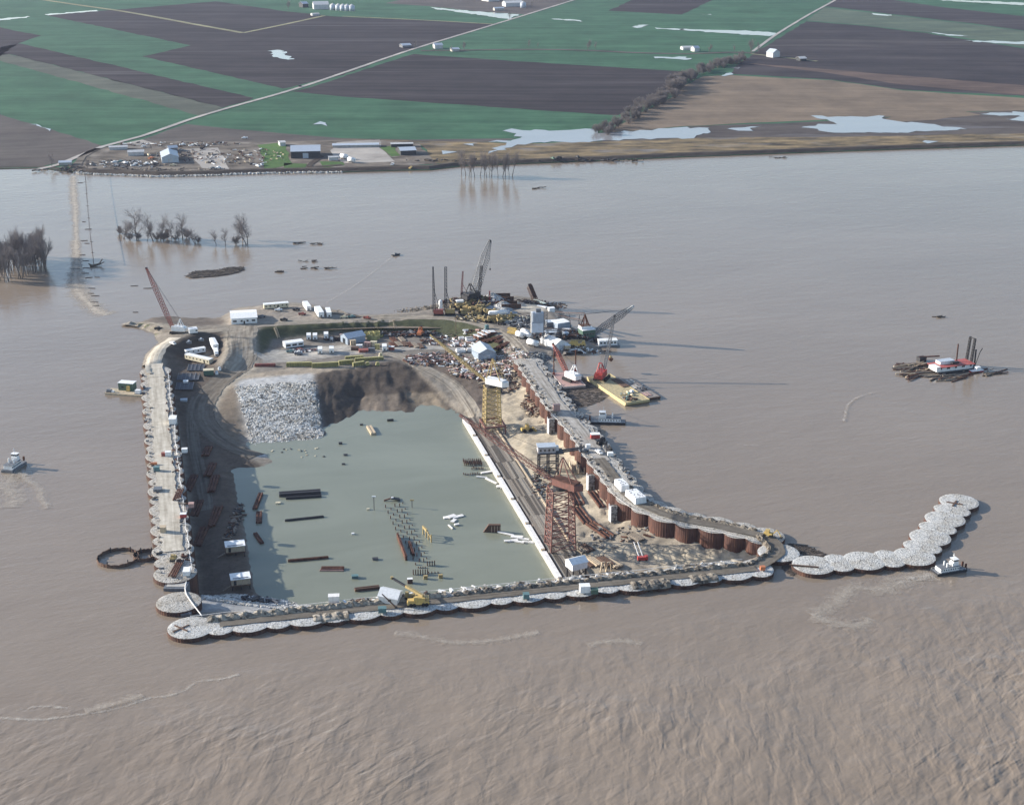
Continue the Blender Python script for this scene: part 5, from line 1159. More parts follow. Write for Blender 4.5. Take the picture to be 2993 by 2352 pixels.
# yellow barge
A_, B_, C_ = at('d', 1150, 1180, 2.0), at('d', 1625, 1500, 2.0), at('d', 1910, 1448, 2.0)
r = head(B_, A_); L = (A_-B_).length; n_ = Vector((math.sin(r), -math.cos(r), 0)); W_ = abs((C_-B_).dot(n_)); cc = (A_+B_)/2+n_*(W_/2); cc.z = 0; YR = r; YC = cc
PALEY = paint('barge_yellow', (.52,.43,.23), .55, .25)
yb = barge('large yellow deck barge carrying a red crane and scattered gear', cc, r, L, W_, 2.0, PALEY, PALEY, 2.5, None, paint('dusty_yellow_deck', (.47,.385,.22), .75, .5))
c = at('d', 1335, 1200, 2.1); crane('red crane with steep thin boom on the yellow barge', c, atY('d', 1490, 432, c.y+20), GREYSTEEL, BRIGHTRED, 1.5, 20, .2, None, True, 1.45)
p = atY('d', 1440, 955, at('d', 1335, 1200, 2).y+20); t = thing('clamshell_bucket', 'brown clamshell bucket hanging from the red crane over the water', 'bucket', p, .4)
MB().yprism([(-1.6,-.2),(-.2,-1.6),(0,-1.4),(0,.4),(-1,.6)], -1.1, 1.1).build('jaw', RUSTD, t); MB().yprism([(1.6,-.2),(.2,-1.6),(0,-1.4),(0,.4),(1,.6)], -1.1, 1.1).build('jaw', RUSTD, t); MB().box((0,0,1.4), (1,1,1.2)).build('head_block', YEL, t); MB().bar((0,0,2), (0,0,26), .12).build('hoist_line', DARK, t)
t = thing('gear_heap', 'heap of dark gear and tarps at the near end of yellow barge', 'gear', at('d', 1660, 1425, 2.2), YR); rr_ = random.Random(9)
for i in range(26): MB().box((rr_.uniform(-7,7), rr_.uniform(-4,4), rr_.uniform(.2,.8)), (rr_.uniform(.8,2.2), rr_.uniform(.5,1.4), rr_.uniform(.5,1.4)), rr_.uniform(0,3)).build('gear_piece', rr_.choice((DARK, GREYSTEEL, CREAM, BROWNW, TEAL)), t)
t = thing('white_tent', 'small white covered hatch on the yellow barge', 'hatch', at('d', 1700, 1365, 2.1), YR); MB().box((0,0,.8), (2.4,2,1.6), taper=.7).build('cover', WHITE, t); MB().box((0,0,.15), (3,2.6,.3)).build('coaming', DARK, t)
stack('plank_stack', 'long timbers lying on the yellow barge below the red crane', 'timbers', at('d', 1560, 1250, 2.15), YR, 16, .8, 5, .4, BROWNW)
# brown barge alongside
A_, B_ = at('d', 1500, 1195, 1.6), at('d', 1880, 1440, 1.6); C_ = at('d', 2030, 1412, 1.6); r = head(B_, A_); n_ = Vector((math.sin(r), -math.cos(r), 0)); W_ = abs((C_-B_).dot(n_))+2; cc = (A_+B_)/2+n_*(W_/2-1); cc.z = 0
barge('weathered brown deck barge moored behind the yellow barge', cc, r, (A_-B_).length, W_, 1.5, BROWNW, None, 2, None, paint('grey_brown_deck', (.25,.22,.2), .9, .5))
for i, (x, y, lb_) in enumerate(((1680,1230,'pale tarpaulin square at far end of the brown barge'),(1740,1300,'pale tarpaulin square in the middle of the brown barge'),(1880,1390,'pinkish plate at the near end of the brown barge'))): t = thing('deck_plate', lb_, 'cargo', at('d', x, y, 1.65), r, 'plates on the brown barge'); MB().box((0,0,.15), (6,4.2,.3)).build('sheet', (CONC, CONC, PINKRED)[i], t); MB().box((0,0,.4), (5,.4,.25)).build('batten', TIMBER, t)
t = thing('gear_heap', 'pile of dark chain and gear on the brown barge', 'gear', at('d', 1820, 1320, 1.6), r)
for i in range(16): MB().box((rr_.uniform(-4,4), rr_.uniform(-3,3), rr_.uniform(.2,.5)), (rr_.uniform(.6,1.6), rr_.uniform(.5,1.2), rr_.uniform(.4,.9)), rr_.uniform(0,3)).build('gear_piece', rr_.choice((DARK, GREYSTEEL)), t)
def driftmat(lb_, f, pts, mat, n, seed, size=2.2, z=.12):
    """raft of floating drift: thin mat plus loose sticks"""
    P = [at(f, x, y, 0) for x, y in pts]; cx = sum((q for q in P), Vector())/len(P); t = thing('drift_raft', lb_, 'drift', cx, 0); t['kind'] = 'stuff'
    m_ = MB(); m_.prism([((q-cx).x, (q-cx).y) for q in P], -.3, z); o_ = m_.build('drift_mat', mat, t); o_['kind'] = 'stuff'
    r_ = random.Random(seed); xs = [q.x for q in P]; ys = [q.y for q in P]; s_ = MB(); k_ = 0
    while k_ < n:
        x, y = r_.uniform(min(xs), max(xs)), r_.uniform(min(ys), max(ys))
        if inpoly(np.array([x]), np.array([y]), P)[0]:
            s_.box((x-cx.x, y-cx.y, z+.05), (size*r_.uniform(.4,1.6), .3, .25), r_.uniform(-.6,.8), r_.uniform(-.1,.1)); k_ += 1
    o_ = s_.build('driftwood_pieces', DRIFT, t); o_['kind'] = 'stuff'
MUDMAT = stony('floating_mud', (.1,.085,.075), (.15,.125,.11), .4, .3)
driftmat('dark raft of floating drift trapped between pink and yellow barges', 'd', [(1050,1170),(1140,1190),(1300,1290),(1430,1400),(1330,1470),(1150,1540),(1010,1560),(960,1470),(900,1400),(850,1320),(1120,1300)], MUDMAT, 260, 3)
driftmat('long dark driftwood island floating behind the site', 'a', [(680,205),(760,150),(920,135),(1090,125),(1200,92),(1380,95),(1370,130),(1240,175),(1030,205),(860,215),(750,225)], DRIFT, 300, 4, 4, .5)
driftmat('brown drift wedged beside the right corner cells', 'n', [(270,580),(420,600),(610,690),(580,712),(400,690),(300,640)], MUDMAT, 120, 6)
driftmat('dark drift patch left of the first breakwater cell', 'n', [(190,770),(290,770),(330,850),(300,880),(220,830)], MUDMAT, 40, 7)
# ------------------------------------------------------------------ boats
p, q = at('l', 600, 410, 0), at('l', 1125, 425, 0); towboat('dark hulled towboat with long white deckhouse below yellow barge', (p+q)/2, head(q, p), 24, 7.5, DARK, (p-q).length/25)
p, q = at('n', 1575, 862, 0), at('n', 1855, 815, 0); towboat('white towboat steaming past the tip of the breakwater', (p+q)/2, head(p, q), 20, 7.5, DARK, (p-q).length/21)
p = at('r', 300, 640, 0); towboat('white towboat at the left edge trailing a foaming wake', p, 1.33, 15, 7, GREYSTEEL, .95)
c = at('t4', 1826, 90, 0); c = at('w', 840, 542, 0); t = thing('motor_boat', 'small dark motor boat drawing a long wake behind the island', 'motor boat', c, .55); MB().yprism([(-3.5,-.2),(2.4,-.2),(3.8,1.1),(-3.5,.9)], -1.3, 1.3).build('hull', DARK, t); MB().box((-.4,0,1.5), (2.2,2,1.3), taper=.85).build('cabin', GREYSTEEL, t)
# dredge with red roof and trapped drift
p, q = at('o', 830, 690, 0), at('o', 1560, 600, 0); r = head(p, q); L = (p-q).length; cc = (p+q)/2 + Vector((-math.sin(r), math.cos(r), 0))*5
t = thing('dredge', 'dredge with white deckhouse and long red roof tangled in drift', 'dredge', cc, r)
MB().yprism([(-L/2+2,-1),(L/2-2,-1),(L/2,1.2),(-L/2,1.2)], -7, 7).build('hull', DARK, t); MB().box((-L*.05,0,2.6), (L*.86,9.5,2.8)).build('deckhouse', WHITE, t); MB().box((-L*.05,0,4.15), (L*.92,11.2,.35)).build('roof', paint('red_roof', (.4,.1,.09), .6, .25), t)
for i in range(5): MB().box((-L*.4+L*.18*i,-4.8,3.3), (2.2 if i % 2 else 1.4,.14,1.2)).build('window', GLASS, t)
MB().box((-L*.16,2,5.2), (L*.34,5,1.8)).build('upper_deckhouse', WHITE, t); MB().box((-L*.16,2,6.2), (L*.36,5.4,.2)).build('upper_roof', GREYROOF, t); MB().box((-L*.47,-2,3.2), (3,7,3)).build('pilothouse', WHITE, t)
MB().cyl((L*.12,2,5), (L*.12,2,16), .45, n=8).build('mast', RUSTD, t); MB().cyl((L*.5,-1,1), (L*.5,-1,12), .5, n=8).build('spud', DARK, t)
for s in (-1, 1): MB().lattice((L*.42,2+s*2.4,1.2), (L*.46,2+s*2.4,19), 1.2, 1.0, 9, .3).build('ladder_frame', DARK, t)
MB().bar((L*.46,-.4,19), (L*.46,4.4,18.5), .6).build('cross_head', DARK, t)
MB().bar((L*.54,0,1), (L*.62,0,9), .5).bar((L*.62,0,9), (L*.68,0,12), .4).build('stern_gantry', DARK, t); MB().box((-L*.02,-2.5,5.6), (5,2,1)).build('deck_winch', DARK, t)
p = at('o', 1530, 640, 0); t = thing('work_skiff', 'small white and red skiff at the right end of the dredge', 'skiff', p, r); MB().yprism([(-4.5,-.3),(3.5,-.3),(4.8,1.0),(-4.5,1.0)], -2, 2).build('hull', BRIGHTRED, t); MB().box((.8,0,2.1), (3,2.8,2.2)).build('cabin', WHITE, t); MB().box((0,0,1.05), (9,4.2,.15)).build('gunwale', WHITE, t)
def logs(lb_, f, x, y, n, ext, seed, mats=(DRIFT, TIMBER, RUSTD), ang=.35, L=(6, 16)):
    p = at(f, x, y, 0); t = thing('drift_logs', lb_, 'drift logs', p, 0); r_ = random.Random(seed)
    for i in range(n):
        a = ang + r_.uniform(-.5,.5); l_ = r_.uniform(*L); o_ = MB().cyl((-l_/2,0,0), (l_/2,0,r_.uniform(-.3,.5)), r_.uniform(.25,.5), r_.uniform(.2,.4), 6).build('log', r_.choice(mats), t); o_.location = (r_.uniform(-ext[0],ext[0]), r_.uniform(-ext[1],ext[1]), r_.uniform(.1,.9)); o_.rotation_euler = (0,0,a)
logs('tangle of drift logs and broken dock at left end of the dredge', 'o', 540, 600, 70, (13, 13), 2, (DRIFT, TIMBER, RUSTD, PALEWOOD))
logs('long drift logs floating along the near side of dredge', 'o', 900, 760, 26, (18, 5), 3)
logs('drift logs streaming off the right end of the dredge', 'o', 1680, 670, 16, (12, 5), 4)
t = thing('broken_float', 'dark broken float sticking out left behind the dredge', 'float', at('o', 560, 450, 0), r); MB().box((0,0,1.4), (5,4,2.8)).build('box', DARK, t); MB().bar((-2,0,2.8), (12,-2,2.6), .8).build('spar', RUSTD, t)
# work barge on the left
p, q = at('e', 110, 655, 0), at('e', 575, 690, 0); r = head(p, q); L = (p-q).length; cc = (p+q)/2 + Vector((-math.sin(r), math.cos(r), 0))*4.5
barge('tan work barge with green house moored outside the left arm', cc, r, L, 9, 1.2, paint('tan_hull', (.45,.37,.26), .7, .3), None, 1.5)
c = at('e', 388, 575, 2.4); c.z = 1.2; t = thing('barge_house', 'green house with pale roof standing on the tan work barge', 'cabin', c + Vector((0, 1.5, 0)), r); MB().box((0,0,2.3), (9.5,5,4.6)).build('body', GREENP, t); MB().box((0,0,4.7), (10,5.6,.25)).build('roof', WHITER, t); opening(t, 4.75, 2.5, [('f', -2, 1.6, 1.4, 1.2), ('f', 2, 1.6, 1.4, 1.2)], 'window')
for i, (x, y, mt, d_, lb_) in enumerate(((530,640,WHITE,(3.4,2.6,2.4),'white tank box at right end of the work barge'),(410,610,BYEL,(2,2,3.2),'yellow hoist in front of the green barge house'),(170,620,GREYSTEEL,(3,2,1.6),'grey winch at the left end of work barge'),(215,625,WHITE,(1.6,1.4,1.2),'small white box beside the barge winch'))): t = thing('deck_gear', lb_, 'deck gear', at('e', x, y, 1.2), r, 'gear on the work barge'); MB().box((0,0,d_[2]/2), d_, taper=.9).build('box', mt, t); MB().box((0,0,.1), (d_[0]*1.2,d_[1]*1.2,.2)).build('skid', DARK, t)
# open sheet pile rings
def ring(lb_, f, x, y, rr_, h=2.2):
    p = at(f, x, y, 0); t = thing('sheet_pile_ring', lb_, 'cofferdam cell', p, 0, 'open sheet pile rings'); v, f_ = [], []; n = 64
    for k_ in range(n):
        a = math.tau*k_/n; o_ = .06*(1 if k_ % 2 else -1); hh = h + (.5*math.sin(k_*1.7)+.3*math.sin(k_*.6))*.35
        for R, z in ((rr_+o_, -14), (rr_+o_, hh), (rr_-.3+o_, hh), (rr_-.3+o_, -14)): v.append((R*math.cos(a), R*math.sin(a), z))
    for k_ in range(n):
        a, b_ = 4*k_, 4*((k_+1) % n); f_ += [(a, b_, b_+1, a+1), (a+1, b_+1, b_+2, a+2), (a+2, b_+2, b_+3, a+3)]
    me = bpy.data.meshes.new('pile_wall'); me.from_pydata(v, [], f_); me.materials.append(BROWNW); me.update(); link('pile_wall', me, t)
    for k_ in range(6): a = 1.1*k_; MB().bar(((rr_-.7)*math.cos(a), (rr_-.7)*math.sin(a), -1), ((rr_-.7)*math.cos(a), (rr_-.7)*math.sin(a), h+1.1), .4).build('guide_pile', DARK, t)
ring('large open sheet-pile ring standing in water left of the left arm', 'f', 222, 868, 9.4, 1.6)
ring('smaller open sheet-pile ring touching the left arm', 'f', 494, 845, 5.4, 1.8)
# ------------------------------------------------------------------ lock wall and timber deck in the pit
DZ = -10.2
b0, b1 = at('w', 984, 886, DZ), at('w', 1190, 1229, DZ); bd = (b1-b0).normalized(); bn = Vector((-bd.y, bd.x, 0)); br = head(b0, b1); bL = (b1-b0).length
t = thing('lock_wall', 'long white formed lock wall between pit water and timber deck', 'lock wall', (b0.x, b0.y, 0), br)
MB().box((bL/2, 0, -13.4), (bL, 1.6, 6.2)).build('wall', CONC, t)
for i in range(7):
    s_ = bL*(i+.04)/7; e_ = bL*(i+.94)/7; MB().box(((s_+e_)/2, 0, DZ-.05), (e_-s_, 2.1, .9)).build('form_segment', FORMW, t)
    MB().box((e_+.6, 0, DZ-.1), (1.0, 1.8, .7)).build('form_joint', PALEWOOD, t)
t = thing('timber_deck', 'grey weathered plank deck running along the lock wall', 'deck', (b0.x, b0.y, 0), br)
DW = 12.5
MB().box((bL/2+1, DW/2+1.6, DZ-1.3), (bL+2, DW, 1.6)).build('substructure', BROWNW, t)
pm_ = [MB().box((0,0,0), (bL/9-.2, DW/11-.12, .3)).mesh('plank', mt) for mt in (TIMBER, paint('dark_plank', (.1,.085,.07), .9, .4), paint('pale_plank', (.3,.265,.22), .9, .35))]
for i in range(9):
    for k in range(11): link('plank', rnd.choice(pm_), t, (bL*(i+.5)/9+rnd.uniform(-.3,.3), 2.2+DW*(k+.5)/11, DZ-.3+rnd.uniform(-.1,.12)), rnd.uniform(-.012,.012))
MB().box((bL*.42, DW+2.4, DZ), (bL*.8, .8, .8)).build('kerb_beam', PALEWOOD, t)
def tower(name, label, base, w, h, mat, n, bar, t_=None, cat='tower crane'):
    t = thing(name, label, cat, base, br)
    for sx in (-1, 1):
        for sy in (-1, 1): MB().bar((sx*w*.56, sy*w*.56, 0), (sx*w*.46, sy*w*.46, h), bar*2).build('tower_leg', mat, t)
    m = MB()
    for i in range(n):
        z0, z1 = h*i/n, h*(i+1)/n; a0, a1 = w*(.56-.1*i/n), w*(.56-.1*(i+1)/n)
        P0 = [(-a0,-a0,z0),(a0,-a0,z0),(a0,a0,z0),(-a0,a0,z0)]; P1 = [(-a1,-a1,z1),(a1,-a1,z1),(a1,a1,z1),(-a1,a1,z1)]
        for j in range(4): m.bar(P0[j], P1[(j+1) % 4], bar).bar(P0[(j+1) % 4], P1[j], bar).bar(P1[j], P1[(j+1) % 4], bar)
    m.build('tower_bracing', mat, t); return t
def cranehead(t, h, tip, matb, math_, roofm, w, apex, boomw=2.4):
    o_ = Vector(t.location); L_ = Matrix.Rotation(-br, 4, 'Z') @ (Vector(tip)-o_)
    MB().cyl((0,0,h), (0,0,h+1.6), w*.42, n=18).build('slewing_ring', DARK, t)
    a = math.atan2(L_.y, L_.x); R = Matrix.Rotation(a, 4, 'Z'); q = lambda *p: R @ Vector(p)
    m = MB(); m.box((0,0,0), (w*1.5, w*.55, 3.4)); m.v = [tuple(R @ Vector(v) + Vector((0,0,h+3.4)) - R @ Vector((w*.35,0,0))) for v in m.v]; m.build('machinery_house', math_, t)
    m = MB(); m.box((0,0,0), (w*1.54, w*.6, .3)); m.v = [tuple(R @ Vector(v) + Vector((0,0,h+5.25)) - R @ Vector((w*.35,0,0))) for v in m.v]; m.build('house_roof', roofm, t)
    for s in (-1, 1): MB().bar(q(w*.3, s*w*.25, h+5.2), q(-w*.1, s*.4, h+5.2+apex), .45).bar(q(-w*.9, s*w*.25, h+5.2), q(-w*.1, s*.4, h+5.2+apex), .4).build('a_frame_leg', matb, t)
    MB().lattice(q(w*.45,0,h+2.6), L_, boomw*.6, boomw*.4, 20, .24, None, boomw).build('boom', matb, t)
    MB().bar(q(-w*.1,0,h+5.2+apex), L_, .12).build('pendant_line', DARK, t); MB().box(q(-w*1.15,0,h+3.2), (2.4,w*.5,3)).build('counterweight', math_, t)
BRN = paint('red_brown_steel', (.19,.085,.07), .7, .35); MUST = paint('mustard_steel', (.4,.3,.13), .6, .3)
bp_ = at('k', 1440, 1010, DZ); t = tower('tower_crane', 'red-brown lattice tower crane standing over the timber deck', bp_, 11, 30.5, BRN, 8, .3)
hp = Vector(bp_); cranehead(t, 30.5, at('j', 190, 835, 42), BRN, BRN, RUSTD, 9, 11, 2.2)
bp_ = at('j', 600, 1010, DZ+.5); t = tower('tower_crane', 'mustard yellow lattice tower crane with white cab at the far end', bp_, 8.5, 26, MUST, 9, .26)
cranehead(t, 26, at('s', 855, 535, 40), MUST, WHITE, WHITER, 8, 12, 1.4)
t = thing('crane_portal', 'red-brown portal frame under the yellow tower crane', 'portal frame', at('j', 610, 1040, DZ), br)
for x in (-7, 7):
    for y in (-6, 6): MB().bar((x,y,0), (x,y,5), .8).build('leg', BRN, t)
MB().bar((-7,-6,5), (7,-6,5), .9).bar((-7,6,5), (7,6,5), .9).bar((-7,-6,5), (-7,6,5), .9).bar((7,-6,5), (7,6,5), .9).bar((-7,-6,4.9), (7,6,4.9), .5).build('beam_frame', BRN, t)
# pump house on trestle
c = on('j', 1310, 1570); c.z = -9.0; t = thing('pump_house', 'grey roofed pump house on a tall dark steel trestle', 'pump house', c, .12)
for x in (-5, 0, 5):
    for y in (-3.4, 3.4): MB().bar((x,y,-1), (x,y,12), .7).build('trestle_leg', DARK, t)
m = MB()
for z in (4, 8):
    m.bar((-5,-3.4,z), (5,-3.4,z), .35).bar((-5,3.4,z), (5,3.4,z), .35).bar((-5,-3.4,z), (-5,3.4,z), .35).bar((5,-3.4,z), (5,3.4,z), .35)
m.bar((-5,-3.4,4), (0,-3.4,8), .25).bar((0,-3.4,4), (5,-3.4,8), .25); m.build('cross_brace', DARK, t)
MB().box((1,0,12.2), (14,8,.5)).build('platform', DARK, t); MB().box((-1,0,14.2), (9.6,6,3.4)).build('body', paint('lilac_grey_siding', (.4,.38,.4), .6, .15), t); MB().box((-1,0,16), (10.2,6.6,.3)).build('roof', GREYROOF, t); MB().box((4.6,1.5,13.6), (2.4,3,2.4)).build('annex', WHITE, t)
for i in range(4): MB().box((-4.4+2.3*i,-3.04,14.2), (1,.12,1.2)).build('window', GLASS, t)
MB().bar((8,1,12.3), (20,4,12.3), 1.2, .5).bar((8,-1.6,12.3), (20,1.4,12.3), 1.2, .5).build('gangway', DARK, t)
# small white house on legs at the near end of the deck
c = at('k', 1640, 1415, DZ); t = thing('stilt_house', 'small white gabled hut on dark legs at the end of the lock deck', 'hut', c, .5)
for x in (-3.4, 3.4):
    for y in (-2.8, 2.8): MB().bar((x,y,-1), (x,y,6.2), .6).build('leg', DARK, t)
MB().bar((-3.4,-2.8,2), (3.4,-2.8,5), .3).bar((3.4,-2.8,2), (3.4,2.8,5), .3).build('cross_brace', DARK, t)
MB().xprism([(-3.2,6.2),(3.2,6.2),(3.2,9.4),(0,11),(-3.2,9.4)], -4, 4).build('body', WHITE, t)
for s in (-1, 1): MB().add([(-4.4,s*3.6,9.25),(4.4,s*3.6,9.25),(4.4,0,11.1),(-4.4,0,11.1),(-4.4,s*3.6,9.45),(4.4,s*3.6,9.45),(4.4,0,11.3),(-4.4,0,11.3)], [(0,1,2,3),(7,6,5,4),(0,4,5,1),(0,3,7,4),(1,5,6,2)]).build('roof_slope', WHITER, t)
MB().box((4.05,0,7.8), (.14,3,2.6)).build('door', GLASS, t); MB().bar((5,-2,6.2), (8,-4,1), 1.2, .3).build('ramp', TIMBER, t)
# long brown channel forms lying in the sand
for i, (f, x1, y1, x2, y2, w, lb_) in enumerate((('k',1585,320,1685,505,5,'dark brown channel form beside the tower crane house'),('k',1625,530,1790,735,4.6,'second brown channel form in line towards the sand basin'),('k',1810,740,2060,905,4.6,'third and nearest brown channel form in the sand'),('k',1840,345,1985,525,4.6,'brown channel form close to the rusty wall'),('j',1620,1480,1650,1600,3,'pale shuttering box beside the pump house'),('j',1700,1480,1740,1600,3,'pale shuttering box nearest the rusty wall by pump house'))):
    c, r, L = ends(f, x1, y1, x2, y2); t = thing('channel_form', lb_, 'steel form', c + Vector((0,0,.3)), r, 'channel forms in the sand'); mt = RUSTD if i < 4 else PALEWOOD
    hgt = 1.3 if i < 4 else 3.2
    MB().box((0,0,.2), (L,w,.4)).build('floor', mt if i > 3 else BROWNW, t); MB().box((0,-w/2,hgt/2), (L,.5,hgt)).build('side_rail', mt, t); MB().box((0,w/2,hgt/2), (L,.5,hgt)).build('side_rail', mt, t); MB().box((0,0,.7), (L,.5,.6)).build('centre_rail', mt, t)
LBR = [('k',1720,1045,1.15,8),('k',1790,1215,1.05,10),('k',1860,1200,1.05,11),('k',1930,1215,1.05,11),('k',2010,1200,1.05,10),('k',2090,1225,1.0,9),('m',540,515,1.0,9),('m',50,620,1.0,9),('m',330,780,.9,8)]
for i, (f, x, y, a, L) in enumerate(LBR): stack('lumber_stack', f"{ordn(i)} lumber rack on the sand right of the stilt house, counted rightwards", 'lumber', on(f, x, y, .2), -a, L, .6, 5, .4, (TIMBER, BROWNW, PALEWOOD)[i % 3], 'lumber racks on the sand', .4, 2)
CL('rusty scaffolding and boards along the foot of the rusty wall', 'j', 1130, 700, 260, (6, 18), 2.4, [RUSTD, TIMBER, PALEWOOD], 31, 1.4)
CL('reinforcing bars and boards scattered over the sand', 'm', 250, 520, 90, (26, 10), 1.8, [TIMBER, RUSTD, GREYSTEEL], 32, .3)
CL('boards and debris beside the timber deck', 'k', 1220, 260, 130, (6, 26), 1.8, [TIMBER, RUSTD, DARK, GREYSTEEL], 33, .8)
for i, (f, x, y, h, lb_) in enumerate((('j',1345,1075,9,'pale rock-filled crib against the rusty wall nearest the yellow crane'),('k',1815,310,8.5,'pale rock-filled crib in the middle of the rusty wall'),('k',2095,700,8.5,'pale rock-filled crib by the rusty wall above the sand basin'))):
    c = on(f, x, y); t = thing('rock_crib', lb_, 'crib', c, .25, 'rock cribs along the rusty wall')
    MB().box((.6,.5,h/2), (3.0,2.4,h)).build('rock_filling', stony('crib_rock', (.16,.15,.14), (.38,.37,.36), 1.1, .6), t)
    me_ = MB().box((0,0,0), (.5,3,.4)).mesh('rung', WHITE)
    for q in range(int(h/.9)): link('rung', me_, t, (-1.3, .5, .5+q*.9))
    for s in (-1, 1): MB().bar((-1.3,.5+s*1.5,0), (-1.3,.5+s*1.5,h+.6), .4).build('upright', WHITE, t)
# yellow excavator in the sand, backhoe, red truck
loader('yellow excavator half buried in the sand below rusty scaffolding', on('j', 1050, 1050), .4, BYEL, 1.3)
c = at('m', 1850, 500, ZC+.7); t = thing('backhoe', 'bright yellow backhoe at the rounded right corner of the cofferdam', 'backhoe', c, -.5)
MB().box((0,0,1.4), (4,2,1.4)).build('body', BYEL, t); MB().box((-.3,0,2.8), (1.8,1.7,1.6)).build('cab', BYEL, t); MB().bar((2,0,1.6), (4.4,0,4.2), .5).bar((4.4,0,4.2), (6.4,0,1.2), .4).build('boom', BYEL, t); MB().box((6.4,0,.8), (1,1.2,1)).build('bucket', DARK, t); wheelset(t, (-1.5,1.5), 1.2, .75, .5)
c = on('m', 600, 878); c.z = max(c.z, -4); t = thing('ladder_truck', 'bright red truck with pale ladder rails behind the front arm', 'truck', c, .1); t.scale = (.75, .75, .75)
MB().box((0,0,1.7), (6.4,2.8,2.2)).build('body', BRIGHTRED, t); MB().box((2.4,0,2.0), (1.6,2.6,2.6)).build('cab', BRIGHTRED, t); wheelset(t, (-2,2), 1.5, .6)
for s in (-1, 1): MB().bar((s*1.2-1,1,2.6), (s*1.2-2.5,11,7.6), .5).build('ladder_rail', FORMW, t)
for i, (x, y) in enumerate(((215,850),(270,850))): t = thing('trestle', ('left','right')[i]+' pale timber trestle frame standing behind the front arm', 'trestle', on('m', x, y), .3, 'pale timber trestles'); MB().bar((-1.4,0,0), (-.6,0,5), .5).bar((1.4,0,0), (.6,0,5), .5).build('leg_pair', PALEWOOD, t); MB().bar((-.9,0,4.8), (.9,0,4.8), .6).build('cap', PALEWOOD, t)
# ------------------------------------------------------------------ floating and standing things in the pit
def floatbox(lb_, f, x1, y1, x2, y2, w, h, mat, top=None):
    c, r, L = ends(f, x1, y1, x2, y2, WZ); t = thing('floating_form', lb_, 'floating form', (c.x, c.y, WZ), r, 'forms afloat in the pit')
    MB().box((0,0,h/2-.3), (L,w,h+.4)).build('body', mat, t); MB().box((0,w*.3,h+.05), (L*.98,w*.25,.14)).build('rib', top or mat, t); MB().box((0,-w*.3,h+.05), (L*.98,w*.25,.14)).build('rib', top or mat, t)
FB = [('i',250,290,650,262,4.2,1.5,DARK,'largest dark floating form in the upper left of the pit water'),('i',315,322,658,300,1.8,1,DARK,'dark floating form right in front of the largest one'),('i',305,535,680,495,1.2,.7,DARK,'thin dark floating beam in the middle left of pit water'),('i',335,925,725,890,1.3,.9,RUSTD,'long brown floating beam in the lower left of pit water'),('i',655,998,875,998,2.6,1,RUSTD,'short wide brown form floating right of the long beam'),('i',640,1012,870,1014,1,.5,PINKRED,'pinkish plank floating against the short wide form'),
      ('i',978,1205,1215,1178,2.4,1.1,BROWNW,'dark brown form floating near the white hut on the front arm'),('i',15,425,75,275,2.4,1,RUSTD,'tilted brown form in the shadow, farthest of three'),('i',55,558,58,455,3,1,RUSTD,'upright brown form in the shadow, middle of three'),('i',20,660,85,755,2,1,RUSTD,'slanting brown form in the shadow, nearest of three'),('h',1230,495,1270,560,3.2,1.2,PALEWOOD,'pale brown crate floating near the far shore of the pit'),('h',1385,440,1440,436,1.4,.8,DARK,'small dark float at the far shore of the pit')]
for f, x1, y1, x2, y2, w, h, mt, lb_ in FB: floatbox(lb_, f, x1, y1, x2, y2, w, h, mt)
pme = MB().box((0,0,0), (.45,.16,4.4)).box((0,.25,0), (.16,.4,4.4)).box((0,-.25,0), (.16,.4,4.4)).mesh('steel_pile', RUSTD)
def pilegrid(pts, lb_, grp):
    for q_, (f, x, y, hh, wh) in enumerate(pts):
        p = at(f, x, y, WZ); tag(link('steel_pile', pme, None, (p.x, p.y, WZ+hh-2.2), .2), f'{wh} {lb_}', 'steel pile', grp)
PG = []
for i in range(11):
    x0, y0 = 1275+24*i, 405+53*i
    for dx, dy, hh in ((0,0,1.6),(52,20,1.1),(90,-10,1.7),(135,-12,1.7),(165,-40,.6)): 
        if not (i > 6 and dx == 0): PG.append(('i', x0+dx*(1-.006*i), y0+dy, hh, f"{dict(zip((0,52,90,135,165), ('leftmost','second','third','fourth','rightmost')))[dx]} column, {ordn(i)} from far end:"))
pilegrid(PG, 'short steel pile of the slanting grid amid pit water', 'grid of steel piles in the pit')
pilegrid([('i', 1542+23*i, 1050-1*i, 2.6, ordn(i)+' from left in the near tall row:') for i in range(7)] + [('i', 1678+23*i, 965-2*i, 2.4, ordn(i)+' from left in the far tall row:') for i in range(4)] + [('i', 1590+22*i, 985, .6, ordn(i)+' from left in the far low row:') for i in range(4)] + [('i', 1690+30*i, 1035, .8, ordn(i)+' from left in the near low row:') for i in range(4)], 'steel pile right of the grid', 'short rows of steel piles')
pilegrid([('j', 235+24*i+10*k, 1430+22*k+rnd.uniform(-6,6), 1.8, f"{ordn(i)} from left, {('far','middle','near')[k]} row of far cluster:") for i in range(10) for k in range(3)] + [('j', 240+22*i, 1590+rnd.uniform(-14,14), 1.0, ordn(i)+' from left in the near cluster:') for i in range(10)] + [('j', 345+20*i, 1525+rnd.uniform(-10,10), 1.2, ordn(i)+' from left in the middle cluster:') for i in range(8)], 'pile beside the lock wall', 'dense pile rows by the lock wall')
for i, (f, x1, y1, x2, y2, w, h, mt, lb_) in enumerate((('i',1390,690,1475,915,1.0,2.4,RUSTD,'long rusty pile wall along the left of the pile grid'),('i',1500,745,1545,870,1.2,1.2,RUSTD,'short rusty wale inside the near end of pile grid'))): floatbox(lb_, f, x1, y1, x2, y2, w, h, mt)
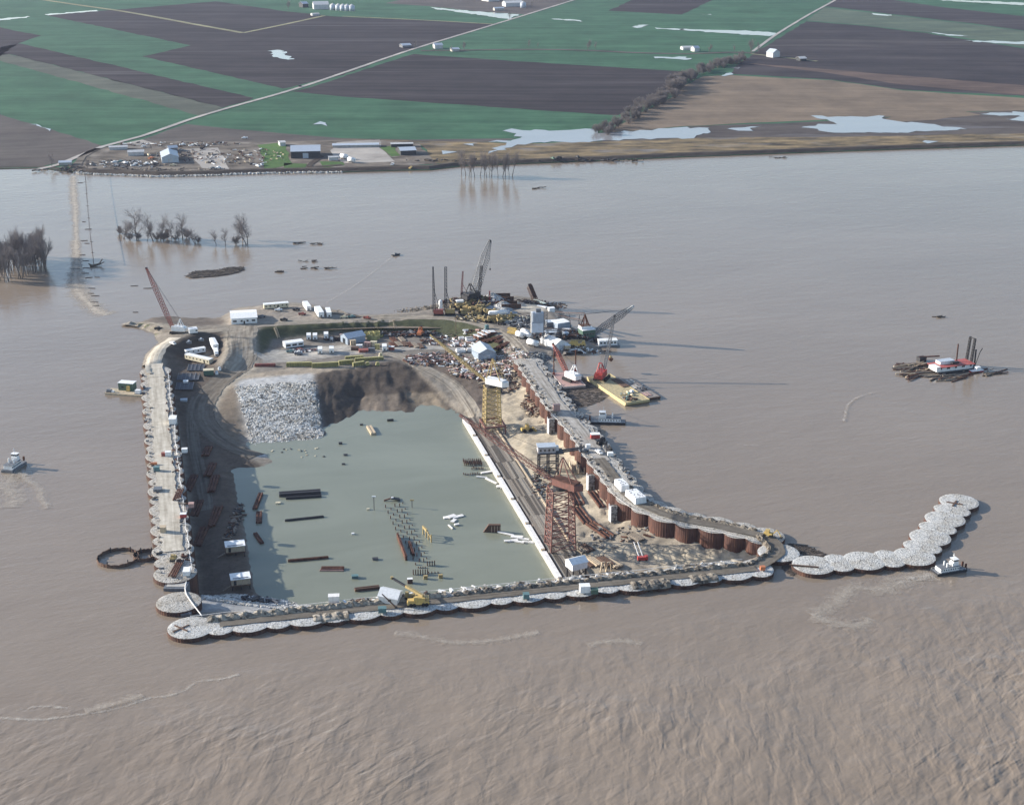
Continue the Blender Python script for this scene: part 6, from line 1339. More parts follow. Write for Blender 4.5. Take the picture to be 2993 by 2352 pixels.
t = thing('capsized_frame', 'dark tilted frame at the far end of the pile grid', 'frame', at('i', 1350, 335, WZ), .2); MB().box((1,0,.9), (5,3,.5), ry=.25).build('panel', DARK, t); MB().bar((-5,0,.3), (0,0,1.6), .6).build('spar', RUSTD, t); MB().box((-.6,-.5,1.8), (1.2,1,.5)).build('cap', WHITE, t)
t = thing('yellow_frame', 'yellow bent frame casting a long shadow in the pit water', 'frame', at('i', 1675, 700, WZ), -1.1); MB().bar((-5,0,4.4), (0,0,4), .8, 1.2).bar((0,0,4), (5,0,2), .5).build('top_beam', MUST, t); [MB().bar((x,0,-2), (x,0,4), .5).build('leg', MUST, t) for x in (-5,-1.6,1.6,5)]
for i, (x, y, lb_, h) in enumerate(((1165,430,'light pole with white lamps standing in the middle of the pit',7.5),(1530,405,'thin pole with yellow base right of the pile grid',4))):
    t = thing('light_pole', lb_, 'light pole', at('i', x, y, WZ), 0); MB().cyl((0,0,-2), (0,0,h), .18, n=8).build('pole', DARK, t); MB().box((0,0,h+.2), (2,.5,.6)).build('lamp_head', WHITE if i == 0 else MUST, t)
SM = [('i',1510,1130,WHITER,BROWNW,2.4,2.2,'white topped brown hut standing in water near the yellow crane'),('i',1660,1090,MUST,MUST,1.8,1.6,'left of two small yellow blocks in the pit water'),('i',1805,1080,MUST,MUST,1.8,1.6,'right of two small yellow blocks in the pit water'),('i',980,1080,TEAL,TEAL,3,1.2,'teal pump float in the lower middle of pit water'),('i',1175,905,DARK,GREYSTEEL,2.6,.7,'small dark square float in the middle of pit water'),('h',985,637,DARK,DARK,2,.8,'small dark float right of the riprap'),('h',1028,735,DARK,GREYSTEEL,2.2,.5,'small grey float below the dark float'),('i',240,365,CREAM,CREAM,2.4,.5,'cream board floating left of the dark forms'),('i',1107,425,CREAM,CREAM,1.4,.5,'tiny cream box left of the light pole'),('i',960,662,WHITE,WHITE,1.4,.6,'tiny white float in the middle of pit water'),('h',1165,475,DARK,DARK,1.8,.5,'dark speck of drift near the far pit shore'),('h',1010,813,DARK,DARK,1.8,.4,'dark drift left of the pit centre')]
for f, x, y, mt, m2, w, h, lb_ in SM: t = thing('float_box', lb_, 'float', at(f, x, y, WZ), .15, 'small things afloat in the pit'); MB().box((0,0,h/2-.2), (w,w*.7,h+.4)).build('body', m2, t); MB().box((0,0,h+.08), (w*1.06,w*.76,.16)).build('top', mt, t)
rr_ = random.Random(4)
for i in range(15):
    x, y = rr_.uniform(390,860), 700+rr_.uniform(-25,60); t = tag(link('drift_piece', MB().box((0,0,.1), (rr_.uniform(.8,2),rr_.uniform(.4,1),.5), rr_.uniform(0,3)).mesh('drift_piece', rr_.choice((PALEWOOD, DARK, CREAM))), None, at('h', x, y, WZ)), 'small drift piece floating below the riprap bank', 'drift', 'drift pieces below the riprap')
t = thing('brown_wedge', 'brown ribbed wedge of formwork standing in water near the lock wall', 'form', at('k', 585, 825, WZ), 0); MB().yprism([(-4.5,-.5),(4.5,-.5),(4.5,4),(-1.5,4)], -.8, .8).build('panel', BROWNW, t); [MB().box((x,-.85,1.6), (.25,.15,3.6)).build('rib', PALEWOOD, t) for x in (0,1.5,3,4.2)]
def floes(lb_, f, x, y, pieces):
    t = thing('white_debris', lb_, 'white panels', at(f, x, y, WZ), 0, 'white foam panels afloat')
    for dx, dy, L, w, a in pieces: q = at(f, x+dx, y+dy, WZ)-at(f, x, y, WZ); MB().box((q.x, q.y, .25+rnd.random()*.3), (L,w,.5), a, rnd.uniform(-.05,.05)).build('panel', FORMW, t)
floes('white panel wreckage floating right of the yellow frame', 'i', 1930, 505, [(-70,0,3,2.4,.2),(-20,-10,5,3,.7),(40,-10,6,2.2,.5),(0,30,4,2,1.2),(30,70,2.4,1.4,.3),(-30,90,5,.6,-1.1)])
floes('white panel wreckage against the lock wall near the brown wedge', 'k', 900, 920, [(-140,-60,9,1.1,-.45),(0,-20,6,2.4,-.2),(80,0,6,1.6,-.3),(-50,20,5,2,.3),(30,40,5,1.4,-.4),(140,40,6,.9,-.35),(190,40,3,1,-.2),(-120,30,3,1.6,.1)])
floes('white boards against the lock wall near dense piles', 'k', 560, 130, [(-20,-40,8,1.6,.35),(-100,20,6,1,-.1),(20,70,9,1.3,-.85),(120,140,3,2.6,.1),(170,160,3,.7,.1)])
# sheds over the shaded bench
for i, (x1, y1, x2, y2) in enumerate(((1300,805,1492,785),(1355,1135,1548,1112))):
    c, r, L = edge('f', x1, y1, x2, y2, 6.5, -9.0); t = thing('bench_shed', ('far','near')[i]+' white roofed pump shed on posts at the shaded bench edge', 'pump shed', (c.x, c.y, -11.6), r, 'pump sheds on the bench')
    for x in (-L*.45, 0, L*.45):
        for y in (-2.8, 2.8): MB().bar((x,y,-1.5), (x,y,2.2), .5).build('post', DARK, t)
    MB().box((0,0,2.3), (L*1.04,7,.4)).build('platform', BROWNW, t); MB().box((0,0,4.0), (L*.97,6,3.0)).build('body', PALEWOOD, t); MB().box((0,0,5.6), (L*1.05,7.0,.3)).build('roof', WHITER, t); MB().box((0,-2.4,5.85), (L*.8,.3,.3)).build('roof_pipe', GREYSTEEL, t)
    MB().box((-L*.3,-3.05,3.8), (1.2,.14,2.2)).build('door', GLASS, t); MB().bar((-L*.5,-2,2.2), (-L*.95,-3,.6), .5).build('gangway', TIMBER, t)
for i, (f, x, y, a, L) in enumerate((('f',1175,120,1.62,22),('f',1190,450,1.6,24),('f',950,120,1.62,22),('f',1010,370,1.6,20),('f',1050,650,1.6,22),('e',1390,1370,1.62,14),('e',1430,1600,1.6,18))): stack('form_stack', f"{ordn(i)} dark stack of steel forms on the shaded bench beside left arm", 'steel form', on(f, x, y, .1), a, L, 1.2, 3, 1.1, RUSTD, 'form stacks on the shaded bench', .3)
CL('timber litter along the edge of the shaded bench', 'f', 1420, 450, 160, (3, 30), 2.0, [TIMBER, DARK, BROWNW], 41, .5)
CL('dark reinforcing tangle at the corner of the bench', 'i', 60, 1310, 60, (8, 3), 2.2, [DARK, GREYSTEEL], 42, 1.2)
# ------------------------------------------------------------------ things on the arms
DK = ZC+.72
def block(lb_, f, x, y, d_, mt, a=0.1, z=DK, cat='crate', cap=None, name='deck_box'):
    t = thing(name, lb_, cat, at(f, x, y, z), a, 'boxes and gear on the cofferdam arms'); MB().box((0,0,d_[2]/2), d_, taper=.97).build('body', mt, t); MB().box((0,0,d_[2]+.08), (d_[0]*1.05,d_[1]*1.05,.16)).build('lid', cap or mt, t); return t
DB = [('e',965,1000,(4,6,3),WHITE,'white trailer on the inner side of left arm'),('f',675,590,(2.6,3,2.6),PALEWOOD,'brown crate with long shadow on the left arm'),('e',760,1600,(3,2.4,2),TEAL,'teal compressor on the outer edge of left arm'),('e',850,1415,(2.4,2,1.6),REDC,'small red box in the middle of left arm'),('e',905,1412,(3,2.4,2.2),WHITE,'white box beside the small red box on left arm'),('e',725,1525,(3.4,1,1),ORANGE,'orange pipe piece on the outer edge of left arm'),('f',910,1010,(3,5,2),WHITE,'white box at the near end of left arm'),('f',875,445,(3,2.4,1.8),BRIGHTRED,'red gear box at the inner edge of left arm'),('f',955,345,(2.6,2.6,2),PINKRED,'pinkish winch at the inner edge of left arm'),('e',1110,1370,(3,2.4,2),WHITE,'white gear at the inner edge high on left arm'),('e',1100,735,(4,3,1.2),GREYROOF,'grey sheet on the ground inside the left arm'),('f',620,180,(4,4,1.2),GREYSTEEL,'grey pallet stack on the outer edge of left arm'),
      ('k',1745,1570,(4.4,3.4,3),WHITER,'white cabin on the road of the front arm below stilt house'),('k',1868,1590,(3,2.6,2),GREENP,'dark green box right of white cabin on front arm'),('k',1015,1650,(2.6,2.6,2),TEAL,'pale teal tank on a front arm cell below the lock wall'),('p',365,520,(3.4,2.6,2),TEAL,'teal box on a cell left of the yellow crane'),('i',778,1310,(4.6,3,3),FORMW,'white covered crate on the front arm ridge'),('m',1795,830,(2.2,1.8,1.6),ORANGE,'orange box on the front arm near right corner'),
      ('l',130,240,(4,2.6,3.6),PINKRED,'pink upright panel box on the right arm road'),('l',680,630,(5,3.4,2.4),BRIGHTRED,'red and white truck box on outer cells of right arm'),('l',895,880,(3,2.4,1.6),WHITE,'white tarped box on the outer edge of right arm'),('l',580,775,(2.4,2,2),WHITE,'small white hut in the middle of right arm road')]
for f, x, y, d_, mt, lb_ in DB: block(lb_, f, x, y, d_, mt, .1, DK if lb_.find('ground') < 0 else -6.2, cap=WHITER if mt in (BRIGHTRED, WHITE) else None)
for i, (x, y) in enumerate(((790,690),(740,735),(820,738),(860,800),(880,830))): t = thing('cable_reel', f'{ordn(i)} dark cable reel on the outer cells of the right arm', 'cable reel', at('l', x, y, DK-.4), .6*i, 'cable reels on the right arm'); MB().cyl((0,-.9,1.3), (0,.9,1.3), .8, n=12).build('drum', TIMBER, t); [MB().cyl((0,s-.1,1.3), (0,s+.1,1.3), 1.5, n=16).build('flange', DARK, t) for s in (-.9,.9)]
pickup('white pickup driving on the right arm road', at('l', 735, 850, DK), -1.1, WHITE); pickup('grey pickup standing on the inner side of right arm', at('l', 520, 830, DK), .3, GREYSTEEL)
for i, (x1, y1, x2, y2, lb_) in enumerate(((1010,1290,1110,1395,'far white tarped pallet stack with dark ties on right arm'),(1185,1440,1335,1570,'near and larger white tarped pallet stack on right arm'))):
    c, r, L = ends('l', x1, y1, x2, y2, DK); t = thing('tarped_stack', lb_, 'tarped pallets', c, r, 'white tarped pallet stacks'); w = 4.6+1.6*i; MB().box((0,0,1.6), (L,w,3.2), taper=.93).build('tarp', WHITER, t)
    me_ = MB().box((0,0,0), (.35,.35,.14)).mesh('tie', DARK)
    for q in range(14+8*i): link('tie', me_, t, (rnd.uniform(-.42,.42)*L, rnd.uniform(-.4,.4)*w, 3.26))
for i, (f, x, y, a, L, mt, lb_) in enumerate((('f',825,225,1.62,14,RUSTD,'long dark steel beams on the inner side of left arm'),('f',805,960,1.55,17,RUSTD,'long rusty pipes at the near end of left arm'))): stack('beam_stack', lb_, 'beams', at(f, x, y, DK+.05), a, L, .55, 4, .55, mt, None, .35)
t = thing('roller', 'yellow roller machine parked by the rusty pipes on left arm', 'roller', at('f', 775, 880, DK), 1.5); MB().box((0,0,1.4), (4,2,1.6)).build('body', MUST, t); MB().cyl((2.2,-1,.8), (2.2,1,.8), .8, n=14).build('drum', DARK, t); MB().cyl((-1.6,-1.1,.7), (-1.6,1.1,.7), .7, n=14).build('rear_drum', DARK, t); MB().box((-.6,0,2.7), (1.4,1.6,1.2)).build('cab', MUST, t)
CL('stony clutter on the inner cells of left arm', 'f', 880, 600, 90, (3, 26), 1.4, [GREYSTEEL, TIMBER, CONC], 51, .4) if False else None
def armclutter(lb_, P, off, n, seed, mats, size=1.1):
    r_ = random.Random(seed); p0 = P[len(P)//2]; ms = [MB() for _ in mats]
    for i in range(n):
        k_ = r_.randrange(2, len(P)-2); d = (P[k_+1]-P[k_-1]).normalized(); o_ = off+r_.uniform(-2.2,2.2); q = P[k_]+Vector((-d.y, d.x, 0))*o_
        r_.choice(ms).box((q.x-p0.x, q.y-p0.y, .4+r_.random()*.5), (size*r_.uniform(.5,2.6), size*r_.uniform(.3,.9), size*r_.uniform(.3,1)), r_.uniform(0,3))
    t = thing('loose_gear', lb_, 'loose gear', (p0.x, p0.y, ZC), 0); t['kind'] = 'stuff'
    for m_, mt in zip(ms, mats): o_ = m_.build('gear_pieces', mt, t); o_['kind'] = 'stuff'
armclutter('loose gear and stones along the inner edge of left arm', PL, -6.2, 70, 3, [DARK, TIMBER, CONC, RUSTD])
armclutter('loose gear along the outer edge of left arm', PL, 6.4, 45, 4, [DARK, TIMBER, CONC, GREYSTEEL])
armclutter('loose gear along the outer cells of right arm', PR[int(len(PR)*.3):], -6.5, 130, 5, [DARK, CONC, GREYSTEEL, TIMBER], .9)
armclutter('loose gear along the inner cells of right arm', PR[int(len(PR)*.3):], 6.0, 120, 6, [DARK, CONC, TIMBER], .9)
def rail(lb_, P, off, z, mat=FORMW, w=.3, step=6):
    p0 = P[0]; t = thing('safety_line', lb_, 'safety line', (p0.x, p0.y, 0), 0); m_ = MB(); R_ = []
    for i in range(0, len(P), step):
        d = (P[min(i+1, len(P)-1)]-P[max(i-1, 0)]).normalized(); q = P[i]+Vector((-d.y, d.x, 0))*(off+rnd.uniform(-.4,.4)); R_.append(Vector((q.x-p0.x, q.y-p0.y, z)))
    for a, b_ in zip(R_, R_[1:]): m_.bar(a, b_, w)
    m_.build('line', mat, t)
    pmesh = MB().box((0,0,-.7), (.14,.14,1.4)).mesh('stanchion', mat)
    for q in R_[::2]: link('stanchion', pmesh, t, q)
rail('white pipeline snaking along the inner edge of left arm', PL, -7.2, ZC+.8)
rail('pale safety line along the rusty inner rim of right arm', PR, 8.8, ZC+.9, FORMW, .12)
rail('thin white line along the inner rim of front arm', PF, 8.6, ZC+.8, FORMW, .16)
pp = [at('f', 905, 1090, ZC+.6), at('f', 892, 1150, ZC-.2), at('f', 905, 1215, ZC+.6), at('f', 960, 1300, ZC+.6), at('f', 1060, 1432, ZC+.6)]; t = thing('pipeline', 'thin white pipe linking left arm over the lone cell to front arm', 'pipe', (pp[0].x, pp[0].y, 0), 0); m_ = MB(); S_ = smoothline(pp, 2)
for a, b_ in zip(S_, S_[1:]): m_.cyl(a-Vector((pp[0].x, pp[0].y, 0)), b_-Vector((pp[0].x, pp[0].y, 0)), .25, n=6, caps=False)
m_.build('pipe', FORMW, t)
for i, (f, x, y, L, w, lb_) in enumerate((('f',800,1140,10,5,'grey steel bridge block between left arm and lone cell'),('f',875,1390,7,5,'grey steel bridge block between lone cell and front arm'))): p = at(f, x, y, 1); t = thing('closure_wall', lb_, 'sheet pile closure', (p.x, p.y, 0), 0); MB().box((0,1.5,-7), (L,w+3,16.6)).build('pile_wall', GREYSTEEL, t); MB().box((0,1.5,1.4), (L*.8,w,.3)).build('cap', CONC, t)
for f, x, y, a, lb_ in (('n',1770,218,.3,'dark crossed timbers marking the far tip of the breakwater'),('f',850,1555,.1,'dark crossed timbers marking the first cell of front arm')): t = thing('marker_cross', lb_, 'marker cross', at(f, x, y, ZC+.5), a, 'crossed timber markers'); [MB().bar((-4*math.cos(q),-4*math.sin(q),0.1*j_), (4*math.cos(q),4*math.sin(q),.1*j_), .7, .3).build('timber', BROWNW, t) for j_, q in enumerate((.75,-.75))]
stack('timber_beam', 'single long brown timber on the first breakwater cell', 'timber', at('n', 410, 792, ZC+.4), -.22, 13, .7, 1, .5, BROWNW)
# yellow rough terrain crane and tilted white hut on the front arm
c = at('p', 690, 462, ZC+.7); tip = atY('p', 452, 212, c.y+12); t = thing('rough_terrain_crane', 'yellow mobile crane with dark telescopic boom on the front arm', 'crane', c, .12); t.scale = (.86, .86, .86)
MB().box((0,0,1.9), (11,3.2,1.4)).box((-3.6,0,3), (3,3,1)).build('carrier', BYEL, t); MB().box((1,0,3.6), (5,3,2)).build('superstructure', BYEL, t); MB().box((-1.2,-1.2,4.2), (2,1.3,2.2)).build('cab', BYEL, t); wheelset(t, (-3.6,-2,2.6,4.2), 1.75, 1.0, .8)
T = (Matrix.Rotation(-.12, 4, 'Z') @ (tip-c))/.86; B0 = Vector((2.6,0,5)); MB().bar(B0, B0+(T-B0)*.55, 1.3).build('boom_base', MUST, t); MB().bar(B0+(T-B0)*.5, T, .9).build('boom_extension', DARK, t); MB().box(T, (1.4,1.2,1.4)).build('boom_head', MUST, t); MB().box((4.6,0,3.8), (1.6,3,1.8)).build('counterweight', MUST, t)
c = at('p', 435, 415, ZC+.6); t = gable('tilted_hut', 'white gabled hut tipped askew beside the yellow mobile crane', 'hut', c, -.25, 10, 8, 4.4, 2.2, WHITE, WHITER, [('l', 0, .5, 1.4, 2.2)], [('f', 1, 2, 1.6, 1.4)]); t.rotation_euler = (.12, .1, -.25); t.scale = (.85, .85, .85)
c = at('p', 490, 480, ZC+.8); t = thing('leaning_pole', 'brown pole leaning in front of the tipped white hut', 'pole', c, 0); T = atY('p', 362, 358, c.y+2)-c; MB().cyl((0,0,0), T, .35, .25, 8).build('pole', BROWNW, t); MB().box((0,0,.2), (1,1,.4)).build('foot', DARK, t)
dozer('yellow dozer behind the mobile crane on the front arm', at('p', 610, 400, ZC+.7), .2, MUST)
CL('', 'f', 0, 0, 0, (1,1), 1, [DARK], 1) if False else None
armclutter('dark planks and gear along the ridge near the tipped white hut', PF[int(len(PF)*.25):int(len(PF)*.46)], 5.8, 50, 8, [BROWNW, DARK, WHITE, TIMBER], 1.4)
armclutter('pale boards and ice along the inner rim of front arm', PF[int(len(PF)*.46):int(len(PF)*.98)], 6.8, 90, 9, [FORMW, CONC, TIMBER], 1.0)
# utility poles and wooden stairs of the yard
for i, (f, x, y, yt, lb_) in enumerate((('s',1265,510,245,'tall dark utility pole at the foot of grass embankment'),('b',2185,1330,1050,'thin pole at the end of the haul road'))): p = on(f, x, y); q = atY(f, x, yt, p.y); t = thing('utility_pole', lb_, 'pole', p, 0); MB().cyl((0,0,-.5), (0,0,q.z-p.z), .22, .16, 8).build('pole', BROWNW, t); MB().box((0,0,q.z-p.z-.6), (2.4,.2,.2)).build('crossarm', BROWNW, t)
for i, (f, x1, y1, x2, y2, lb_) in enumerate((('a',1775,830,1820,960,'pale stairs down the left part of grass embankment'),('b',1440,770,1465,900,'pale stairs down the right part of grass embankment'))):
    p, q = on(f, x1, y1, .3), on(f, x2, y2, .3); t = thing('bank_stairs', lb_, 'stairs', p, head(p, q), 'stairs on the embankment'); d = q-p; R = math.hypot(d.x, d.y); [MB().bar((0,s,0), (R,s,d.z), .25).build('stringer', PALEWOOD, t) for s in (-.9,.9)]; me_ = MB().box((0,0,0), (.5,1.8,.12)).mesh('tread', PALEWOOD); [link('tread', me_, t, (R*k_/12, 0, d.z*k_/12+.1)) for k_ in range(12)]
# ------------------------------------------------------------------ bare winter trees
def bare_tree(seed, h=1.0, spread=.62, depth=3, multi=1, twig=.0016, low=.28):
    """trunk and crown meshes of a leafless tree of unit height: a leader with limbs, boughs and fine twigs"""
    r = random.Random(seed); tr, cr = MB(), MB()
    def limb(p, d, L, rad, lv, m_):
        n = 5 if lv < 2 else 3; q = Vector(p); dd = Vector(d)
        for k in range(n):
            dd = (dd + Vector((r.uniform(-.16,.16), r.uniform(-.16,.16), .1 if lv else .02))).normalized()
            e = q + dd*L/n; r0 = max(rad*(1-.8*k/n), twig); r1 = max(rad*(1-.8*(k+1)/n), twig*.7)
            m_.cyl(q, e, r0, r1, 6 if lv == 0 else (4 if lv == 1 else 3), caps=False)
            if lv < depth and (lv or (k+1)/n > low):
                for _ in range((3, 2, 2)[min(lv, 2)]):
                    a = r.uniform(0, math.tau); u = dd.orthogonal().normalized(); w_ = dd.cross(u); s_ = spread*r.uniform(.7, 1.5)
                    nd = (dd + (u*math.cos(a)+w_*math.sin(a))*s_).normalized()
                    if nd.z < -.1: nd.z *= -.3
                    limb(q+(e-q)*r.uniform(.3,1), nd.normalized(), L*r.uniform(.38,.6)*(1.05-.45*k/n if lv == 0 else 1), max(rad*.5*(1-.4*k/n), twig), lv+1, cr)
            q = e
    for k in range(multi):
        d = Vector((r.uniform(-.05,.05)+(.3*(k-(multi-1)/2) if multi > 1 else 0), r.uniform(-.06,.06), 1)).normalized()
        limb(Vector((k*.03,0,-.05)), d, .9, .02, 0, tr)
    zt = max(v[2] for v in cr.v)
    for m_ in (tr, cr): m_.v = [(a/zt, b/zt, c/zt) for a, b, c in m_.v]
    return tr.mesh('trunk', BARK), cr.mesh('crown', TWIG)
TREES = [bare_tree(3, 1, .75), bare_tree(8, 1, .6), bare_tree(15, 1, .7, 3, 2)]
SLIM = [bare_tree(21, 1, .42, 3, 1, .0016, .45), bare_tree(22, 1, .38, 3, 1, .0016, .5), bare_tree(23, 1, .48, 3, 1, .0016, .4)]
SHRUB = [bare_tree(31, 1, .8, 3, 3, .004, .05), bare_tree(32, 1, .9, 3, 3, .004, .05)]
def tree(kind, i, p, h, label, group, name='bare_tree', wx=1.0):
    t = thing(name, label, 'tree', p, rnd.uniform(0, 6), group); t.scale = (h*wx, h*wx, h)
    a, b_ = kind[i % len(kind)]; link('trunk', a, t); link('crown', b_, t); return t
FT = [(870,440,215,0),(975,447,205,1),(1020,440,180,1),(1090,425,120,0),(1160,432,170,0),(1243,462,120,2),(785,432,125,2),(935,447,100,1),(1135,432,80,2),(1205,432,90,2),(1375,468,112,1),(1432,470,112,0),(1543,436,178,0),(1572,467,172,2)]
FTL = ['tallest wide bare tree in the left flooded clump','second tall bare tree in the left flooded clump','slim bare tree right of the second tall one in the clump','short bare tree in the middle of the flooded clump','round topped bare tree right of the clump middle','leaning bare tree at the right end of the flooded clump','low spreading bare tree at the left end of the clump','thin young bare tree between the two tallest in the clump','small bare tree left of the round topped one','small bare tree right of the round topped one','slim bare tree left of the pair between clumps','leaning bare tree of the pair between clumps','left tree of the isolated flooded pair on the right','right tree of the isolated flooded pair on the right']
for (x, y, hp, k), lb_ in zip(FT, FTL):
    p = at('t4', x, y, 0); q = atY('t4', x, y-hp, p.y); tree(TREES, k, p, q.z, lb_, 'bare trees standing in the flood', 'bare_tree', 1.35)
for i, (x, y) in enumerate(((825,440),(760,400),(880,435),(1060,430),(1185,425),(1000,440),(1500,468),(1115,440),(1040,445),(1260,455))): tree(SHRUB, i, at('t4', x, y, 0), rnd.uniform(5, 9), 'bare brush at the foot of the flooded tree clumps', 'brush in the flood', 'bare_shrub', 1.2)
for i, x in enumerate((760,785,805,818,842,878,906,918,936,950,990,1020,1036,1060,1080)):
    p = at('t2', x, 1118+rnd.uniform(-8,14), 0); tree(SLIM if i % 3 else TREES, i, p, rnd.uniform(22, 30), f'{ordn(i)} bare trunk from the left in the flooded row off the levee', 'row of flooded trunks off the levee')
WP = [at('t4', *q, 0) for q in ((-90,540),(285,540),(298,640),(268,668),(190,672),(130,690),(0,712),(-90,712))]
wx, wy = [p.x for p in WP], [p.y for p in WP]; k = 0; rr_ = random.Random(77)
while k < 105:
    x, y = rr_.uniform(min(wx), max(wx)), rr_.uniform(min(wy), max(wy))
    if inpoly(np.array([x]), np.array([y]), WP)[0]: tree(SLIM, k, (x, y, 0), rr_.uniform(16, 30), 'slender bare tree in the dense flooded wood at left edge', 'flooded wood at the left edge', 'bare_tree', 1.15); k += 1
HP = [at('t2', 1650, 850, LZ), at('t2', 1780, 790, LZ), at('t2', 1900, 700, LZ), at('t2', 2100, 600, LZ), at('t2', 2150, 530, LZ), at('t3', 120, 470, LZ), at('t3', 260, 420, LZ), at('t3', 400, 380, LZ)]
HS = smoothline(HP, 4)
for i in range(210):
    u = rnd.random(); p = HS[int(u*(len(HS)-1))]; tree(SHRUB if i % 3 else TREES, i, (p.x+rnd.uniform(-9,9), p.y+rnd.uniform(-14,14), LZ), rnd.uniform(7, 15)*(1.4 if .45 < u < .6 else 1), 'bare grey bush in the hedgerow between dark and tan fields', 'hedgerow bushes', 'bare_shrub', 1.1)
LT = [('t2',1187,305,15,'lone bare tree, left of two on the green field edge'),('t2',1242,305,10,'smaller bare tree right of the lone one'),('t2',1560,318,20,'broad bare tree on the far field boundary'),('t2',1610,316,15,'bare tree beside the broad one on field boundary'),('t2',462,318,17,'bare tree beside the farm road crossing'),('t2',775,320,16,'bare tree behind the roadside farm cluster'),('t2',580,330,10,'bushy tree left in the roadside farm cluster'),('t2',690,330,12,'bushy tree right in the roadside farm cluster'),('t3',440,335,26,'tall bare tree where the right road meets the hedgerow'),('t3',485,340,20,'bare tree right of the road meeting'),('t3',335,335,16,'bare tree left of the road meeting'),('t3',172,332,15,'bare tree behind the small white farmhouse'),('t2',1065,130,22,'bare tree at the far road beside the pond'),('t2',1205,55,20,'bare tree at the farthest farm'),('t1',555,1075,12,'bare bush at the corner of the bank road'),('t1',330,1062,16,'bare tree on the bank left of the road end'),('t1',965,958,9,'small bare tree behind the grey barn'),('t1',1830,60,22,'pale bushy tree left of the far farm')]
for i, (f, x, y, h, lb_) in enumerate(LT): tree(TREES, i, at(f, x, y, LZ), h, lb_, 'single trees on the farmland')
# ------------------------------------------------------------------ farms on the far bank
def barn(f, x1, y1, x2, y2, dep, H, rise, wall, roof, lb_, ridge_back=False, doors=(), cat='barn'):
    c, r, L = edge(f, x1, y1, x2, y2, dep, LZ+.2)
    if ridge_back: return gable('barn', lb_, cat, c, r+math.pi/2, dep, L, H, rise, wall, roof, doors, (), 'barns and sheds on the far bank', .6)
    return gable('barn', lb_, cat, c, r, L, dep, H, rise, wall, roof, doors, (), 'barns and sheds on the far bank', .6)
barn('t1', 1850, 1008, 2035, 1004, 30, 7.5, 4, DARKWALL, GREYROOF, 'large dark barn with blue-grey roof beside the lawn', False, [('f', 0, 0, 6, 5.5, GREYROOF), ('f', -12, 1, 2, 2.4, DARK)])
barn('t1', 1780, 930, 1815, 928, 12, 4, 1, OLDW, OLDW, 'white lean-to at the left of the dark barn', False)
barn('t1', 1030, 1037, 1136, 1032, 34, 6, 3.4, paint('pale_blue_siding', (.45,.5,.55), .5, .12), GREYROOF, 'pale grey barn with door in the scrap filled farmyard', True, [('l', 0, 0, 5, 4.5, OLDW)])
barn('t2', 372, 988, 470, 984, 22, 5, 2, DARKWALL, GREYROOF, 'dark walled building with grey roof near the lawn strip')
barn('t2', 312, 937, 450, 934, 8, 3.6, .8, DARKWALL, OLDW, 'long low shed with white roof behind the dark building')
barn('t2', -60, 940, 232, 935, 12, 2.6, .8, CONC, GREYROOF, 'long low pale shed along the gravel yard')
barn('t1', 815, 992, 915, 988, 10, 4, 1.5, OLDW, OLDW, 'white shed left of the pale grey barn')
barn('t1', 695, 955, 810, 950, 8, 3, 1, OLDW, OLDW, 'low white shed by the farm road')
barn('t1', 2090, 1022, 2150, 1020, 6, 3.6, .8, OLDW, OLDW, 'white trailer house right of the dark barn')
barn('t1', 375, 1052, 452, 1050, 8, 3, 1.2, CONC, GREYROOF, 'small grey shed at the end of the flooded road')
barn('t1', 1075, 965, 1130, 960, 9, 4, 1.8, GREYSTEEL, GREYROOF, 'dark shed behind the pale grey barn')
barn('t2', 385, 306, 440, 303, 16, 4, 2.5, GREYSTEEL, GREYROOF, 'lone grey shed by the farm road crossing')
barn('t2', 590, 312, 640, 310, 14, 6, 3, OLDW, GREYROOF, 'grey roofed farmhouse in the roadside cluster')
barn('t2', 700, 330, 745, 328, 12, 4, 2, CONC, GREYROOF, 'small shed right in the roadside cluster')
barn('t3', 8, 320, 70, 318, 14, 4, 2, OLDW, OLDW, 'long white shed of the small field farm')
barn('t3', 80, 330, 112, 328, 12, 6, 3, OLDW, GREYROOF, 'white farmhouse of the small field farm')
barn('t3', 578, 368, 622, 364, 16, 8, 5, OLDW, GREYROOF, 'white gabled house right of the right road', True)
barn('t3', 752, 390, 792, 388, 14, 4, 2.5, DARKWALL, OLDW, 'small shed right of the white gabled house')
barn('t1', 1995, 62, 2090, 60, 30, 10, 6, OLDW, OLDW, 'white farmhouse of the far upper left farm')
barn('t1', 1925, 50, 1960, 48, 20, 8, 4, DARKWALL, GREYROOF, 'dark barn of the far upper left farm')
barn('t1', 1985, 102, 2030, 100, 12, 4, 1, OLDW, OLDW, 'low white shed in front of the far upper left farm')
barn('t2', 1040, 45, 1150, 42, 30, 8, 4, OLDW, OLDW, 'long white barn of the farthest farm')
barn('t2', 930, 12, 1000, 8, 30, 9, 4, OLDW, OLDW, 'white barn at the top edge of the picture')
barn('t2', 970, 70, 1030, 68, 12, 5, 2, CONC, GREYROOF, 'low grey shed in front of the farthest farm')
def bin_(f, x, y, r, h, lb_):
    t = thing('grain_bin', lb_, 'grain bin', at(f, x, y, LZ), 0, 'grain bins'); MB().cyl((0,0,0), (0,0,h), r, n=18).build('bin_wall', GREYROOF, t, True); MB().cyl((0,0,h), (0,0,h+r*.6), r*1.02, .5, n=18).build('bin_roof', OLDW, t)
for i, (f, x, y) in enumerate((('t1',2115,66),('t1',2150,68),('t2',5,70),('t2',33,71),('t2',62,72),('t2',1150,52))): bin_(f, x, y, 6.5, 11, (f'{ordn(i)} grain bin from the left in the far upper left row' if i < 5 else 'lone grain bin at the farthest farm'))
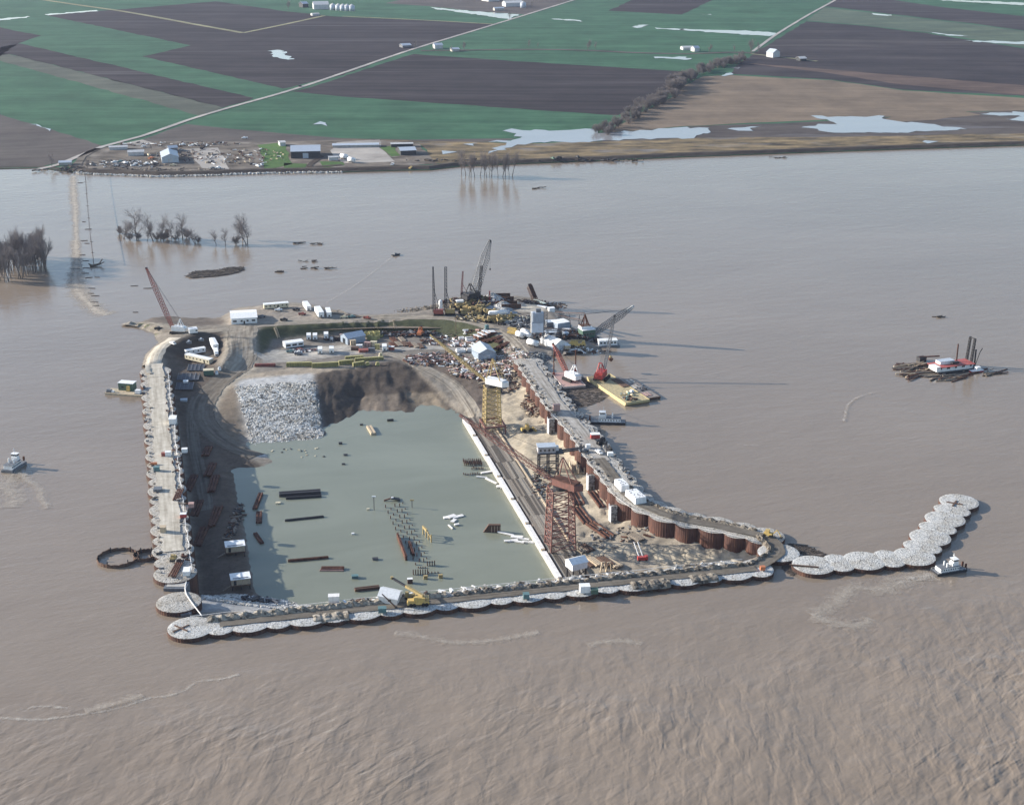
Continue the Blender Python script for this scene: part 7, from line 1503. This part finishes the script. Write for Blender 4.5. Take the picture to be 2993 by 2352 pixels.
for i, (x, y) in enumerate(((12,1010),(60,1032))): tank(('left','right')[i]+' white tank on the gravel yard near the levee', at('t2', x, y, LZ+.3), -.7, 8, 2.4, WHITE, 'white tanks on the far bank')
pv = [('t1',700,1030,DARK),('t1',730,1035,WHITE),('t1',765,1032,TEAL),('t1',795,1040,WHITE),('t1',830,1042,GREYSTEEL),('t1',860,1048,WHITE),('t1',745,1050,GREYSTEEL),('t1',945,990,CREAM),('t1',960,1010,ORANGE),('t1',930,1045,WHITE),('t1',990,1050,DARK),('t1',1100,1055,CREAM),('t1',910,935,WHITE),('t1',1160,925,WHITE),('t1',1350,1075,GREYSTEEL),('t1',1385,1072,WHITE),('t1',1640,1060,WHITE),('t1',1665,1052,GREYROOF),('t1',1555,882,WHITE),('t1',1905,552,DARK),('t2',1340,1012,GREENP),('t2',1375,1008,DARK),('t2',1495,1003,DARK),('t2',440,1072,BYEL),('t2',320,1050,WHITE)]
names_ = 'dark,white,teal,second white,grey,third white,nearest grey,cream,orange,fourth white,black,pale'.split(',')
for i, (f, x, y, mt) in enumerate(pv):
    lb_ = f'{names_[i]} old vehicle in the scrap rows of the farmyard' if i < 12 else ['white vehicle behind the farmyard sheds','white vehicle behind the gravel track','grey vehicle at the bank below the farmyard','white vehicle at the bank below the farmyard','white wreck left of the lawn','grey wreck left of the lawn','white vehicle at the edge of the fallow field','dark vehicle driving on the farm road','green tractor on the levee right of flooded trunks','dark tractor beside the green one on levee','dark vehicle farther along the levee','yellow machine at the water below the gravel yard','white vehicle beside the dark walled building'][i-12]
    o_ = pickup(lb_, at(f, x, y, LZ+.4 if f == 't1' or y > 1030 else 3.2), rnd.uniform(0, 6), mt, 'vehicles on the far bank', 'vehicle'); o_.scale = (1.3, 1.3, 1.3)
def farmscrap(lb_, f, x, y, n, ext, seed, mats, size=2.6):
    p = at(f, x, y, LZ+.3); clutter('farm_scrap', lb_, 'scrap', p, n, ext, size, mats, seed, None, 'stuff', 1.0)
farmscrap('rows of farm scrap left of the pale grey barn', 't1', 790, 1045, 160, (45, 22), 3, [DARK, WHITE, GREYSTEEL, TIMBER])
farmscrap('farm scrap between grey barn and gravel strip', 't1', 1180, 990, 130, (35, 45), 4, [DARK, RUSTD, TIMBER, GREYSTEEL])
farmscrap('farm scrap right of the gravel strip', 't1', 1540, 1000, 150, (45, 50), 5, [DARK, RUSTD, PALEWOOD, WHITE])
farmscrap('dark scrap along the bank under the farmyard', 't1', 900, 1085, 140, (120, 10), 6, [DARK, DRIFT, TIMBER])
farmscrap('dark scrap at the upper edge of farmyard', 't1', 1150, 920, 120, (70, 16), 7, [DARK, RUSTD, WHITE])
farmscrap('driftwood stranded along the right levee foot', 't2', 1150, 1022, 150, (130, 5), 8, [DARK, DRIFT], 3.2)
farmscrap('dark scrap at the flooded road end', 't1', 450, 1075, 60, (14, 14), 9, [DARK, DRIFT])
# ------------------------------------------------------------------ flooded access road: poles, debris, overtopping water
def foammat(name, thr, gain, c):
    m, ft, fb = nt(name, .8, .2); fb.inputs['Base Color'].default_value = (*c, 1)
    uvn = ft.nodes.new('ShaderNodeUVMap'); uvn.uv_map = 'uv'; sp = ft.nodes.new('ShaderNodeSeparateXYZ'); ft.links.new(uvn.outputs[0], sp.inputs[0])
    def fm(op, *a):
        n_ = ft.nodes.new('ShaderNodeMath'); n_.operation = op
        for i, v in enumerate(a):
            if isinstance(v, (int, float)): n_.inputs[i].default_value = v
            else: ft.links.new(v, n_.inputs[i])
        return n_
    ea = fm('SUBTRACT', 1.0, fm('ABSOLUTE', fm('MULTIPLY_ADD', sp.outputs[1], 2.0, -1.0).outputs[0]).outputs[0]).outputs[0]
    nf = N(ft, 'ShaderNodeTexNoise', Scale=.2, Detail=9.0, Roughness=.78, Distortion=1.2); ft.links.new(coords(ft), nf.inputs['Vector'])
    al = fm('MULTIPLY', fm('SUBTRACT', fm('MULTIPLY_ADD', ea, .34, nf.outputs['Fac']).outputs[0], thr).outputs[0], gain); al.use_clamp = True
    ft.links.new(al.outputs[0], fb.inputs['Alpha']); return m
FOAMC = foammat('foam', .69, 2.6, (.5,.46,.41)); FOAMT = foammat('shallow_broken_water', .55, 3.0, (.42,.37,.31)); FOAMS = foammat('soft_churned_water', .61, 1.7, (.47,.42,.36))
FZ = .05
def foam(lb_, pts, w, f=None, mat=None):
    P = smoothline([at(*(p if len(p) == 3 else (f, *p)), 0) for p in pts], 3)
    global FZ; FZ += .035
    o_ = strip('foam', P, w, mat or FOAMC, None, FZ, 4, .5, kind='stuff'); tag(o_, lb_, 'foam')
foam('pale overtopping water along the flooded access road', [(468,30),(466,120),(478,250),(484,400),(490,560),(488,700),(500,760),(550,830),(620,890),(680,915)], lambda k: 11+3*math.sin(k*9)+8*(k > .75), 't4', FOAMT)
foam('second pale streak beside the flooded access road', [(480,440),(486,600),(478,720),(520,800),(600,870)], 13, 't4', FOAMT)
foam('thin foam line of the eddy in the left foreground', [(0,735),(140,742),(270,745),(500,715),(730,680),(960,605),(1040,600),(1180,560),(1250,502),(1400,490),(1520,458)], 5, 'x')
foam('broken foam at the left end of eddy line', [(100,690),(260,660),(430,672)], 5, 'x')
foam('foam along the right part of eddy line', [(1560,275),(1700,248),(1820,250),(1900,270)], 8, 'u', FOAMS)
foam('faint foam in the middle of eddy line', [(330,200),(480,215),(700,258),(1000,240),(1250,190)], 8, 'u', FOAMS)
foam('foam loop of the towboat wake off the breakwater', [(1590,175),(1480,190),(1390,215),(1300,270),(1200,262),(1090,260),(1000,330),(930,390),(820,430)], lambda k: 24-8*k, 'v', FOAMS)
foam('outer foam arc of the towboat wake', [(820,440),(930,470),(1110,498),(1200,455)], 14, 'v', FOAMS)
foam('white wash right behind the breakwater towboat', [(1620,165),(1540,185),(1440,200),(1380,225)], 13, 'v')
foam('white wash trailing the left edge towboat', [(260,720),(220,900),(180,1100),(330,1300),(250,1480)], 20, 'r', FOAMS)
foam('outer ripple of the left edge towboat wake', [(480,730),(560,900),(820,1050),(900,1300),(1000,1500)], 9, 'r', FOAMS)
foam('left ripple of the left edge towboat wake', [(170,560),(60,620),(-150,720)], 4, 'r')
foam('near line of the motor boat wake', [('w',834,544),('w',790,580),('w',740,615),('w',690,645)], 1.6)
foam('far line of the motor boat wake', [('w',832,543),('w',760,566),('w',690,585),('w',620,600)], 1.4)
foam('pale drift line on the right water', [('w',1862,832),('w',1825,842),('w',1800,860),('w',1790,895)], 4)
foam('small foam streak below the right corner', [('w',1565,945),('w',1610,947)], 2.0)
foam('pale churned streak left of the eddy line', [('x',540,700),('x',760,640),('x',900,590)], 9, 'x', FOAMS)
for i, (x, y) in enumerate(((545,60),(549,130),(555,205),(562,285),(570,365),(578,445),(588,520),(596,590))):
    p = at('t4', x, y, 0); t = thing('utility_pole', f'{ordn(i)} utility pole from the far bank beside the flooded road', 'pole', p, .1, 'utility poles along the flooded road'); MB().cyl((0,0,-1), (0,0,10), .22, .16, 6).build('pole', BROWNW, t); MB().box((0,0,9.3), (2.6,.2,.22)).build('crossarm', BROWNW, t)
q_ = [at('t4', x, y, 0)+Vector((0,0,9.4)) for x, y in ((545,30),(549,130),(562,285),(578,445),(596,590))]; t = thing('power_line', 'thin dark cable strung over the flooded road poles', 'cable', (q_[0].x, q_[0].y, 0), 0); m_ = MB()
for a, b_ in zip(q_, q_[1:]): m_.bar(a-Vector((q_[0].x, q_[0].y, 0)), b_-Vector((q_[0].x, q_[0].y, 0)), .25)
m_.build('cable', DARK, t)
rr_ = random.Random(12)
for i, (x, y) in enumerate(((510,75),(535,322),(555,370),(535,443),(550,460),(530,533),(540,570),(545,615),(535,650),(555,678),(615,675),(580,745),(585,778),(610,793),(600,832),(600,858),(485,622),(850,730),(860,897),(935,745))):
    p = at('t4', x, y, .1); t = tag(link('drift_log', MB().cyl((-rr_.uniform(1.5,4),0,0), (rr_.uniform(1.5,4),0,.2), .3, .2, 6).mesh('drift_log', DRIFT), None, p, rr_.uniform(-.2,.4)), f'{ordn(i)} drift log counted down the flooded road towards the island', 'drift log', 'drift logs along the flooded road')
t = thing('uprooted_tree', 'dark uprooted stump lodged beside the flooded road', 'drift', at('t4', 605, 605, 0), .6); MB().cyl((-4,0,.4), (5,0,1.5), 1.2, .6, 8).build('trunk', DRIFT, t); MB().bar((3,0,1), (7,2,4.5), .6).bar((3,0,1), (7,-2,3), .6).bar((-3,0,1), (-4,3,2), .7).bar((-3,0,1), (-4,-2,2.5), .7).build('root', DRIFT, t)
for i, (f, x, y, s_) in enumerate((('t3',605,1003,9),('t2',1235,1198,10),('t4',1960,620,7),('t4',2105,620,4),('t4',1905,460,5),('t4',2010,466,5),('t4',1960,577,8),('t4',1775,642,2),('w',1994,673,3))): logs(('drift tangle off the right levee','drift tangle right of the flooded trunks','pale drift brush behind the island','small drift brush right behind the island','drift brush right of the isolated flooded pair','faint drift right of the flooded pair','far drift brush behind the island','tiny drift stick behind the island','small dark drift piece on the right water')[i], f, x, y, 9, (s_, s_*.35), 60+i, (DRIFT,), .1, (2, 5))
# ------------------------------------------------------------------ thin winter haze over the whole valley
hm = bpy.data.materials.new('winter_haze'); hm.use_nodes = True
ht = hm.node_tree
for n_ in list(ht.nodes):
    if n_.type != 'OUTPUT_MATERIAL': ht.nodes.remove(n_)
hv_ = ht.nodes.new('ShaderNodeVolumePrincipled')
hv_.inputs['Color'].default_value = (0.64, 0.72, 1.0, 1); hv_.inputs['Density'].default_value = 0.000025; hv_.inputs['Anisotropy'].default_value = 0.25
ht.links.new(hv_.outputs[0], [n_ for n_ in ht.nodes if n_.type == 'OUTPUT_MATERIAL'][0].inputs['Volume'])
hb = MB(); hb.box((0, 3500, 143), (15000, 8000, 324))
o = hb.build('haze', hm, None, kind='stuff')
